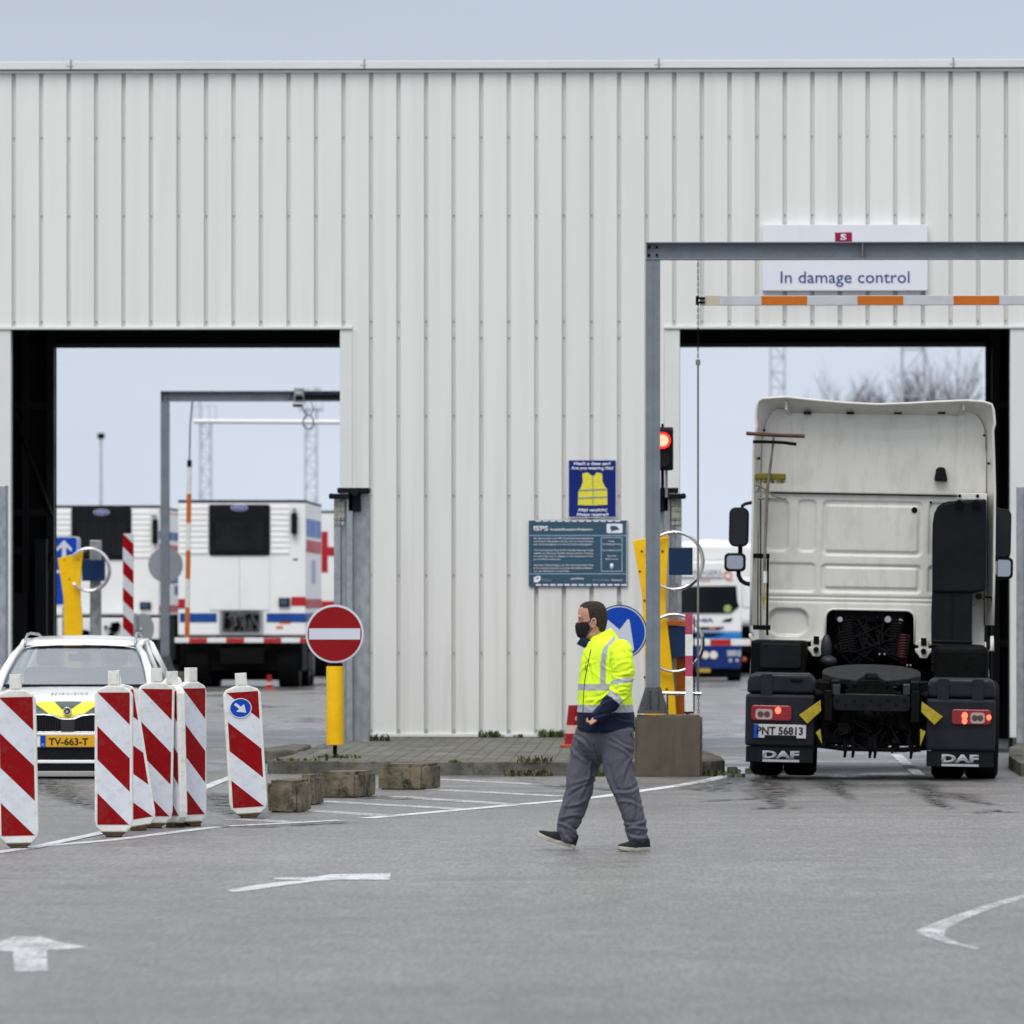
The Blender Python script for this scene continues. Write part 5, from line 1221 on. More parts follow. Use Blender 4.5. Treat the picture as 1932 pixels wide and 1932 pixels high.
# --- mudguards, lamps, flaps
M_mud = mat('dark_grey_mudguard', (.009, .010, .015), .42, var=.25, vscale=4, dirt=.4, dirtcol=(.022, .021, .021), spec=.22)
M_lens = mat('red_lamp_lens', (.22, .008, .012), .15, rvar=.05, coat=.6); M_lit = emis('lit_tail_lamp', (1.0, .10, .05), 2.6)
M_clearl = mat('clear_lamp_lens', (.40, .30, .30), .2)
def mudguard(xl, xr, ytop, ylid, yflap, ybot, side):
    a = c4(xl, ylid); b_ = c4(xr, ytop); x0, x1 = a[0], b_[0]; zt_, zl = b_[1], a[1]; zf = c4(xl, yflap)[1]; zb = c4(xl, ybot)[1]
    r = MB(); r.prism_y([(x0 + .01, zl), (x1 - .0, zl), (x1 - .005, zl + .12), (x1 - .03, zt_ - .02), (x1 - .07, zt_), (x0 + .08, zt_ + .0), (x0 + .035, zt_ - .025), (x0 + .015, zl + .13)], .02, .9)
    mg = r.build('mudguard', M_mud, truck, bevel=.04, seg=4)
    q = MB(); q.prism_y([(x0, zl - .006), (x1, zl - .006), (x1, zf), (x0, zf)], .0, .22); q.build('rear_panel', M_mud, mg, bevel=.03, seg=3)
    for k, m_ in enumerate((.24, .74) if side > 0 else (.30, .73)):
        t = MB(); xc = x0 + (x1 - x0) * m_
        if side < 0 and k == 1: t.box(xc - .06, xc + .06, .0, .03, zl + .12, zl + .155); t.build('latch', M_dark, mg, bevel=.01); continue
        t.prism_y(rrect(xc - .06, xc + .06, zl - .03, zl + .20, .03), .005, .03); t.build('latch', M_mud, mg, bevel=.008)
    f = MB(); f.box(x0 + .01, x1 - .01, .03, .055, zb, zf - .004); fl = f.build('mudflap', M_black, mg, bevel=.006)
    return mg, x0, x1, zl, zf, zb
mgL = mudguard(273, 688, 442, 555, 868, 965, -1); mgR = mudguard(1350, 1766, 473, 583, 895, 992, 1)
def lamp(mg, pts_all, clear, lits):
    a = c4(pts_all[0], pts_all[3], -.02); b_ = c4(pts_all[2], pts_all[1], -.02)
    g = MB(); g.prism_y(rrect(a[0], b_[0], a[1], b_[1], .03), -.03, .0); t = g.build('tail_light', M_lens, mg, bevel=.008)
    a = c4(clear[0], clear[3], -.03); b_ = c4(clear[2], clear[1], -.03)
    g = MB(); g.prism_y(rrect(a[0], b_[0], a[1], b_[1], .03), -.034, -.0305); g.build('clear_lens', M_clearl, t)
    g = MB()
    for k in (.3, .68): xx = a[0] + (b_[0] - a[0]) * k; g.disc_y(xx, (a[1] + b_[1]) / 2, .03, -.038, -.0345, 16)
    g.build('bulb', mat('bulb_dark', (.08, .05, .05), .3), t)
    for (x, y, r_) in lits:
        q = c4(x, y, -.03); g = MB(); g.disc_y(q[0], q[1], r_, -.036, -.0303, 20, rx=r_ * .85); g.build('lit_bulb', M_lit, t)
lamp(mgL[0], (304, 630, 546, 716), (330, 650, 432, 710), ((465, 658, .035),))
lamp(mgR[0], (1500, 655, 1736, 740), (1612, 672, 1698, 735), ((1578, 690, .035), (1577, 722, .03), (1722, 700, .028)))
# number plate
g = MB(); a = c4(320, 820, -.02); b_ = c4(633, 745, -.02); g.box(a[0], b_[0], -.03, -.004, a[1], b_[1]); pl_ = g.build('number_plate', mat('plate_white', (.46, .46, .47), .45, var=.08, vscale=10, dirt=.2), mgL[0], bevel=.004)
g = MB(); c_ = c4(349, 745, -.02); g.box(a[0], c_[0], -.0335, -.0305, a[1] + .002, b_[1] - .002); g.build('blue_strip', M_blue, pl_)
tx0 = c4(352, 0, -.02)[0]; tx1 = c4(628, 0, -.02)[0]; text('lettering', 'PNT 56813', M_txtk, pl_, ((tx0 + tx1) / 2, -.0335, c4(480, 800, -.02)[1]), .105, bold=.025, width=tx1 - tx0, depth=.003)
g = MB(); a = c4(385, 822, -.02); b_ = c4(575, 808, -.02); g.box(a[0], b_[0], -.036, -.0305, a[1], b_[1]); g.build('plate_holder', M_black, pl_)
M_logo = mat('grey_print', (.36, .37, .39), .55, var=.08, vscale=20)
for mg, x0, x1, y0, y1, ly in ((mgL, 372, 592, 903, 941, 956), (mgR, 1440, 1662, 925, 966, 983)):
    a = c4(x0, y1, .02); b_ = c4(x1, y0, .02); text('lettering', 'DAF', M_logo, mg[0], ((a[0] + b_[0]) / 2, .026, a[1]), (b_[1] - a[1]) * 1.42, bold=.05, width=b_[0] - a[0], depth=.003)
    g = MB(); q = c4(x0, ly, .02); g.box(a[0], b_[0], .025, .0295, q[1] - .012, q[1] + .012); g.build('logo_line', M_logo, mg[0])
# wheels
def wheel(x, y, R_, wd, nm='wheel'):
    g = MB(); pr = [(-wd / 2, R_ * .62), (-wd / 2, R_ * .9), (-wd / 2 + .03, R_ * .985), (-wd / 2 + .06, R_), (wd / 2 - .06, R_), (wd / 2 - .03, R_ * .985), (wd / 2, R_ * .9), (wd / 2, R_ * .62)]
    n = 48; vs = []; fs = []
    for i in range(n):
        t = 2 * pi * i / n
        for a, r_ in pr: vs.append((x + a, y + r_ * cos(t), R_ + r_ * sin(t)))
    m = len(pr)
    for i in range(n):
        for j in range(m): fs.append((i * m + j, i * m + (j + 1) % m, ((i + 1) % n) * m + (j + 1) % m, ((i + 1) % n) * m + j))
    g.add(vs, fs); w_ = g.build(nm, M_blackm, truck, smooth='auto')
    g = MB(); g.cyl((x - wd * .3, y, R_), (x + wd * .3, y, R_), R_ * .615, 32); g.build('rim', mat('dark_rim', (.12, .12, .12), .5, metal=.6), w_, bevel=.01)
for s in (-1, 1):
    for off in (.0, .34): wheel(s * (1.085 - off), 1.0, .50, .33)
    wheel(s * 1.06, 4.6, .50, .32)
# battery / tank boxes beside the frame
g = MB(); a = c4(300, 440, 2.4); b_ = c4(632, 245, 2.4); g.box(a[0], b_[0], 2.4, 3.9, .5, b_[1]); g.build('battery_box', M_dark, truck, bevel=.03)
g = MB(); a = c4(355, 405, 2.38); b_ = c4(605, 262, 2.38); g.prism_y(rrect(a[0], b_[0], a[1], b_[1], .04), 2.37, 2.4); g.build('box_lid', M_black, truck, bevel=.01)
g = MB(); a = c4(1395, 440, 2.5); b_ = c4(1722, 340, 2.5); g.box(a[0], b_[0], 2.5, 3.9, .5, b_[1] + .12); g.build('fuel_tank', M_dark, truck, bevel=.08, seg=4)
g = MB(); q = V4(752, 290, 3.0); blob(g, (q[0], 3.1, q[2]), (.06, .07, .15)); q = V4(750, 365, 2.9); blob(g, (q[0] + .03, 3.0, q[2]), (.09, .1, .06)); g.build('air_dryer', mat('grey_canister', (.022, .026, .034), .4), truck, smooth=True)
g = MB(); 
for pts in (((645, 575), (690, 560), (740, 570)), ((1415, 595), (1370, 570), (1310, 572))): 
    g.tube([(c4(x, y, .1)[0], .12, c4(x, y, .1)[1]) for x, y in pts], [.03, .05, .03], 8)
g.build('guard_stay', M_dark, truck, smooth=True)

# ================================================================== WHITE ESTATE CAR
CY = 60.4; car = empty('estate_car', (at(127, 1133, CY).x, CY, 0), radians(1.9)); 
tag(car, 'white estate car facing the camera with a yellow and green chevron on its bonnet', 'car')
M_carw = mat('white_car_paint', (.84, .84, .84), .25, var=.02, coat=.6, rvar=.06)
def side_pts(hw, zt, zb, crown=.02):
    h = [(0, zt), (.30, zt - .002), (.55, zt - .010), (.75, zt - .028), (.88, zt - .062), (.955, zt - .12), (.99, zt - .20), (1.0, zt - .30)]
    p = [(hw * a, z) for a, z in h] + [(hw * 1.0, min(zt - .34, .46)), (hw * .985, .32), (hw * .95, zb)]
    return p
def ring(y, hw, zt, zb=.2):
    p = side_pts(hw, zt, zb); return [(-x, y, z) for x, z in reversed(p[1:])] + [(x, y, z) for x, z in p] + [(0, y, zb - .0)]
stn = [(-.015, .62, .60), (.0, .70, .64), (.03, .78, .685), (.09, .84, .73), (.2, .875, .77), (.4, .893, .82), (.65, .90, .86), (.9, .905, .89), (1.15, .907, .915), (1.3, .907, .93), (1.6, .907, .93), (2.6, .907, .94), (3.6, .905, .95), (4.2, .89, .95), (4.5, .85, .93), (4.62, .78, .88)]
g = MB(); g.loft([ring(y, hw, zt) for y, hw, zt in stn]); g.build('body', M_carw, car, smooth='auto')
# greenhouse
def gh(y, hw, z, zb=.90): return [(-hw - .0, y, z), (hw, y, z)]
g = MB()
roofs = [(1.98, .565, 1.335), (2.15, .575, 1.385), (2.5, .585, 1.42), (3.0, .585, 1.43), (3.6, .575, 1.415), (4.1, .555, 1.385), (4.35, .54, 1.35)]
rr = []
for y, hw, z in roofs:
    rr.append([(hw * a, y, z - c) for a, c in ((-1.06, .075), (-1.0, .03), (-.8, .01), (-.4, .0), (0, -.004), (.4, .0), (.8, .01), (1.0, .03), (1.06, .075))])
g.loft(rr, cap=False, closed_ring=False); g.build('roof', M_carw, car, smooth=True)
g = MB()
for s in (-1, 1):
    g.tube([(s * .80, 1.12, .90), (s * .745, 1.42, 1.07), (s * .68, 1.75, 1.22), (s * .61, 2.0, 1.315)], [.05, .042, .036, .034], 10)
    g.tube([(s * .61, 2.0, 1.315), (s * .625, 2.6, 1.37), (s * .62, 3.4, 1.37), (s * .59, 4.3, 1.31)], .03, 8)
    g.tube([(s * .80, 2.75, .93), (s * .62, 2.75, 1.37)], .035, 8); g.tube([(s * .80, 3.75, .93), (s * .61, 3.75, 1.36)], .04, 8); g.tube([(s * .76, 4.55, .93), (s * .58, 4.3, 1.32)], .07, 8)
g.build('pillar', M_carw, car, smooth=True)
def glass_mat():
    m = bpy.data.materials.new('car_glass'); m.use_nodes = True; nt = m.node_tree; nt.nodes.clear(); o = nt.nodes.new('ShaderNodeOutputMaterial'); mx = nt.nodes.new('ShaderNodeMixShader'); t = nt.nodes.new('ShaderNodeBsdfTransparent'); gl = nt.nodes.new('ShaderNodeBsdfGlossy')
    t.inputs[0].default_value = (.42, .47, .49, 1); gl.inputs[0].default_value = (.9, .95, 1, 1); gl.inputs['Roughness'].default_value = .02; mx.inputs[0].default_value = .33
    nt.links.new(t.outputs[0], mx.inputs[1]); nt.links.new(gl.outputs[0], mx.inputs[2]); nt.links.new(mx.outputs[0], o.inputs[0]); return m
M_glass = glass_mat()
g = MB(); rows = [(1.17, .925, .775), (1.4, 1.05, .735), (1.65, 1.17, .69), (1.97, 1.315, .615)]
rr = [[(hw * a, y + .07 * abs(a) ** 2, z) for a in (-1, -.75, -.5, -.25, 0, .25, .5, .75, 1)] for y, z, hw in rows]
g.loft(rr, cap=False, closed_ring=False); g.build('windscreen', M_glass, car, smooth=True)
g = MB()   # black frit band round the glass
e_ = [(hw * 1.0, y + .065, z + .004) for y, z, hw in rows]
for s in (-1, 1): g.tube([(s * x, y - .004, z) for x, y, z in e_], .012, 6)
g.tube([(rows[0][2] * a, rows[0][0] + .07 * a * a - .01, rows[0][1] + .0) for a in (-1, -.6, -.2, .2, .6, 1)], .014, 6); g.tube([(rows[3][2] * a, rows[3][0] + .07 * a * a - .004, rows[3][1] + .004) for a in (-1, -.5, 0, .5, 1)], .012, 6)
g.build('glass_seal', M_black, car)
g = MB()
for s in (-1, 1): g.add([(s * .80, 1.45, .93), (s * .82, 4.4, .94), (s * .60, 4.2, 1.31), (s * .635, 2.6, 1.36), (s * .625, 2.05, 1.30)], [(0, 1, 2, 3, 4)])
g.add([(-.7, 4.56, .95), (.7, 4.56, .95), (.55, 4.36, 1.31), (-.55, 4.36, 1.31)], [(0, 1, 2, 3)])
g.build('side_glass', M_glass, car)
g = MB()  # cabin: seats, wheel, mirror, dash
M_seat = mat('seat_cloth', (.035, .037, .042), .8)
for sx_ in (-.36, .36):
    g.box(sx_ - .25, sx_ + .25, 2.25, 2.42, .6, 1.1); g.box(sx_ - .12, sx_ + .12, 2.3, 2.4, 1.12, 1.28)
g.box(-.6, .6, 3.2, 3.4, .6, 1.08)
g.build('seat', M_seat, car, bevel=.06, seg=4)
g = MB(); g.box(-.72, .72, 1.32, 1.7, .84, .945); g.build('dashboard', mat('dark_dash', (.025, .026, .028), .7), car, bevel=.02)
g = MB(); g.box(-.12, .12, 2.0, 2.04, 1.17, 1.24); g.box(-.03, .03, 1.93, 2.0, 1.22, 1.30); g.box(-.22, .22, 1.95, 1.97, 1.275, 1.315); g.build('interior_mirror', M_black, car, bevel=.01)
g = MB(); g.tube([(.36 + .18 * cos(t), 1.75 + .08 * sin(t), .95 + .17 * sin(t)) for t in [k * pi / 10 for k in range(20)]], .016, 6, closed=True); g.build('steering_wheel', M_black, car, smooth=True)
# front: grille, bumper openings
def carf(px, py, yl): 
    q = at(px, py, CY + yl); return (q.x - car.location.x, q.z)
def c1(x, y, yl=-.03): return carf(x / 4.83 / 1.06, (1250 + y / 4.83) / 1.06, yl)
CXc = 650
def sym(pts): return pts + [(2 * CXc - x, y) for x, y in reversed(pts)]
g = MB(); g.prism_y([c1(x, y) for x, y in sym([(150, 1000), (165, 905), (200, 868), (430, 868), (520, 882), (585, 908)])] , -.035, .02)
# bottom edge
g = MB(); top = [(150, 905), (180, 872), (420, 866), (515, 878), (580, 908), (650, 912)]
gp = top + [(2 * CXc - x, y) for x, y in reversed(top[:-1])] + [(1140, 1005), (1080, 1034), (220, 1034), (160, 1005)]
g.prism_y([c1(x, y) for x, y in gp], -.03, .04); gr_ = g.build('grille', M_black, car)
g = MB()
for i in range(38):
    x = 190 + i * 24.5
    if 575 < x < 715 or x > 1110: continue
    a = c1(x, 1030, -.05); b_ = c1(x, 915 if abs(x - 650) < 130 else 890, -.05); g.box(a[0] - .004, a[0] + .004, -.05, -.031, a[1] + .005, b_[1])
g.build('grille_slat', mat('gloss_black', (.02, .02, .022), .15), gr_)
g = MB(); fr = gp + [gp[0]]; g.tube([(c1(x, y, -.04)[0], -.036, c1(x, y, -.04)[1]) for x, y in gp], .008, 6, closed=True); g.build('grille_frame', M_chrome, gr_, smooth=True)
g = MB(); a = c1(585, 1030, -.06); b_ = c1(715, 915, -.06); g.box(a[0], b_[0], -.052, -.031, a[1] + .005, b_[1]); g.build('sensor_plate', mat('dark_grey_sensor', (.03, .032, .036), .25), gr_)
# lower intake
g = MB(); a = c1(150, 1300, -.02); b_ = c1(1150, 1180, -.02); g.box(a[0], b_[0], -.03, .05, a[1], b_[1] + .05)
a = c1(210, 1405, -.02); b_ = c1(1090, 1338, -.02); g.box(a[0], b_[0], -.03, .05, a[1], b_[1]); g.build('lower_intake', M_black, car, bevel=.01)
g = MB(); a = c1(160, 1336, -.05); b_ = c1(1140, 1306, -.05); g.box(a[0], b_[0], -.045, .02, a[1], b_[1])
a = c1(150, 1066, -.05); b_ = c1(1150, 1040, -.05); g.box(a[0], b_[0], -.05, .02, a[1], b_[1])
a = c1(150, 1180, -.03); b_ = c1(1150, 1066, -.03); g.box(a[0], b_[0], -.038, .02, a[1], b_[1])
for s in (-1, 1): g.box(*sorted((s * .52, s * .80)), -.0, .1, .25, .62)
g.build('bumper_bar', M_carw, car, bevel=.008)
g = MB(); a = c1(200, 1465, -.06); b_ = c1(1100, 1412, -.06); g.box(a[0], b_[0], -.06, .05, a[1], b_[1]); g.build('chin_spoiler', mat('silver_grey_plastic', (.33, .33, .32), .5, dirt=.3), car, bevel=.01)
g = MB(); a = c1(180, 1530, -.0); g.box(-.75, .75, .0, .3, a[1], c1(0, 1468, 0)[1]); g.build('undertray', M_black, car)
# headlights and wheels
M_hl = mat('headlight_glass', (.35, .38, .40), .08, metal=.5, var=.3, vscale=20)
for s in (-1, 1):
    g = MB(); g.prism_y([(s * .52, .60), (s * .54, .685), (s * .80, .72), (s * .86, .69), (s * .80, .61), (s * .62, .585)], -.005, .08); g.build('headlight', M_hl, car, bevel=.012)
    for yy in (.85, 3.5):
        g = MB(); g.tube([(s * .70, yy, .315), (s * .90, yy, .315)], .315, 32); w_ = g.build('wheel', M_blackm, car, smooth='auto', bevel=.02)
        g = MB(); g.cyl((s * .72, yy, .315), (s * .905, yy, .315), .21, 24); g.build('rim', M_galv, w_)
    g = MB(); x0 = s * .86
    g.prism_y([(x0, .93), (x0 + s * .06, .90), (x0 + s * .20, .90), (x0 + s * .235, .94), (x0 + s * .20, 1.01), (x0 + s * .08, 1.025)], 1.42, 1.56); g.build('side_mirror', M_carw, car, bevel=.025, seg=3)
    g = MB(); g.tube([(s * .575, 2.0, 1.345), (s * .575, 2.1, 1.40), (s * .57, 2.3, 1.445), (s * .56, 2.6, 1.455), (s * .55, 3.6, 1.44), (s * .54, 4.1, 1.39)], .014, 8); g.build('roof_rail', M_galv, car, smooth=True)
# plate
a = c1(386, 1178, -.07); b_ = c1(914, 1068, -.07); g = MB(); g.box(a[0], b_[0], -.055, -.04, a[1], b_[1]); pl_ = g.build('number_plate', mat('yellow_plate_sheet', (.66, .36, .015), .4, var=.03), car, bevel=.004)
g = MB(); c_ = c1(438, 1178, -.07); g.box(a[0], c_[0], -.0585, -.0555, a[1], b_[1]); g.build('blue_strip', M_blue, pl_)
t0 = c1(472, 0)[0]; t1 = c1(852, 0)[0]; text('lettering', 'TV-663-T', M_txtk, pl_, ((t0 + t1) / 2, -.0565, c1(0, 1157)[1]), .098, bold=.022, width=t1 - t0, depth=.003)
text('country_letters', 'NL', M_txtw, pl_, ((a[0] + c_[0]) / 2, -.0595, a[1] + .012), .035, width=.028, depth=.002)
# bonnet chevron laid on the bonnet surface
def zt_of(y):
    for (y0, h0_, z0), (y1, h1_, z1) in zip(stn[:-1], stn[1:]):
        if y0 <= y <= y1: return z0 + (z1 - z0) * (y - y0) / (y1 - y0), h0_ + (h1_ - h0_) * (y - y0) / (y1 - y0)
    return stn[0][2], stn[0][1]
def drop(a): 
    h = [(0, 0), (.30, .002), (.55, .010), (.75, .028), (.88, .062), (1, .3)]
    for (p, q), (r_, s_) in zip(h[:-1], h[1:]):
        if p <= a <= r_: return q + (s_ - q) * (a - p) / (r_ - p)
    return .3
def inside(x, y, poly):
    c = False; n = len(poly)
    for i in range(n):
        x1, y1 = poly[i]; x2, y2 = poly[(i + 1) % n]
        if (y1 > y) != (y2 > y) and x < (x2 - x1) * (y - y1) / (y2 - y1) + x1: c = not c
    return c
full = [c1(x, y, .1) for x, y in [(170, 862), (120, 740), (330, 752), (1180, 735 + 5), (1130, 862)]]
yel = [c1(x, y, .1) for x, y in sym([(330, 752), (480, 850), (530, 862), (590, 892), (650, 897)][0:5])]
yel = [c1(x, y, .1) for x, y in [(330, 748), (475, 852), (530, 864), (590, 893), (650, 898), (710, 893), (770, 864), (825, 852), (970, 748), (1010, 740), (900, 738), (800, 738), (700, 810), (650, 835), (600, 810), (520, 738), (400, 738)]]
grn = [c1(x, y, .1) for x, y in [(110, 735), (330, 750), (475, 856), (165, 862)]]; grn2 = [c1(2 * CXc - x, y, .1) for x, y in [(110, 735), (330, 750), (475, 856), (165, 862)]]; grn3 = [c1(x, y, .1) for x, y in [(522, 736), (790, 736), (700, 808), (650, 832), (600, 808)]]
g = MB(); NX, NY = 190, 60; ids = {}
ys = [-.014 + .24 * (j / NY) ** 1.6 for j in range(NY + 1)]
for j, y in enumerate(ys):
    zt_, hw = zt_of(y)
    for i in range(NX + 1):
        a_ = -.93 + 1.86 * i / NX; x = a_ * hw; ids[i, j] = len(g.v); g.v.append(Vector((x, y - .006, zt_ - drop(abs(a_)) + .004)))
for j in range(NY):
    for i in range(NX):
        q = [g.v[ids[i, j]], g.v[ids[i + 1, j + 1]]]; m_ = (q[0] + q[1]) / 2
        pz = c = None; x, z = m_.x * (CY + .1) / (CY + m_.y), CAMZ + (m_.z - CAMZ) * (CY + .1) / (CY + m_.y)
        mi = 0 if inside(x, z, yel) else (1 if any(inside(x, z, p) for p in (grn, grn2, grn3)) else -1)
        if mi >= 0: g.f.append([ids[i, j], ids[i + 1, j], ids[i + 1, j + 1], ids[i, j + 1]]); g.m.append(mi)
g.build('bonnet_chevron', [mat('bright_yellow_film', (.74, .64, .03), .35, var=.02), mat('dark_green_film', (.045, .075, .075), .35)], car, smooth=True)
q = c1(650, 832, -.02); g = MB(); g.disc_y(q[0], q[1], .042, -.05, -.01, 28); bd = g.build('badge', M_chrome, car, bevel=.004); g = MB(); g.disc_y(q[0], q[1], .030, -.053, -.0505, 24); g.build('badge_face', M_txtk, bd); g = MB(); g.prism_y([(q[0] - .02, q[1] - .012), (q[0] + .004, q[1] - .018), (q[0] + .022, q[1] + .006), (q[0] + .004, q[1] + .002), (q[0] - .006, q[1] + .02)], -.055, -.0535); g.build('badge_mark', M_chrome, bd)
q = c1(690, 676, .55); zt_, _ = zt_of(.55); text('bonnet_lettering', 'BEVEILIGING', mat('pale_grey_print', (.25, .26, .27), .5), car, (q[0], .50, zt_of(.5)[0] + .004), .16, width=.37, depth=.002, rot=(radians(-78), 0, 0), mirror=False, space=1.5)

# ================================================================== REFRIGERATED TRAILERS
def trailer(name, xl, xr, ytop, ybot, Y, L_, label, opts):
    """front bulkhead with cooling unit; local z=0 is the ground"""
    a = at(xl, ybot, Y); b_ = at(xr, ytop, Y)
    r = empty(name, ((a.x + b_.x) / 2, Y, 0)); tag(r, label, 'trailer', opts.get('group'))
    hw = (b_.x - a.x) / 2; zt_, zb = b_.z, a.z; ox = r.location.x
    X = lambda px: at(px, 0, Y).x - ox; Z = lambda py: at(0, py, Y).z
    g = MB(); g.box(-hw, hw, 0, L_, zb, zt_ - .02); g.build('box_body', M_wtr, r, bevel=.03)
    g = MB(); g.box(-hw - .0, hw, -.01, .03, zt_ - .018, zt_ + .03); g.box(hw - .03, hw + .005, .035, L_, zt_ - .018, zt_ + .02); g.build('top_rail', M_dark, r)
    if 'unit' in opts:
        x0, y0, x1, y1 = opts['unit']
        g = MB(); g.prism_y(rrect(X(x0), X(x1), Z(y1), Z(y0), .05), -.06, -.002); u = g.build('cooling_unit', M_black, r, bevel=.03)
        g = MB(); gx0, gx1, gz0, gz1 = X(x0) + .16, X(x1) - .14, Z(y1) + .1, Z(y0) - .35; n = 18
        for i in range(n): zz = gz0 + (gz1 - gz0) * (i + .5) / n; g.box(gx0, gx1, -.075, -.061, zz - .012, zz + .012)
        for i in range(9): xx = gx0 + (gx1 - gx0) * i / 8; g.box(xx - .01, xx + .01, -.08, -.0755, gz0, gz1)
        g.build('air_grille', mat('gloss_black_grille', (.014, .015, .018), .3), u)
        xc = X(opts['logo'][0]); zc = Z(opts['logo'][1]); g = MB(); g.disc_y(xc, zc, .065, -.065, -.061, 32, rx=.175); lg = g.build('oval_emblem', M_whiter, u); g = MB(); g.disc_y(xc, zc, .052, -.068, -.0655, 32, rx=.158); g.build('emblem_face', mat('violet_blue', (.03, .05, .28), .4), lg)
        g = MB(); g.tube([(xc - .11, -.07, zc - .005), (xc - .04, -.07, zc + .012), (xc + .03, -.07, zc - .012), (xc + .11, -.07, zc + .01)], .010, 6); g.build('emblem_script', M_whiter, lg)
        # doors under the unit
        g = MB(); yb = opts['door']; 
        g.box(X(x0) + .01, (X(x0) + X(x1)) / 2 - .006, -.02, -.002, Z(yb), Z(y1) - .012); g.box((X(x0) + X(x1)) / 2 + .006, X(x1) - .01, -.02, -.002, Z(yb), Z(y1) - .012); g.build('service_door', M_wtr, r, bevel=.012)
        # louvred cheeks
        for c0, c1_ in opts['cheeks']:
            g = MB(); n = 9
            for i in range(n):
                z1 = Z(opts['ch'][0]) - (Z(opts['ch'][0]) - Z(opts['ch'][1])) * i / n; z0 = z1 - (Z(opts['ch'][0]) - Z(opts['ch'][1])) / n + .012
                g.prism_x([(-.002, z0), (-.026, z0), (-.012, z1), (-.002, z1)], X(c0), X(c1_))
            g.build('louvre_panel', M_wtr, r)
        for cc in opts.get('cyl', ()):
            g = MB(); z0, z1 = Z(cc[2]), Z(cc[1]); g.cyl((X(cc[0]), -.08, z0), (X(cc[0]), -.08, z1), .065, 14); u2 = g.build('extinguisher', M_black, r, smooth='auto', bevel=.02)
            g = MB(); g.cyl((X(cc[0]), -.08, z1), (X(cc[0]), -.08, z1 + .1), .045, 10); g.cyl((X(cc[0]), -.08, z0 - .06), (X(cc[0]), -.08, z0), .03, 10); g.build('cap', M_galv, u2)
        for bx_ in opts.get('box', ()):
            g = MB(); g.box(X(bx_[0]), X(bx_[2]), -.06, -.002, Z(bx_[3]), Z(bx_[1])); u2 = g.build('control_box', M_black, r, bevel=.01); g = MB(); g.box(X(bx_[0]) + .03, X(bx_[2]) - .05, -.064, -.061, Z(bx_[3]) + .04, Z(bx_[1]) - .03); g.build('display', M_teal, u2)
    for nm, m, x0, y0, x1, y1 in opts.get('flat', ()):
        g = MB(); g.box(X(x0), X(x1), -.008, -.002, Z(y1), Z(y0)); g.build(nm, m, r)
    for nm, m, y0, y1, fa, fb in opts.get('side', ()):
        g = MB(); g.box(hw + .001, hw + .006, L_ * fa, L_ * fb, Z(y1), Z(y0)); g.build(nm, m, r)
    if 'recess' in opts:
        x0, y0, x1, y1 = opts['recess']
        g = MB(); g.prism_y([(X(x0), Z(y1)), (X(x1), Z(y1)), (X(x1) - .0, Z(y0)), (X(x0) + .0, Z(y0))], -.012, -.003); rc = g.build('connection_recess', mat('dirty_recess', (.10, .10, .10), .6, var=.5, vscale=9, dirt=.7, dirtcol=(.02, .02, .02)), r)
        g = MB()
        for s_ in (x0, x1 - 1): g.box(X(s_) - .03, X(s_) + .03, -.05, -.013, Z(y1), Z(y0))
        g.box(X(x0), X(x1), -.06, -.013, Z(y1) - .02, Z(y1) + .03); g.build('recess_frame', M_galv, rc)
        random.seed(int(x0)); g = MB(); xm = (x0 + x1) / 2
        for i in range(14):
            xx = X(xm + random.uniform(-.38, .38) * (x1 - x0)); zz = Z(random.uniform(y0 + 6, y1 - 8)); g.cyl((xx, -.07, zz), (xx, -.013, zz), random.uniform(.02, .06), 12)
        for i in range(6):
            xx = X(xm + random.uniform(-.3, .3) * (x1 - x0)); zz = Z(random.uniform(y0 + 4, y0 + 14)); g.tube([(xx, -.06, zz), (xx + .05, -.12, zz - .15), (xx + random.gauss(0, .1), -.06, zz - .25)], .015, 6)
        g.build('coupling', M_dark, rc)
    # running gear
    g = MB()
    for s in (-.5, .5): g.box(s - .05, s + .05, .2, L_, zb - .3, zb - .005)
    for y_ in (1.6, L_ * .45): g.box(-.9, .9, y_, y_ + .12, zb - .28, zb - .1)
    g.box(-1.1, -.5, L_ * .3, L_ * .5, .45, zb - .05); g.box(.5, 1.1, L_ * .3, L_ * .5, .45, zb - .05)
    g.box(-hw + .1, hw - .1, L_ * .55, L_ * .56, .3, zb - .01); g.build('chassis', M_dark, r)
    for s in (-1, 1):
        g = MB(); g.box(s * .8 - .06, s * .8 + .06, 2.4, 2.52, .15, zb - .01); g.box(s * .8 - .15, s * .8 + .15, 2.3, 2.62, 0, .05); g.build('landing_leg', M_dark, r)
        for k in range(2 if L_ < 8 else 3):
            yy = L_ - 1.0 - k * 1.3; g = MB(); g.tube([(s * .78, yy, .5), (s * 1.2, yy, .5)], .5, 32); w_ = g.build('wheel', M_blackm, r, smooth='auto'); g = MB(); g.cyl((s * .9, yy, .5), (s * 1.21, yy, .5), .3, 20); g.build('rim', mat('dark_rim', (.12, .12, .12), .5, metal=.6), w_)
    # dark blocks and wheels added under the trailer to blacken its underside
    g = MB(); g.box(-hw + .1, hw - .1, .5, 2.2, .35, zb - .02); g.box(-hw + .3, hw - .3, L_ * .5, L_ * .9, .12, zb - .02); g.box(-.45, .45, .0, .6, .5, zb - .25)
    for s in (-1, 1): g.tube([(s * .72, .9, .5), (s * 1.15, .9, .5)], .5, 28); g.tube([(s * .72, 3.4, .5), (s * 1.15, 3.4, .5)], .5, 28)
    g.build('underside_dark_mass', M_dark, r)
    return r
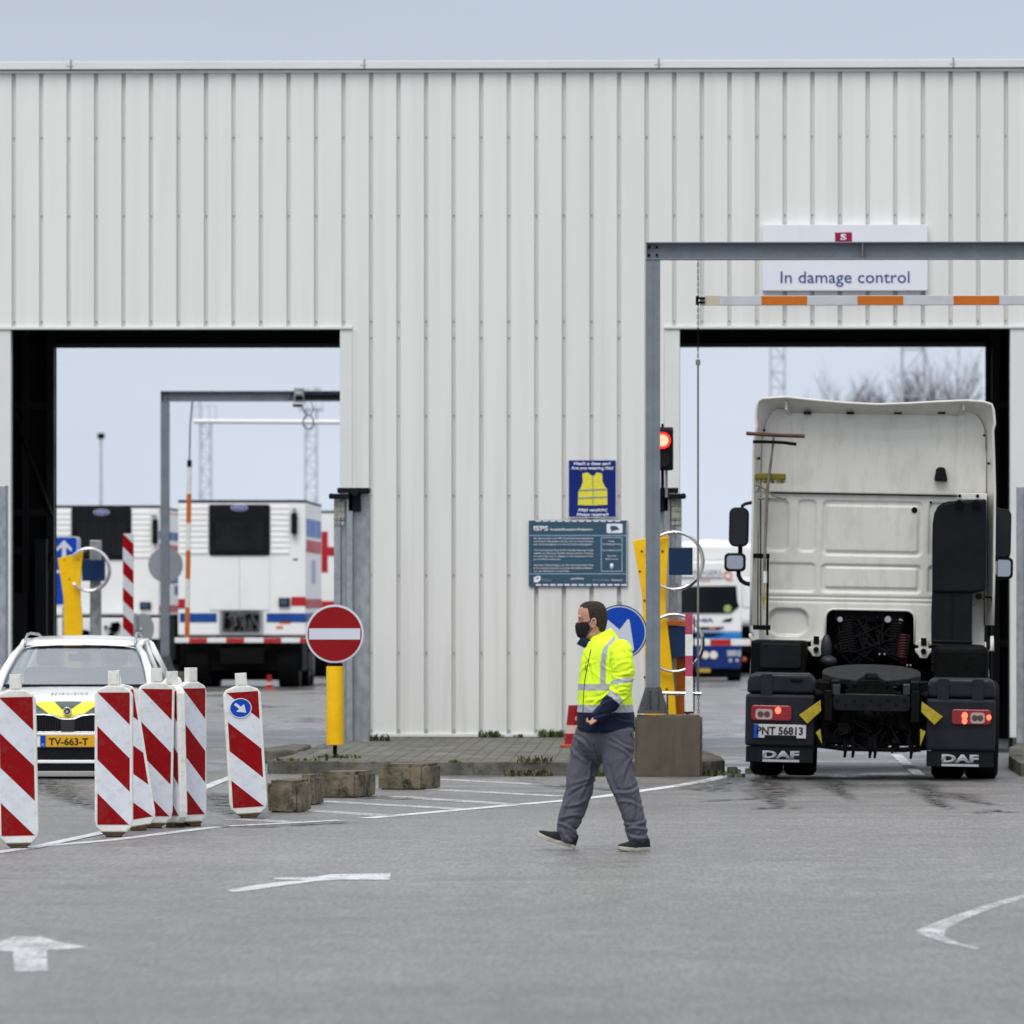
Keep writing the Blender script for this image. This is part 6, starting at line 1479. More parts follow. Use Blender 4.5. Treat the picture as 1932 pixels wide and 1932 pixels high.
M_wtr = mat('white_trailer_skin', (.82, .82, .82), .4, var=.03, vscale=.8, dirt=.1, dirtcol=(.4, .4, .38))
M_rst = mat('red_stripe', (.42, .015, .02), .45); M_bst = mat('blue_stripe', (.01, .06, .27), .45); M_ost = mat('orange_stripe', (.65, .16, .05), .5); M_lbst = mat('pale_blue_stripe', (.10, .20, .50), .5)
t2 = trailer('refrigerated_trailer', 336, 577, 946, 1199, 123.5, 5.6, 'white refrigerated trailer with blue and red stripes, right of the far gantry', dict(
    unit=(394.5, 952, 509.5, 1048), logo=(452, 958), door=1151, cheeks=((339, 392), (511, 546)), ch=(950, 1045), cyl=((555.5, 968, 1008),), box=((526, 1128, 547, 1145),), recess=(417, 1152, 494, 1196),
    flat=(('red_stripe', M_rst, 549.5, 1126, 576.6, 1143), ('blue_stripe', M_bst, 339, 1157, 409, 1174), ('blue_stripe', M_bst, 503, 1157, 576.6, 1174), ('red_stripe', M_rst, 336.3, 1130, 350, 1148), ('small_lettering', M_ost, 527, 1172, 548, 1177), ('small_lettering', M_ost, 521, 1181, 534, 1186), ('warning_print', M_ost, 420, 1120, 449, 1122), ('warning_print', M_ost, 424, 1125, 446, 1127), ('latch', M_dark, 461, 1145, 475, 1149), ('latch', M_dark, 553, 1054, 562, 1057)),
    side=(('side_stripe', M_lbst, 978, 1012, .02, .95), ('side_stripe', M_rst, 1018, 1042, .02, .95), ('side_stripe', M_rst, 1130, 1148, .0, 1), ('side_stripe', M_bst, 1157, 1174, 0, 1), ('side_print', mat('pale_violet_print', (.4, .42, .58), .5), 1055, 1100, .35, .6)),
    group='refrigerated trailers beyond the hall'))
t1 = trailer('refrigerated_trailer', 77, 300.5, 956, 1161, 131.0, 13.4, 'white refrigerated trailer with black cooling unit, left of the far gantry', dict(
    unit=(135, 957, 248, 1056), logo=(192, 966.5), door=1158, cheeks=((80, 134), (249, 284)), ch=(960, 1052), cyl=((293, 980, 1026),), box=((264, 1136, 285, 1150),),
    flat=(('latch', M_dark, 203, 1153, 216, 1156), ('grey_bar', M_galv, 78, 972, 290, 975)),
    side=(('side_stripe', M_ost, 964, 966, .0, 1), ('side_stripe', M_bst, 1001, 1017, 0, 1), ('side_stripe', M_rst, 1026, 1036, 0, 1), ('side_stripe', M_bst, 1088, 1100, .15, .5), ('side_stripe', M_bst, 1104, 1122, .3, .8), ('side_stripe', M_rst, 1142, 1156, 0, 1)),
    group='refrigerated trailers beyond the hall'))
# lower front bulkhead of t1 (fittings)
g = MB(); Yt = 130.6; a = at(108, 1206, Yt); b_ = at(300, 1166, Yt); g.box(a.x - t1.location.x, b_.x - t1.location.x, -.4, -.15, a.z, b_.z); pf = g.build('lower_front_panel', M_wtr, t1, bevel=.02)
g = MB(); random.seed(9)
for i in range(13): p = at(random.uniform(195, 225) if i < 8 else random.choice((160, 165, 287, 245, 293)), random.uniform(1178, 1200), Yt); g.cyl((p.x - t1.location.x, -.48, p.z), (p.x - t1.location.x, -.4, p.z), random.uniform(.03, .09), 12)
g.build('coupling', M_dark, pf)
t3_ = trailer('box_trailer', 598, 740, 966, 1172, 141.0, 12, 'white box trailer with a large red cross, partly behind the guide post', dict(
    flat=(('red_cross', M_rst, 603.5, 1003, 618.5, 1080), ('red_cross', M_rst, 618.5, 1032, 634, 1049), ('red_cross', M_rst, 598.5, 1034, 603.5, 1049), ('red_stripe', M_rst, 599, 1134, 739, 1148))))
# barrier booms in front of the trailers
def boom(x0, x1, yc, Y, h_px, reds, label, postpx):
    p0 = at(x0, yc, Y); p1 = at(x1, yc, Y); k = Y / FU
    r = empty('barrier_boom', (p0.x, Y, 0)); tag(r, label, 'barrier', 'red and white barrier booms beyond the hall')
    g = MB(); g.box(0, p1.x - p0.x, -.04, .04, p0.z - h_px * k / 2, p0.z + h_px * k / 2); b_ = g.build('boom', M_white, r, bevel=.01)
    g = MB()
    for a, c in reds: g.box(at(a, 0, Y).x - p0.x, at(c, 0, Y).x - p0.x, -.044, .044, p0.z - h_px * k / 2 + .004, p0.z + h_px * k / 2 - .004)
    g.build('red_band', M_rst, r)
    q = at(postpx, 0, Y).x - p0.x; g = MB(); g.box(q - .15, q + .15, -.3, -.05, 0, p0.z + .15); g.build('boom_post', M_dark if postpx < 600 else M_white, r, bevel=.02)
boom(330, 640, 1208, 119.0, 9.5, ((357, 391), (427, 461), (497.5, 531), (566, 600)), 'red and white barrier boom under the striped trailer', 660)
boom(1306, 1470, 1212, 112.0, 12.5, ((1340, 1379), (1416, 1452)), 'red and white barrier boom in front of the blue truck', 1490)

# ================================================================== BLUE AND WHITE TRUCK, WHITE TANK BEHIND
def c9(x, y): return ((1340 + x / 5.367) / 1.06, (1040 + y / 5.367) / 1.06)
Y = 134.0; r = empty('cab_truck', (at(1318, 0, Y).x, Y, 0)); tag(r, 'white and blue truck cab facing the camera beyond the right doorway', 'truck')
def X9(x): return at(c9(x, 0)[0], 0, Y).x - r.location.x
def Z9(y): return at(0, c9(0, y)[1], Y).z
M_dblue = mat('deep_blue_paint', (.005, .025, .16), .25, var=.1, vscale=2, coat=.4); M_cyan = mat('sky_blue_paint', (.02, .19, .55), .3)
xl_, xr_ = X9(-350), X9(770)
g = MB(); g.prism_y([(xl_ + .03, Z9(1210)), (xr_, Z9(1210)), (xr_, Z9(960)), (X9(730), Z9(700)), (X9(725), Z9(520)), (X9(700), Z9(440)), (xl_ + .2, Z9(440)), (xl_, Z9(700))], 0, 2.2); g.build('cab', M_wtr, r, bevel=.05)
g = MB(); g.prism_y([(xl_ + .2, Z9(438)), (X9(690), Z9(438)), (X9(640), Z9(270)), (xl_ + .4, Z9(250))], .1, 2.0); g.build('roof_fairing', M_wtr, r, bevel=.06)
g = MB(); g.prism_y([(xl_ + .1, Z9(1000)), (X9(650), Z9(1000)), (X9(745), Z9(925)), (X9(725), Z9(880)), (X9(712), Z9(705)), (xl_ + .12, Z9(715))], -.03, -.001); g.build('windscreen', mat('dark_glass', (.03, .036, .045), .08, rvar=.02), r, bevel=.01)
g = MB(); g.box(xl_, xr_, -.06, 1.8, Z9(1280), Z9(1212)); g.build('sky_blue_band', M_cyan, r, bevel=.02)
g = MB(); g.prism_y([(X9(-200), Z9(1250)), (X9(450), Z9(1250)), (X9(580), Z9(1215)), (X9(-200), Z9(1212))], -.08, -.061); g.prism_y([(X9(555), Z9(1092)), (X9(655), Z9(1088)), (X9(672), Z9(1048)), (X9(600), Z9(1062))], -.02, -.001); g.prism_y([(X9(320), Z9(1176)), (X9(530), Z9(1176)), (X9(585), Z9(1146)), (X9(320), Z9(1146))], -.02, -.001); g.build('black_intake', M_black, r)
g = MB(); g.prism_y([(xl_ - .0, Z9(1600)), (xr_ - .03, Z9(1600)), (xr_, Z9(1290)), (xl_, Z9(1290))], -.14, 1.9); g.build('blue_bumper', M_dblue, r, bevel=.05)
g = MB(); g.prism_y([(xl_ + .05, .08), (xr_ - .08, .08), (xr_ - .04, Z9(1602)), (xl_, Z9(1602))], .0, 1.9); g.build('underrun_guard', M_dark, r, bevel=.03)
for x, y, r_ in ((380, 1448, .085), (468, 1448, .09), (-60, 1448, .09)):
    g = MB(); g.disc_y(X9(x), Z9(y), r_, -.18, -.141, 28); g.build('round_lamp', mat('lamp_glass', (.75, .72, .62), .2), r, bevel=.01)
g = MB(); g.box(X9(612), X9(715), -.16, -.141, Z9(1460), Z9(1400)); g.box(X9(722), X9(760), -.16, -.141, Z9(1462), Z9(1400)); g.disc_y(X9(648), Z9(1505), .045, -.16, -.141, 16); g.disc_y(X9(718), Z9(1505), .04, -.16, -.141, 16); g.build('headlight', mat('headlamp_glass2', (.4, .43, .5), .2), r, bevel=.01)
g = MB(); g.box(X9(290), X9(432), -.17, -.141, Z9(1632), Z9(1590)); g.build('number_plate', mat('dull_yellow_plate', (.42, .3, .05), .5), r)
g = MB(); g.box(X9(425), X9(485), -.03, -.0205, Z9(1172), Z9(1150)); q9 = (X9(800), Z9(1492)); g.disc_y(q9[0], q9[1], .05, .3, .5, 14)
for x in (320, 350, 380, 410, 630, 660): g.box(X9(x), X9(x + 18), -.012, -.001, Z9(660), Z9(645))
g.build('amber_lamp', M_ost, r)
g = MB(); g.disc_y(X9(618), Z9(950), .085, -.036, -.031, 24); g.build('round_sticker', mat('green_sticker', (.30, .42, .12), .5), r)
text('lettering', 'SCANIA', M_txtn, r, ((X9(100) + X9(470)) / 2, -.004, Z9(1093)), .115, bold=.04, width=X9(470) - X9(100), depth=.005)
text('lettering', 'ROGERS', mat('grey_letters', (.30, .30, .34), .5), r, ((X9(250) + X9(556)) / 2, -.004, Z9(592)), .16, bold=.02, width=X9(556) - X9(250), depth=.005)
g = MB(); g.tube([(X9(620) + .085 * cos(t), -.02, Z9(590) + .085 * sin(t)) for t in [k * pi / 10 for k in range(20)]], .014, 6, closed=True); g.build('round_logo', M_ost, r)
g = MB(); g.box(xl_, X9(565), -.03, -.005, Z9(622), Z9(608)); g.build('sun_visor_edge', M_galv, r)
g = MB(); g.box(X9(768), X9(768) + .25, .3, .5, Z9(950), Z9(620)); g.build('mirror', M_wtr, r, bevel=.04)
for s in (-1, 1):
    xx = (xl_ + xr_) / 2 + s * 1.0; g = MB(); g.tube([(xx - .15, .9, .5), (xx + .15, .9, .5)], .5, 28); g.build('wheel', M_blackm, r, smooth='auto')
# white body / tank behind
Y2 = 142.0; a = at(1225, 1100, Y2); b_ = at(1440, 1018, Y2)
e = empty('tank_trailer', ((a.x + b_.x) / 2, Y2, 0)); tag(e, 'white rounded tank trailer standing behind the blue truck', 'trailer')
hw = (b_.x - a.x) / 2; g = MB(); R_ = 1.3
g.prism_y([(-hw, 1.2), (hw, 1.2), (hw, b_.z - .18), (hw - .5, b_.z - .05), (0, b_.z), (-hw + .5, b_.z - .1), (-hw, b_.z - .2)], 0, 10); g.build('tank_body', M_wtr, e, bevel=.15, seg=4)
g = MB(); p = at(1347, 1083, Y2); g.prism_y([(p.x - e.location.x - .3, p.z - .06), (p.x - e.location.x + .35, p.z - .04), (p.x - e.location.x + .3, p.z + .02), (p.x - e.location.x - .3, p.z + .07)], -.05, -.002); g.build('vent', M_dark, e)
g = MB(); g.box(-hw + .3, hw - .3, .5, 9, .6, 1.19)
for s in (-1, 1):
    for yy in (7, 8.3): g.tube([(s * .8, yy, .5), (s * 1.2, yy, .5)], .5, 24)
g.build('running_gear', M_dark, e)

# ================================================================== MASTS AND TREES FAR AWAY
M_mast = mat('haze_pale_mast_steel', (.42, .45, .50), .6, metal=.0)  # pale blue-grey colour stands in for haze over the distance
def lattice(px, wpx, Y, ztop, label, head=0):
    k = Y / FU; w_ = wpx * k; c = at(px, 1133, Y); r = empty('lattice_mast', (c.x, Y, 0)); tag(r, label, 'mast', 'lattice light masts on the horizon')
    g = MB(); h = w_ / 2
    for sx_ in (-1, 1):
        for sy in (-1, 1): g.tube([(sx_ * h * 1.25, sy * h, 0), (sx_ * h, sy * h, ztop)], w_ * .055, 4)
    n = int(ztop / (w_ * 1.15))
    for i in range(n):
        z0 = ztop * i / n; z1 = ztop * (i + 1) / n
        for sy in (-1, 1):
            g.tube([(-h, sy * h, z0), (h, sy * h, z0)], w_ * .03, 4); g.tube([(-h if i % 2 else h, sy * h, z0), (h if i % 2 else -h, sy * h, z1)], w_ * .028, 4)
            g.tube([(sy * h, -h if i % 2 else h, z0), (sy * h, h if i % 2 else -h, z1)], w_ * .028, 4)
    g.build('lattice', M_mast, r)
    if head:
        g = MB(); g.box(-w_ * 1.1, w_ * 1.1, -w_, w_, ztop, ztop + .15)
        for s in (-1, -.3, .4, 1): g.tube([(s * w_ * 1.1, -w_, ztop), (s * w_ * 1.1, -w_, ztop + 1.1)], .03, 4)
        g.tube([(-w_ * 1.1, -w_, ztop + 1.1), (w_ * 1.1, -w_, ztop + 1.1)], .03, 4); g.build('platform', M_mast, r)
        if head == 2: g = MB(); g.tube([(-w_ * .6, 0, ztop), (-w_ * .6, 0, ztop + 1.6)], .05, 6); g.box(-w_ * 1.3, -w_ * .1, -.2, .2, ztop + 1.5, ztop + 1.9); g.build('floodlight', M_mast, r)
        if head == 1: g = MB(); g.box(-w_ * .8, -w_ * .1, -.2, .2, ztop + 1.0, ztop + 1.5); g.box(w_ * .2, w_ * .9, -.2, .2, ztop + 1.1, ztop + 1.6); g.build('floodlight', M_mast, r)
lattice(388, 19, 420, at(0, 796, 420).z, 'pale lattice mast seen left of the broken bar, with a lamp head', 2)
lattice(587, 20, 420, at(0, 775, 420).z, 'pale lattice mast seen above the striped trailer, taller than its left neighbour', 1)
lattice(1467, 24, 400, 27, 'pale lattice mast above the left part of the cab roof', 0)
lattice(1723, 38, 330, 26, 'wider lattice mast above the right part of the cab roof, in front of bare trees', 0)
Y = 240; c = at(190.5, 1133, Y); zt_ = at(0, 828, Y).z; r = empty('lamp_mast', (c.x, Y, 0)); tag(r, 'thin grey lamp mast with a small head behind the left trailer', 'lamp post')
g = MB(); g.tube([(0, 0, 0), (0, 0, zt_)], [.09, .045], 10); g.build('pole', M_mast, r, smooth='auto')
g = MB(); g.box(-.14, .14, -.1, .1, zt_, zt_ + .2); g.box(-.10, .16, -.25, -.1, zt_ + .08, zt_ + .22); g.build('lamp_head', M_dark, r, bevel=.02)
M_bark = mat('bare_twigs', (.085, .07, .075), .9, var=.3)
def bare_tree(px, Y, H, label, seed):
    random.seed(seed); c = at(px, 1133, Y); r = empty('bare_tree', (c.x, Y, 0)); tag(r, label, 'tree', 'bare trees on the horizon')
    g = MB(); t = MB(); t.tube([(0, 0, 0), (.05, 0, H * .2), (0, .1, H * .42)], [H * .022, H * .017, H * .012], 8); t.build('trunk', M_bark, r, smooth=True)
    def br(p, d, L_, rad, lv):
        n = 3; q = Vector(p); pts = [q.copy()]
        for i in range(n): d = (d + Vector((random.gauss(0, .14), random.gauss(0, .14), .10))).normalized(); q = q + d * L_ / n; pts.append(q.copy())
        g.tube(pts, [rad, rad * .8, rad * .65, rad * .45], 4)
        if lv == 0: return
        for k in range(4 if lv > 1 else 5):
            i = random.randint(1, 3); dd = (d + Vector((random.gauss(0, .55), random.gauss(0, .55), random.uniform(-.1, .5)))).normalized(); br(pts[i], dd, L_ * random.uniform(.5, .75), rad * .5, lv - 1)
    for k in range(9):
        z = H * random.uniform(.25, .42); br((0, 0, z), Vector((random.gauss(0, .42), random.gauss(0, .42), 1)).normalized(), H * random.uniform(.22, .36), H * .008, 4)
    g.build('crown', M_bark, r)
for i, (px, Hpx, lb) in enumerate(((1603, 722, 'bare tree furthest left above the cab roof'), (1640, 726, 'low bare tree second from the left above the cab roof'), (1692, 706, 'tall narrow bare tree just left of the wider mast'), (1752, 696, 'tallest bare tree just right of the wider mast'), (1790, 716, 'bare tree between the tallest tree and the dark door frame'), (1826, 708, 'bare tree nearest the dark door frame'))):
    bare_tree(px, 380, at(0, Hpx, 380).z, lb, 30 + i)
# ================================================================== THE WALKING MAN
PY = 43.26
person = empty('person', (at(1142.6, 1133, PY).x, PY, 0.0))
tag(person, 'man in yellow hi-vis jacket, grey trousers and black face mask walking left', 'person')
KP = 892.0
def W(cx, cy): return ((cx - 680) / KP, (1772 - cy) / KP)
def limb(g, path, n=24, mi=0, expo=1.0, taper_ends=True):
    """path: (cx, cy, y, a, b): centre read from the photo, depth y, half width across (px), half depth (m)"""
    P = []
    for cx, cy, y, a, b_ in path: x, z = W(cx, cy); P.append((Vector((x, y, z)), a / KP, b_))
    rings = []
    for i, (p, a, b_) in enumerate(P):
        t = (P[min(i + 1, len(P) - 1)][0] - P[max(i - 1, 0)][0]).normalized()
        s = Vector((0, 1, 0)); s = (s - t * t.dot(s)).normalized(); nn = s.cross(t)
        rings.append([p + nn * cos(2 * pi * j / n) * a + s * sin(2 * pi * j / n) * b_ for j in range(n)])
    def cap(r, p, t, k): return [p + (q - p) * k + t for q in r]
    if taper_ends:
        p0, a0, b0 = P[0]; t0 = (P[0][0] - P[1][0]).normalized(); p1, a1, b1 = P[-1]; t1 = (P[-1][0] - P[-2][0]).normalized()
        rings = [cap(rings[0], p0, t0 * a0 * .5, .5)] + rings + [cap(rings[-1], p1, t1 * a1 * .5, .5)]
    g.loft(rings, mi)
def hrings(g, rows, n=40, y0=0.0, tw=0.0, e=2.3):
    """rows: (cy, cx_front, cx_back, half depth)"""
    rings = []
    for cy, xa, xb, hd in rows:
        z = (1772 - cy) / KP; x0 = (xa - 680) / KP; x1 = (xb - 680) / KP; c = (x0 + x1) / 2; r = (x1 - x0) / 2
        rr = []
        for j in range(n):
            t = 2 * pi * j / n; ct, st = cos(t), sin(t)
            rr.append(Vector((c - r * math.copysign(abs(ct) ** (2 / e), ct), y0 + hd * math.copysign(abs(st) ** (2 / e), st), z)))
        rings.append(rr)
    g.loft(rings)
def fuse(g, name, voxel, smooth_it=2):
    me = bpy.data.meshes.new(name); me.from_pydata([tuple(v) for v in g.v], [], g.f); me.update()
    o = bpy.data.objects.new(name, me); C.objects.link(o)
    m = o.modifiers.new('r', 'REMESH'); m.mode = 'VOXEL'; m.voxel_size = voxel
    s = o.modifiers.new('s', 'SMOOTH'); s.factor = .5; s.iterations = smooth_it
    dg = bpy.context.evaluated_depsgraph_get(); dg.update(); m2 = bpy.data.meshes.new_from_object(o.evaluated_get(dg)); m2.name = name
    bpy.data.objects.remove(o); bpy.data.meshes.remove(me); return m2
def put(me, name, mats, parent, smooth=True):
    me.materials.clear()
    for m in (mats if isinstance(mats, list) else [mats]): me.materials.append(m)
    o = bpy.data.objects.new(name, me); C.objects.link(o); o.parent = parent
    if smooth: me.polygons.foreach_set('use_smooth', [True] * len(me.polygons))
    return o
YN = -1  # near side is -y
# ---- shapes shared by body and clothes
def leg_far(k, d=0):  # k scales the width
    return [(600, 1010, .075, 118 * k, .115 * k), (560, 1120, .085, 112 * k, .11 * k), (548, 1200, .09, 106 * k, .105 * k), (520, 1300, .09, 100 * k, .10 * k), (507, 1400, .09, 92 * k, .095 * k), (475, 1500, .09, 86 * k, .09 * k), (447, 1570, .09, 82 * k, .085 * k), (430, 1640, .09, 66 * k, .078 * k), (436, 1705, .09, 54 * k, .07 * k)]
def leg_near(k):
    return [(745, 1010, -.085, 122 * k, .12 * k), (758, 1100, -.09, 112 * k, .115 * k), (760, 1200, -.095, 104 * k, .11 * k), (775, 1300, -.10, 96 * k, .10 * k), (815, 1400, -.10, 86 * k, .095 * k), (846, 1500, -.10, 78 * k, .09 * k), (868, 1590, -.10, 74 * k, .085 * k), (880, 1660, -.10, 68 * k, .08 * k), (888, 1700, -.10, 64 * k, .075 * k)]
def fold(me, amp, fn, seed=0):
    me.update(); nm = [v.normal.copy() for v in me.vertices]
    for v, n in zip(me.vertices, nm): v.co += n * amp * fn(v.co)
def creases(lines, A, wpx):
    L_ = [(Vector(W(a, b_)), Vector(W(c, d))) for (a, b_, c, d) in lines]; w_ = wpx / KP
    def fn(p):
        s_ = 0; q = Vector((p.x, p.z))
        for i, (a, b_) in enumerate(L_):
            d = b_ - a; l2 = d.length_squared; t = (q - a).dot(d) / l2
            if t < -.15 or t > 1.15: continue
            n = Vector((-d.y, d.x)).normalized(); bow = 14 / KP * sin(pi * max(0, min(1, t))) * (1 if i % 2 else -1)
            e_ = (q - a).dot(n) - bow
            if abs(e_) > w_ * 5: continue
            tp = sin(pi * max(0, min(1, (t + .1) / 1.2))) ** .6
            s_ += tp * (math.exp(-(e_ / w_) ** 2) - .8 * math.exp(-((e_ - 1.7 * w_) / w_) ** 2))
        return s_ * A
    return fn
cr_trs = creases([(862, 1150, 790, 1320), (845, 1190, 880, 1340), (720, 1040, 860, 1120), (700, 1080, 850, 1180), (755, 1395, 890, 1370), (770, 1450, 905, 1490), (800, 1600, 935, 1580), (812, 1632, 945, 1640), (826, 1668, 950, 1680), (840, 1330, 860, 1560), (700, 1250, 760, 1420),
                  (650, 1255, 465, 1345), (610, 1325, 440, 1410), (565, 1440, 420, 1490), (530, 1555, 395, 1570), (375, 1600, 490, 1670), (400, 1640, 480, 1730), (470, 1040, 580, 1130), (455, 1120, 600, 1220), (590, 1180, 520, 1420), (440, 1450, 400, 1600)], .0115, 10)
# ---- trousers
g = MB(); limb(g, leg_far(.95)); limb(g, leg_near(.95))
hrings(g, [(1215, 610, 770, .035), (1160, 555, 815, .09), (1120, 520, 840, .125), (1070, 500, 852, .155), (1010, 505, 850, .165), (960, 515, 845, .16), (930, 520, 840, .15)])
me = fuse(g, 'trousers', .0085, 2)
def ridge(x): return 1 - abs(2 * (x - math.floor(x)) - 1) * 2
def rg(n): return (1 - min(1, abs(n) * 3.0)) ** 1.3
def tf(p):
    x, z = p.x, p.z
    n1 = noise.noise(Vector((p.x * 11 + p.z * 3, p.y * 9, p.z * 2.4)))
    n2 = noise.noise(Vector((p.x * 15 - p.z * 12, p.y * 12, p.z * 7 + 5)))
    n3 = noise.noise(Vector((p.x * 5, p.y * 6, p.z * 30)))
    low = max(0, min(1, (.55 - z) / .35)); hip = max(0, min(1, (z - .62) / .15))
    r = rg(n1) * .9 + rg(n2) * .75 + max(0, min(1, (.30 - z) / .14)) * (1 - abs(n3) * 2.4) * .7 + hip * (1 - abs(noise.noise(Vector((x * 14 - z * 12, p.y * 8, z * 12)))) * 2.2) * .6
    return ((r - .55) * (1 if z < .7 else .55)) * .45 + cr_trs(p) / .0125
fold(me, .0125, tf)
M_trs = mat('grey_blue_work_cloth', (.088, .088, .116), .8, var=.10, vscale=7, bump=.35, bscale=260)
trs = put(me, 'trousers', M_trs, person)
# seams and pocket piping projected onto the cloth
def bvh(me): return BVHTree.FromPolygons([v.co for v in me.vertices], [p.vertices for p in me.polygons])
def proj(tree, pts, off=.004):
    out = []
    for cx, cy in pts:
        x, z = W(cx, cy); h = tree.ray_cast(Vector((x, -2, z)), Vector((0, 1, 0)))
        if h[0] is not None: out.append(h[0] + Vector((0, -off, 0)))
    return out
def dense(pts, st=8):
    o = []
    for (a, b_), (c, d) in zip(pts[:-1], pts[1:]):
        n = max(1, int(math.hypot(c - a, d - b_) / st))
        for i in range(n): o.append((a + (c - a) * i / n, b_ + (d - b_) * i / n))
    return o + [pts[-1]]
tr = bvh(me)
M_seam = mat('dark_seam', (.05, .05, .07), .8)
g = MB(); 
for pts in ([(842, 1008), (862, 1060), (858, 1140)], [(838, 1012), (856, 1062)], [(600, 1075), (625, 1170), (652, 1235)]):
    q = proj(tr, dense(pts), .001)
    if len(q) > 2: g.tube(q, .0028, 5)
g.build('seam', M_seam, trs)
# ---- jacket
torso = [(1012, 512, 868, .195), (985, 500, 872, .205), (940, 496, 868, .21), (890, 498, 862, .212), (840, 500, 858, .21), (780, 501, 852, .208), (700, 503, 846, .205), (640, 508, 842, .20), (590, 514, 838, .198), (540, 522, 830, .195), (500, 532, 822, .19), (470, 543, 806, .18), (440, 560, 785, .165), (415, 578, 765, .125), (395, 590, 745, .09)]
arm_near = [(775, 452, -.155, 60, .066), (785, 500, -.195, 74, .072), (790, 580, -.215, 76, .076), (795, 650, -.225, 70, .075), (788, 712, -.235, 66, .074), (768, 765, -.24, 62, .068), (735, 805, -.245, 56, .062), (690, 850, -.25, 52, .058), (648, 893, -.25, 48, .054), (622, 920, -.25, 44, .05)]
arm_far = [(740, 452, .155, 56, .066), (740, 520, .2, 66, .07), (715, 640, .22, 64, .07), (660, 740, .22, 58, .065), (600, 830, .2, 52, .058), (545, 905, .17, 42, .05)]
g = MB(); hrings(g, torso); limb(g, arm_near); limb(g, arm_far)
limb(g, [(686, 440, 0, 84, .095), (668, 405, 0, 78, .086), (652, 375, 0, 70, .078)], taper_ends=False)
me = fuse(g, 'jacket', .0068, 2)
# parameter along the near sleeve
AP = [Vector((W(a, b_)[0], y, W(a, b_)[1])) for a, b_, y, _, _ in arm_near]; AR = [max(a / KP, d) for _, _, _, a, d in arm_near]
AF = [Vector((W(a, b_)[0], y, W(a, b_)[1])) for a, b_, y, _, _ in arm_far]; ARF = [max(a / KP, d) for _, _, _, a, d in arm_far]
def along(p, A, R_):
    best = (9, 0, 0); L_ = 0
    for i in range(len(A) - 1):
        d = A[i + 1] - A[i]; l = d.length; t = max(0, min(1, (p - A[i]).dot(d) / l ** 2)); q = A[i] + d * t; dist = (p - q).length / (R_[i] + (R_[i + 1] - R_[i]) * t)
        if dist < best[0]: best = (dist, L_ + t * l, i)
        L_ += l
    return best
cr_jk = creases([(728, 640, 855, 612), (738, 600, 830, 556), (712, 728, 805, 758), (735, 760, 845, 738), (560, 805, 710, 758), (600, 835, 730, 780), (838, 770, 745, 870), (520, 625, 610, 560), (655, 545, 700, 610), (560, 960, 700, 900), (720, 900, 850, 950), (640, 870, 735, 800), (600, 660, 560, 520), (800, 480, 850, 560)], .0095, 9)
def jf(p):
    d, s_, _ = along(p, AP, AR)
    n1 = noise.noise(Vector((p.x * 11 + p.z * 6, p.y * 9, p.z * 8))); n2 = noise.noise(Vector((p.x * 6, p.y * 7, p.z * 22 + 3)))
    r = rg(n1) * .75 - .3
    if d < 1.15 and p.y < -.14: r += ((1 - abs(n2) * 2.4) * .9 - .45) * (1.4 if .2 < s_ < .45 else .7)
    r += .5 * (1 - abs(noise.noise(Vector((p.x * 9 - p.z * 7, p.y * 5, p.z * 5 + 9)))) * 2.2) * (1 if p.z < 1.1 else .4) - .2
    return r * .6 + (cr_jk(p) / .0105 if p.y < .05 else 0)
fold(me, .0105, jf)
SB = .05
def suspx(cy): # centre of the vertical reflective band
    return 667 if cy > 560 else (667 + (560 - cy) * .12 if cy > 480 else 676 + (480 - cy) * .85)
me.update(); mi = []
for p in me.polygons:
    c = p.center; cx = c.x * KP + 680; cy = 1772 - c.z * KP
    d, s_, _ = along(c, AP, AR); df, sf, _ = along(c, AF, ARF)
    k = 0
    if d < 1.22 and c.y < -.165 and (cy < 960) and not (cx < 700 and cy < 760):
        # near sleeve
        if .262 < s_ + (cx - 795) / KP * .25 < .300: k = 1
        elif .385 < s_ < .432: k = 1
        elif s_ >= .432: k = 2
    elif df < 1.15 and c.y > .16: k = 2 if sf > .42 else 0
    else:
        if cy > 886: k = 2
        elif 836 < cy <= 886: k = 1
        elif 700 < cy <= 741: k = 1
        elif cy <= 700 and c.y < 0 and abs(cx - suspx(cy)) < 18 and cy > 398 and cx < 745: k = 1
        elif cy <= 700 and c.y > .05 and cx < 560 and abs(c.y - .10) < .022: k = 1
        elif cy < 440 and (p.normal.y * 0 + (cx - 640) ** 2 * 0): k = 0
    mi.append(k)
M_hiv = mat('hi_vis_yellow_fabric', (.68, .93, .03), .8, var=.05, vscale=8, bump=.25, bscale=220)
M_ref = mat('silver_reflective_tape', (.36, .37, .40), .45, var=.08, vscale=18, bump=.3, bscale=60)
M_nav = mat('navy_fabric', (.006, .012, .035), .85, var=.15, vscale=9, bump=.3, bscale=220)
jk = put(me, 'jacket', [M_hiv, M_ref, M_nav], person); me.polygons.foreach_set('material_index', mi); me.update()
tj = bvh(me)
g = MB(); q = proj(tj, dense([(588, 478), (575, 540), (560, 610), (547, 690), (540, 780), (536, 880), (534, 960)]), .001); g.tube(q, .0035, 6)
q = proj(tj, dense([(557, 562), (551, 610)]), .001); g.tube(q, .003, 6); g.build('zip', M_txtk, jk)
g = MB(); 
for pts in ([(800, 432), (745, 455), (718, 500), (708, 560), (706, 640)], [(846, 700), (800, 740)]):
    q = proj(tj, dense(pts), -.001); 
    if len(q) > 2: g.tube(q, .002, 5)
g.build('shoulder_seam', mat('yellow_seam', (.30, .40, .02), .8), jk)
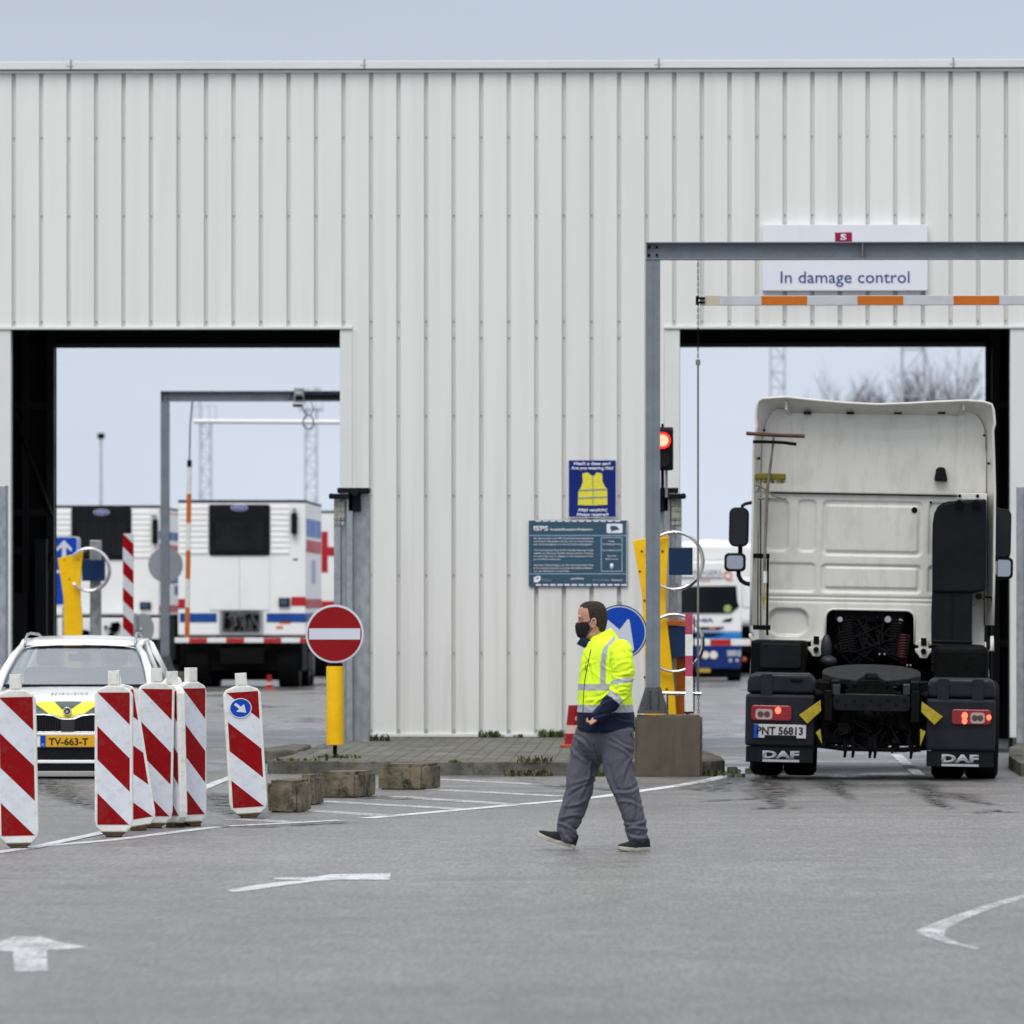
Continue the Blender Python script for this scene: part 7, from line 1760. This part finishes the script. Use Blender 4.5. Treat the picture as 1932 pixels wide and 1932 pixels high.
# turned-down navy collar lining at the throat
g = MB()
def fl(pts, y): return [Vector((W(a, b_)[0], y, W(a, b_)[1])) for a, b_ in pts]
pa = fl([(492, 446), (524, 400), (566, 410), (598, 430), (606, 475), (590, 505), (545, 472)], 0)
n = len(pa); off = [-.045, -.055, -.07, -.075, -.09, -.115, -.07]
vs = [p + Vector((0, o_, 0)) for p, o_ in zip(pa, off)] + [p + Vector((.012, .07, 0)) for p in pa]
g.add(vs, [tuple(range(n)), tuple(range(2 * n - 1, n - 1, -1))] + [(i + n, (i + 1) % n + n, (i + 1) % n, i) for i in range(n)])
g.build('collar_lining', M_nav, jk, bevel=.006)
g = MB(); q = fl([(572, 430), (590, 424), (600, 445), (592, 462), (580, 455)], -.078); g.add([*q, *[p + Vector((0, .03, 0)) for p in q]], [tuple(range(5))] + [(i + 5, (i + 1) % 5 + 5, (i + 1) % 5, i) for i in range(5)]); g.build('shirt_collar', M_white, jk)
# ---- body: head, neck, trunk, arms, legs, hands as one surface
head_rows = [(420, 530, 640, .032), (408, 516, 655, .045), (392, 505, 672, .058), (370, 504, 672, .064), (345, 503, 680, .069), (322, 505, 685, .071), (304, 509, 688, .073), (286, 506, 689, .075), (262, 503, 688, .077), (240, 502, 686, .077), (218, 506, 680, .073), (200, 518, 670, .064), (186, 534, 656, .050), (178, 552, 640, .034), (173, 572, 622, .016)]
g = MB(); hrings(g, head_rows, n=36, e=2.15)
limb(g, [(610, 385, 0, 52, .05), (632, 415, 0, 56, .055), (660, 460, 0, 62, .065)])
hrings(g, [0 for r_ in torso] and [(1000, 560, 815, .12), (840, 530, 830, .17), (700, 535, 815, .168), (590, 545, 805, .16), (500, 565, 790, .15), (450, 590, 760, .12)])
limb(g, [(a, b_, y, w_ * .62, d * .62) for a, b_, y, w_, d in arm_near]); limb(g, [(a, b_, y, w_ * .62, d * .62) for a, b_, y, w_, d in arm_far])
limb(g, [(a, b_, y, w_ * .55, d * .55) for a, b_, y, w_, d in leg_far(1)]); limb(g, [(a, b_, y, w_ * .55, d * .55) for a, b_, y, w_, d in leg_near(1)])
hrings(g, [(1060, 570, 800, .10), (990, 560, 800, .12), (930, 560, 810, .13)])
# nose bridge, brow
limb(g, [(514, 285, 0, 8, .010), (507, 305, 0, 11, .013), (501, 330, 0, 13, .022), (503, 360, 0, 12, .026), (512, 395, 0, 12, .024)], n=12)
limb(g, [(512, 272, -.045, 9, .02), (508, 272, 0, 10, .02), (512, 272, .045, 9, .02)][1:2] * 0 + [(511, 266, -.03, 9, .025), (511, 276, -.03, 9, .025)], n=10)
def hand(g, wx, wy, y, ang, side):
    """palm hanging from the cuff, relaxed; ang in the picture plane"""
    def T(u, v, w_): # u along the hand (px), v across depth (m), w_ picture-plane across (px)
        a = radians(ang); return (wx + u * cos(a) - w_ * sin(a), wy + u * sin(a) + w_ * cos(a), y + v)
    def seg(pts, rs):
        path = [(*T(*p), r_ * KP, r_) for p, r_ in zip(pts, rs)]; limb(g, [(a, b_, c, d, e_) for a, b_, c, d, e_ in path], n=10)
    seg([(-25, 0, 0), (0, 0, 0)], [.026, .026])
    path = [(*T(0, 0, 0), 20, .030), (*T(24, 0, 2), 17, .038), (*T(46, 0, 4), 14, .039), (*T(56, 0, 5), 12, .038)]; limb(g, path, n=18)
    for k, (dv, ln) in enumerate(((-.031, .86), (-.0105, 1.0), (.0105, .94), (.030, .76))):
        L_ = 66 * ln; seg([(52, dv, 5), (52 + L_ * .34, dv * 1.05, 10), (52 + L_ * .42, dv * 1.05, 30), (52 + L_ * .16, dv, 40)], [.0100, .0092, .0082, .0068])
    s = side; seg([(18, -.030 * 1, -6), (38, -.045, -10), (60, -.050, -6), (78, -.046, 2)], [.0125, .0115, .0100, .0080])
hand(g, 634, 896, -.25, 128, -1)
hand(g, 556, 890, .17, 125, 1)
me = fuse(g, 'body', .0052, 2)
M_skin = bpy.data.materials.new('skin'); M_skin.use_nodes = True; nt = M_skin.node_tree; b_ = nt.nodes['Principled BSDF']
finish(nt, b_, None, (.50, .27, .20), .5, 0, .16, 22, .25, 160, dirt=.35, dirtcol=(.42, .15, .11)); b_.inputs['Subsurface Weight'].default_value = .08; b_.inputs['Subsurface Radius'].default_value = (.01, .004, .002)
body = put(me, 'body', M_skin, person)
# ---- ear
g = MB()
c = Vector((W(602, 310)[0], -.076, W(602, 310)[1]))
pts = [c + Vector((cos(t) * .016 + sin(t) * .004, -.004 - .004 * (cos(t) > 0), sin(t) * .031)) for t in [k * pi / 10 for k in range(20)]]
g.tube(pts, .0062, 8, closed=True); blob(g, tuple(c + Vector((-.002, .002, 0))), (.013, .006, .027), 14); blob(g, tuple(c + Vector((-.008, -.002, -.026))), (.007, .005, .009), 10)
g.build('ear', M_skin, person, smooth=True)
g = MB(); blob(g, (W(523, 301)[0], -.055, W(523, 301)[1]), (.008, .007, .005), 10); g.build('eye', mat('eye_dark', (.12, .07, .06), .3), person, smooth=True)
g = MB(); q = proj(bvh(me), dense([(506, 288), (520, 283), (540, 287)], 4), -.0005); g.tube(q, .0025, 6); g.build('eyebrow', mat('brown_eyebrow', (.14, .07, .045), .8), person)
# ---- hair: shell lifted from the scalp
def shell(me, keep, off, jitter, name, m, seed=0, thick=.0):
    bm = bmesh.new(); bm.from_mesh(me); bm.normal_update(); 
    bmesh.ops.delete(bm, geom=[f for f in bm.faces if not keep(f.calc_center_median())], context='FACES')
    nn = [(v, v.normal.copy()) for v in bm.verts]
    for v, n in nn:
        bd = any(e.is_boundary for e in v.link_edges); k = .25 if bd else 1
        v.co += n * (off(v.co) * k + jitter * (noise.noise(v.co * 130) + .6 * noise.noise(Vector((v.co.x * 60, v.co.y * 60, v.co.z * 260)))))
    m2 = bpy.data.meshes.new(name); bm.to_mesh(m2); bm.free(); o = put(m2, name, m, person); return o
def keep_hair(c):
    cx = c.x * KP + 680; cy = 1772 - c.z * KP + 10 * noise.noise(c * 60)
    if cy > 385: return False
    if cy < 196: return True
    if cy < 222: return cx > 502 + (cy - 196) * 2.5
    if cy < 300: return cx > 567 + (cy - 222) * .2
    if cy < 318: return cx > 618
    return cx > 618 + (cy - 318) * .55
M_hair = mat('short_brown_hair', (.030, .020, .016), .85, var=.6, vscale=60, bump=1, bscale=220, stretch=(1, 1, .4), dirt=.6, dirtcol=(.11, .075, .06))
shell(me, keep_hair, lambda p: .0035 if p.z > 1.6 else .0015, .0018, 'hair', M_hair)
def keep_mask(c):
    cx = c.x * KP + 680; cy = 1772 - c.z * KP
    if cy < 306 + max(0, 530 - cx) * .12 or cy > 428: return False
    # back edge runs from the upper strap to the chin
    xb = 566 + (cy - 300) * .42 if cy < 345 else 585 - (cy - 345) * .55
    return cx < xb
def moff(p):
    cx = p.x * KP + 680; cy = 1772 - p.z * KP
    return .003 + .004 * max(0, 1 - ((cx - 500) / 60) ** 2) * max(0, 1 - ((cy - 350) / 55) ** 2)
M_mask = mat('black_cloth_mask', (.008, .008, .010), .8, var=.1, bump=.2, bscale=300)
mk = shell(me, keep_mask, moff, 0, 'face_mask', M_mask)
tb = bvh(me); g = MB(); q = proj(tb, dense([(556, 312), (578, 300), (602, 288)], 4), .003); g.tube(q, .003, 6); q = proj(tb, dense([(552, 395), (575, 372), (598, 340)], 4), .003); g.tube(q, .0028, 6); g.build('ear_loop', M_mask, mk)
# ---- shoes
M_shoe = mat('black_suede', (.012, .012, .013), .8, var=.3, vscale=20, bump=.3, bscale=200); M_sole = mat('dirty_white_sole', (.42, .40, .33), .7, var=.2, vscale=14, dirt=.4)
def shoe(loc, pitch, yaw, s=1.0):
    r = empty('shoe'); r.parent = person; r.location = loc; r.rotation_euler = (0, radians(pitch), radians(yaw)); r.scale = (s, s, s)
    # toe toward -x, heel at x=0, sole bottom z=0, length .30
    def prof(t): return .036 + .014 * sin(pi * min(1, t * 1.15)) + (.012 if .55 < t < .9 else 0) * 1
    st = [(.0, .026, 0), (.02, .036, 0), (.08, .039, 0), (.15, .040, -.003), (.21, .050, -.006), (.255, .048, -.005), (.285, .036, -.003), (.303, .018, 0)]
    g = MB(); rings = []
    for x, hw, dy in st:
        lift = .012 * max(0, (x - .22) / .08) ** 2
        rings.append([Vector((-x, dy + hw * 1.04 * cos(2 * pi * j / 20), (.0 if sin(2 * pi * j / 20) < 0 else .030) + lift)) for j in range(20)])
    # sole as extruded outline
    out = [(-x, dy - hw * 1.05) for x, hw, dy in st] + [(-x, dy + hw * 1.05) for x, hw, dy in reversed(st)]
    n = len(out); vs = []
    for (x, y) in out: l_ = .014 * max(0, (-x - .22) / .08) ** 2; vs.append((x, y, l_))
    for (x, y) in out: l_ = .014 * max(0, (-x - .22) / .08) ** 2; vs.append((x, y, l_ + .030))
    g.add(vs, [tuple(range(n)), tuple(range(2 * n - 1, n - 1, -1))] + [(i, (i + 1) % n, (i + 1) % n + n, i + n) for i in range(n)])
    g.build('sole', M_sole, r, bevel=.006, fixn=True)
    g = MB(); rings = []
    tops = [(.0, .10), (.02, .115), (.08, .112), (.13, .098), (.18, .082), (.225, .070), (.265, .060), (.295, .042)]
    for (x, hz), (sx2, hw, dy) in zip(tops, [(0, .026, 0), (0, .035, 0), (0, .038, 0), (0, .039, -.003), (0, .046, -.005), (0, .048, -.006), (0, .040, -.004), (0, .022, -.002)]):
        lift = .014 * max(0, (x - .22) / .08) ** 2; rr = []
        for j in range(20):
            t = 2 * pi * j / 20; zz = .028 + lift + (hz - .028) * max(0, sin(t)) ** .75; rr.append(Vector((-x, dy + hw * math.copysign(abs(cos(t)) ** .8, cos(t)), zz if sin(t) > 0 else .026 + lift)))
        rings.append(rr)
    g.loft(rings); up = g.build('upper', M_shoe, r, smooth='auto', fixn=True)
    g = MB()
    for k in range(5): x = -.115 - k * .022; zz = .108 - k * .009; g.tube([(x, -.028, zz - .012), (x - .006, 0, zz + .002), (x, .028, zz - .012)], .0035, 6)
    for s_ in (-1, 1): g.tube([(-.115, 0, .108), (-.13, s_ * .02, .135), (-.15, s_ * .035, .13), (-.125, s_ * .015, .112)], .0032, 6)
    g.build('laces', M_txtk, up)
    return r
h = W(482, 1772); shoe((h[0] - .0, .09, .004), 17, 0, .97)
h = W(955, 1772); shoe((h[0] + .0, -.06, .0), 0, 38, .90)
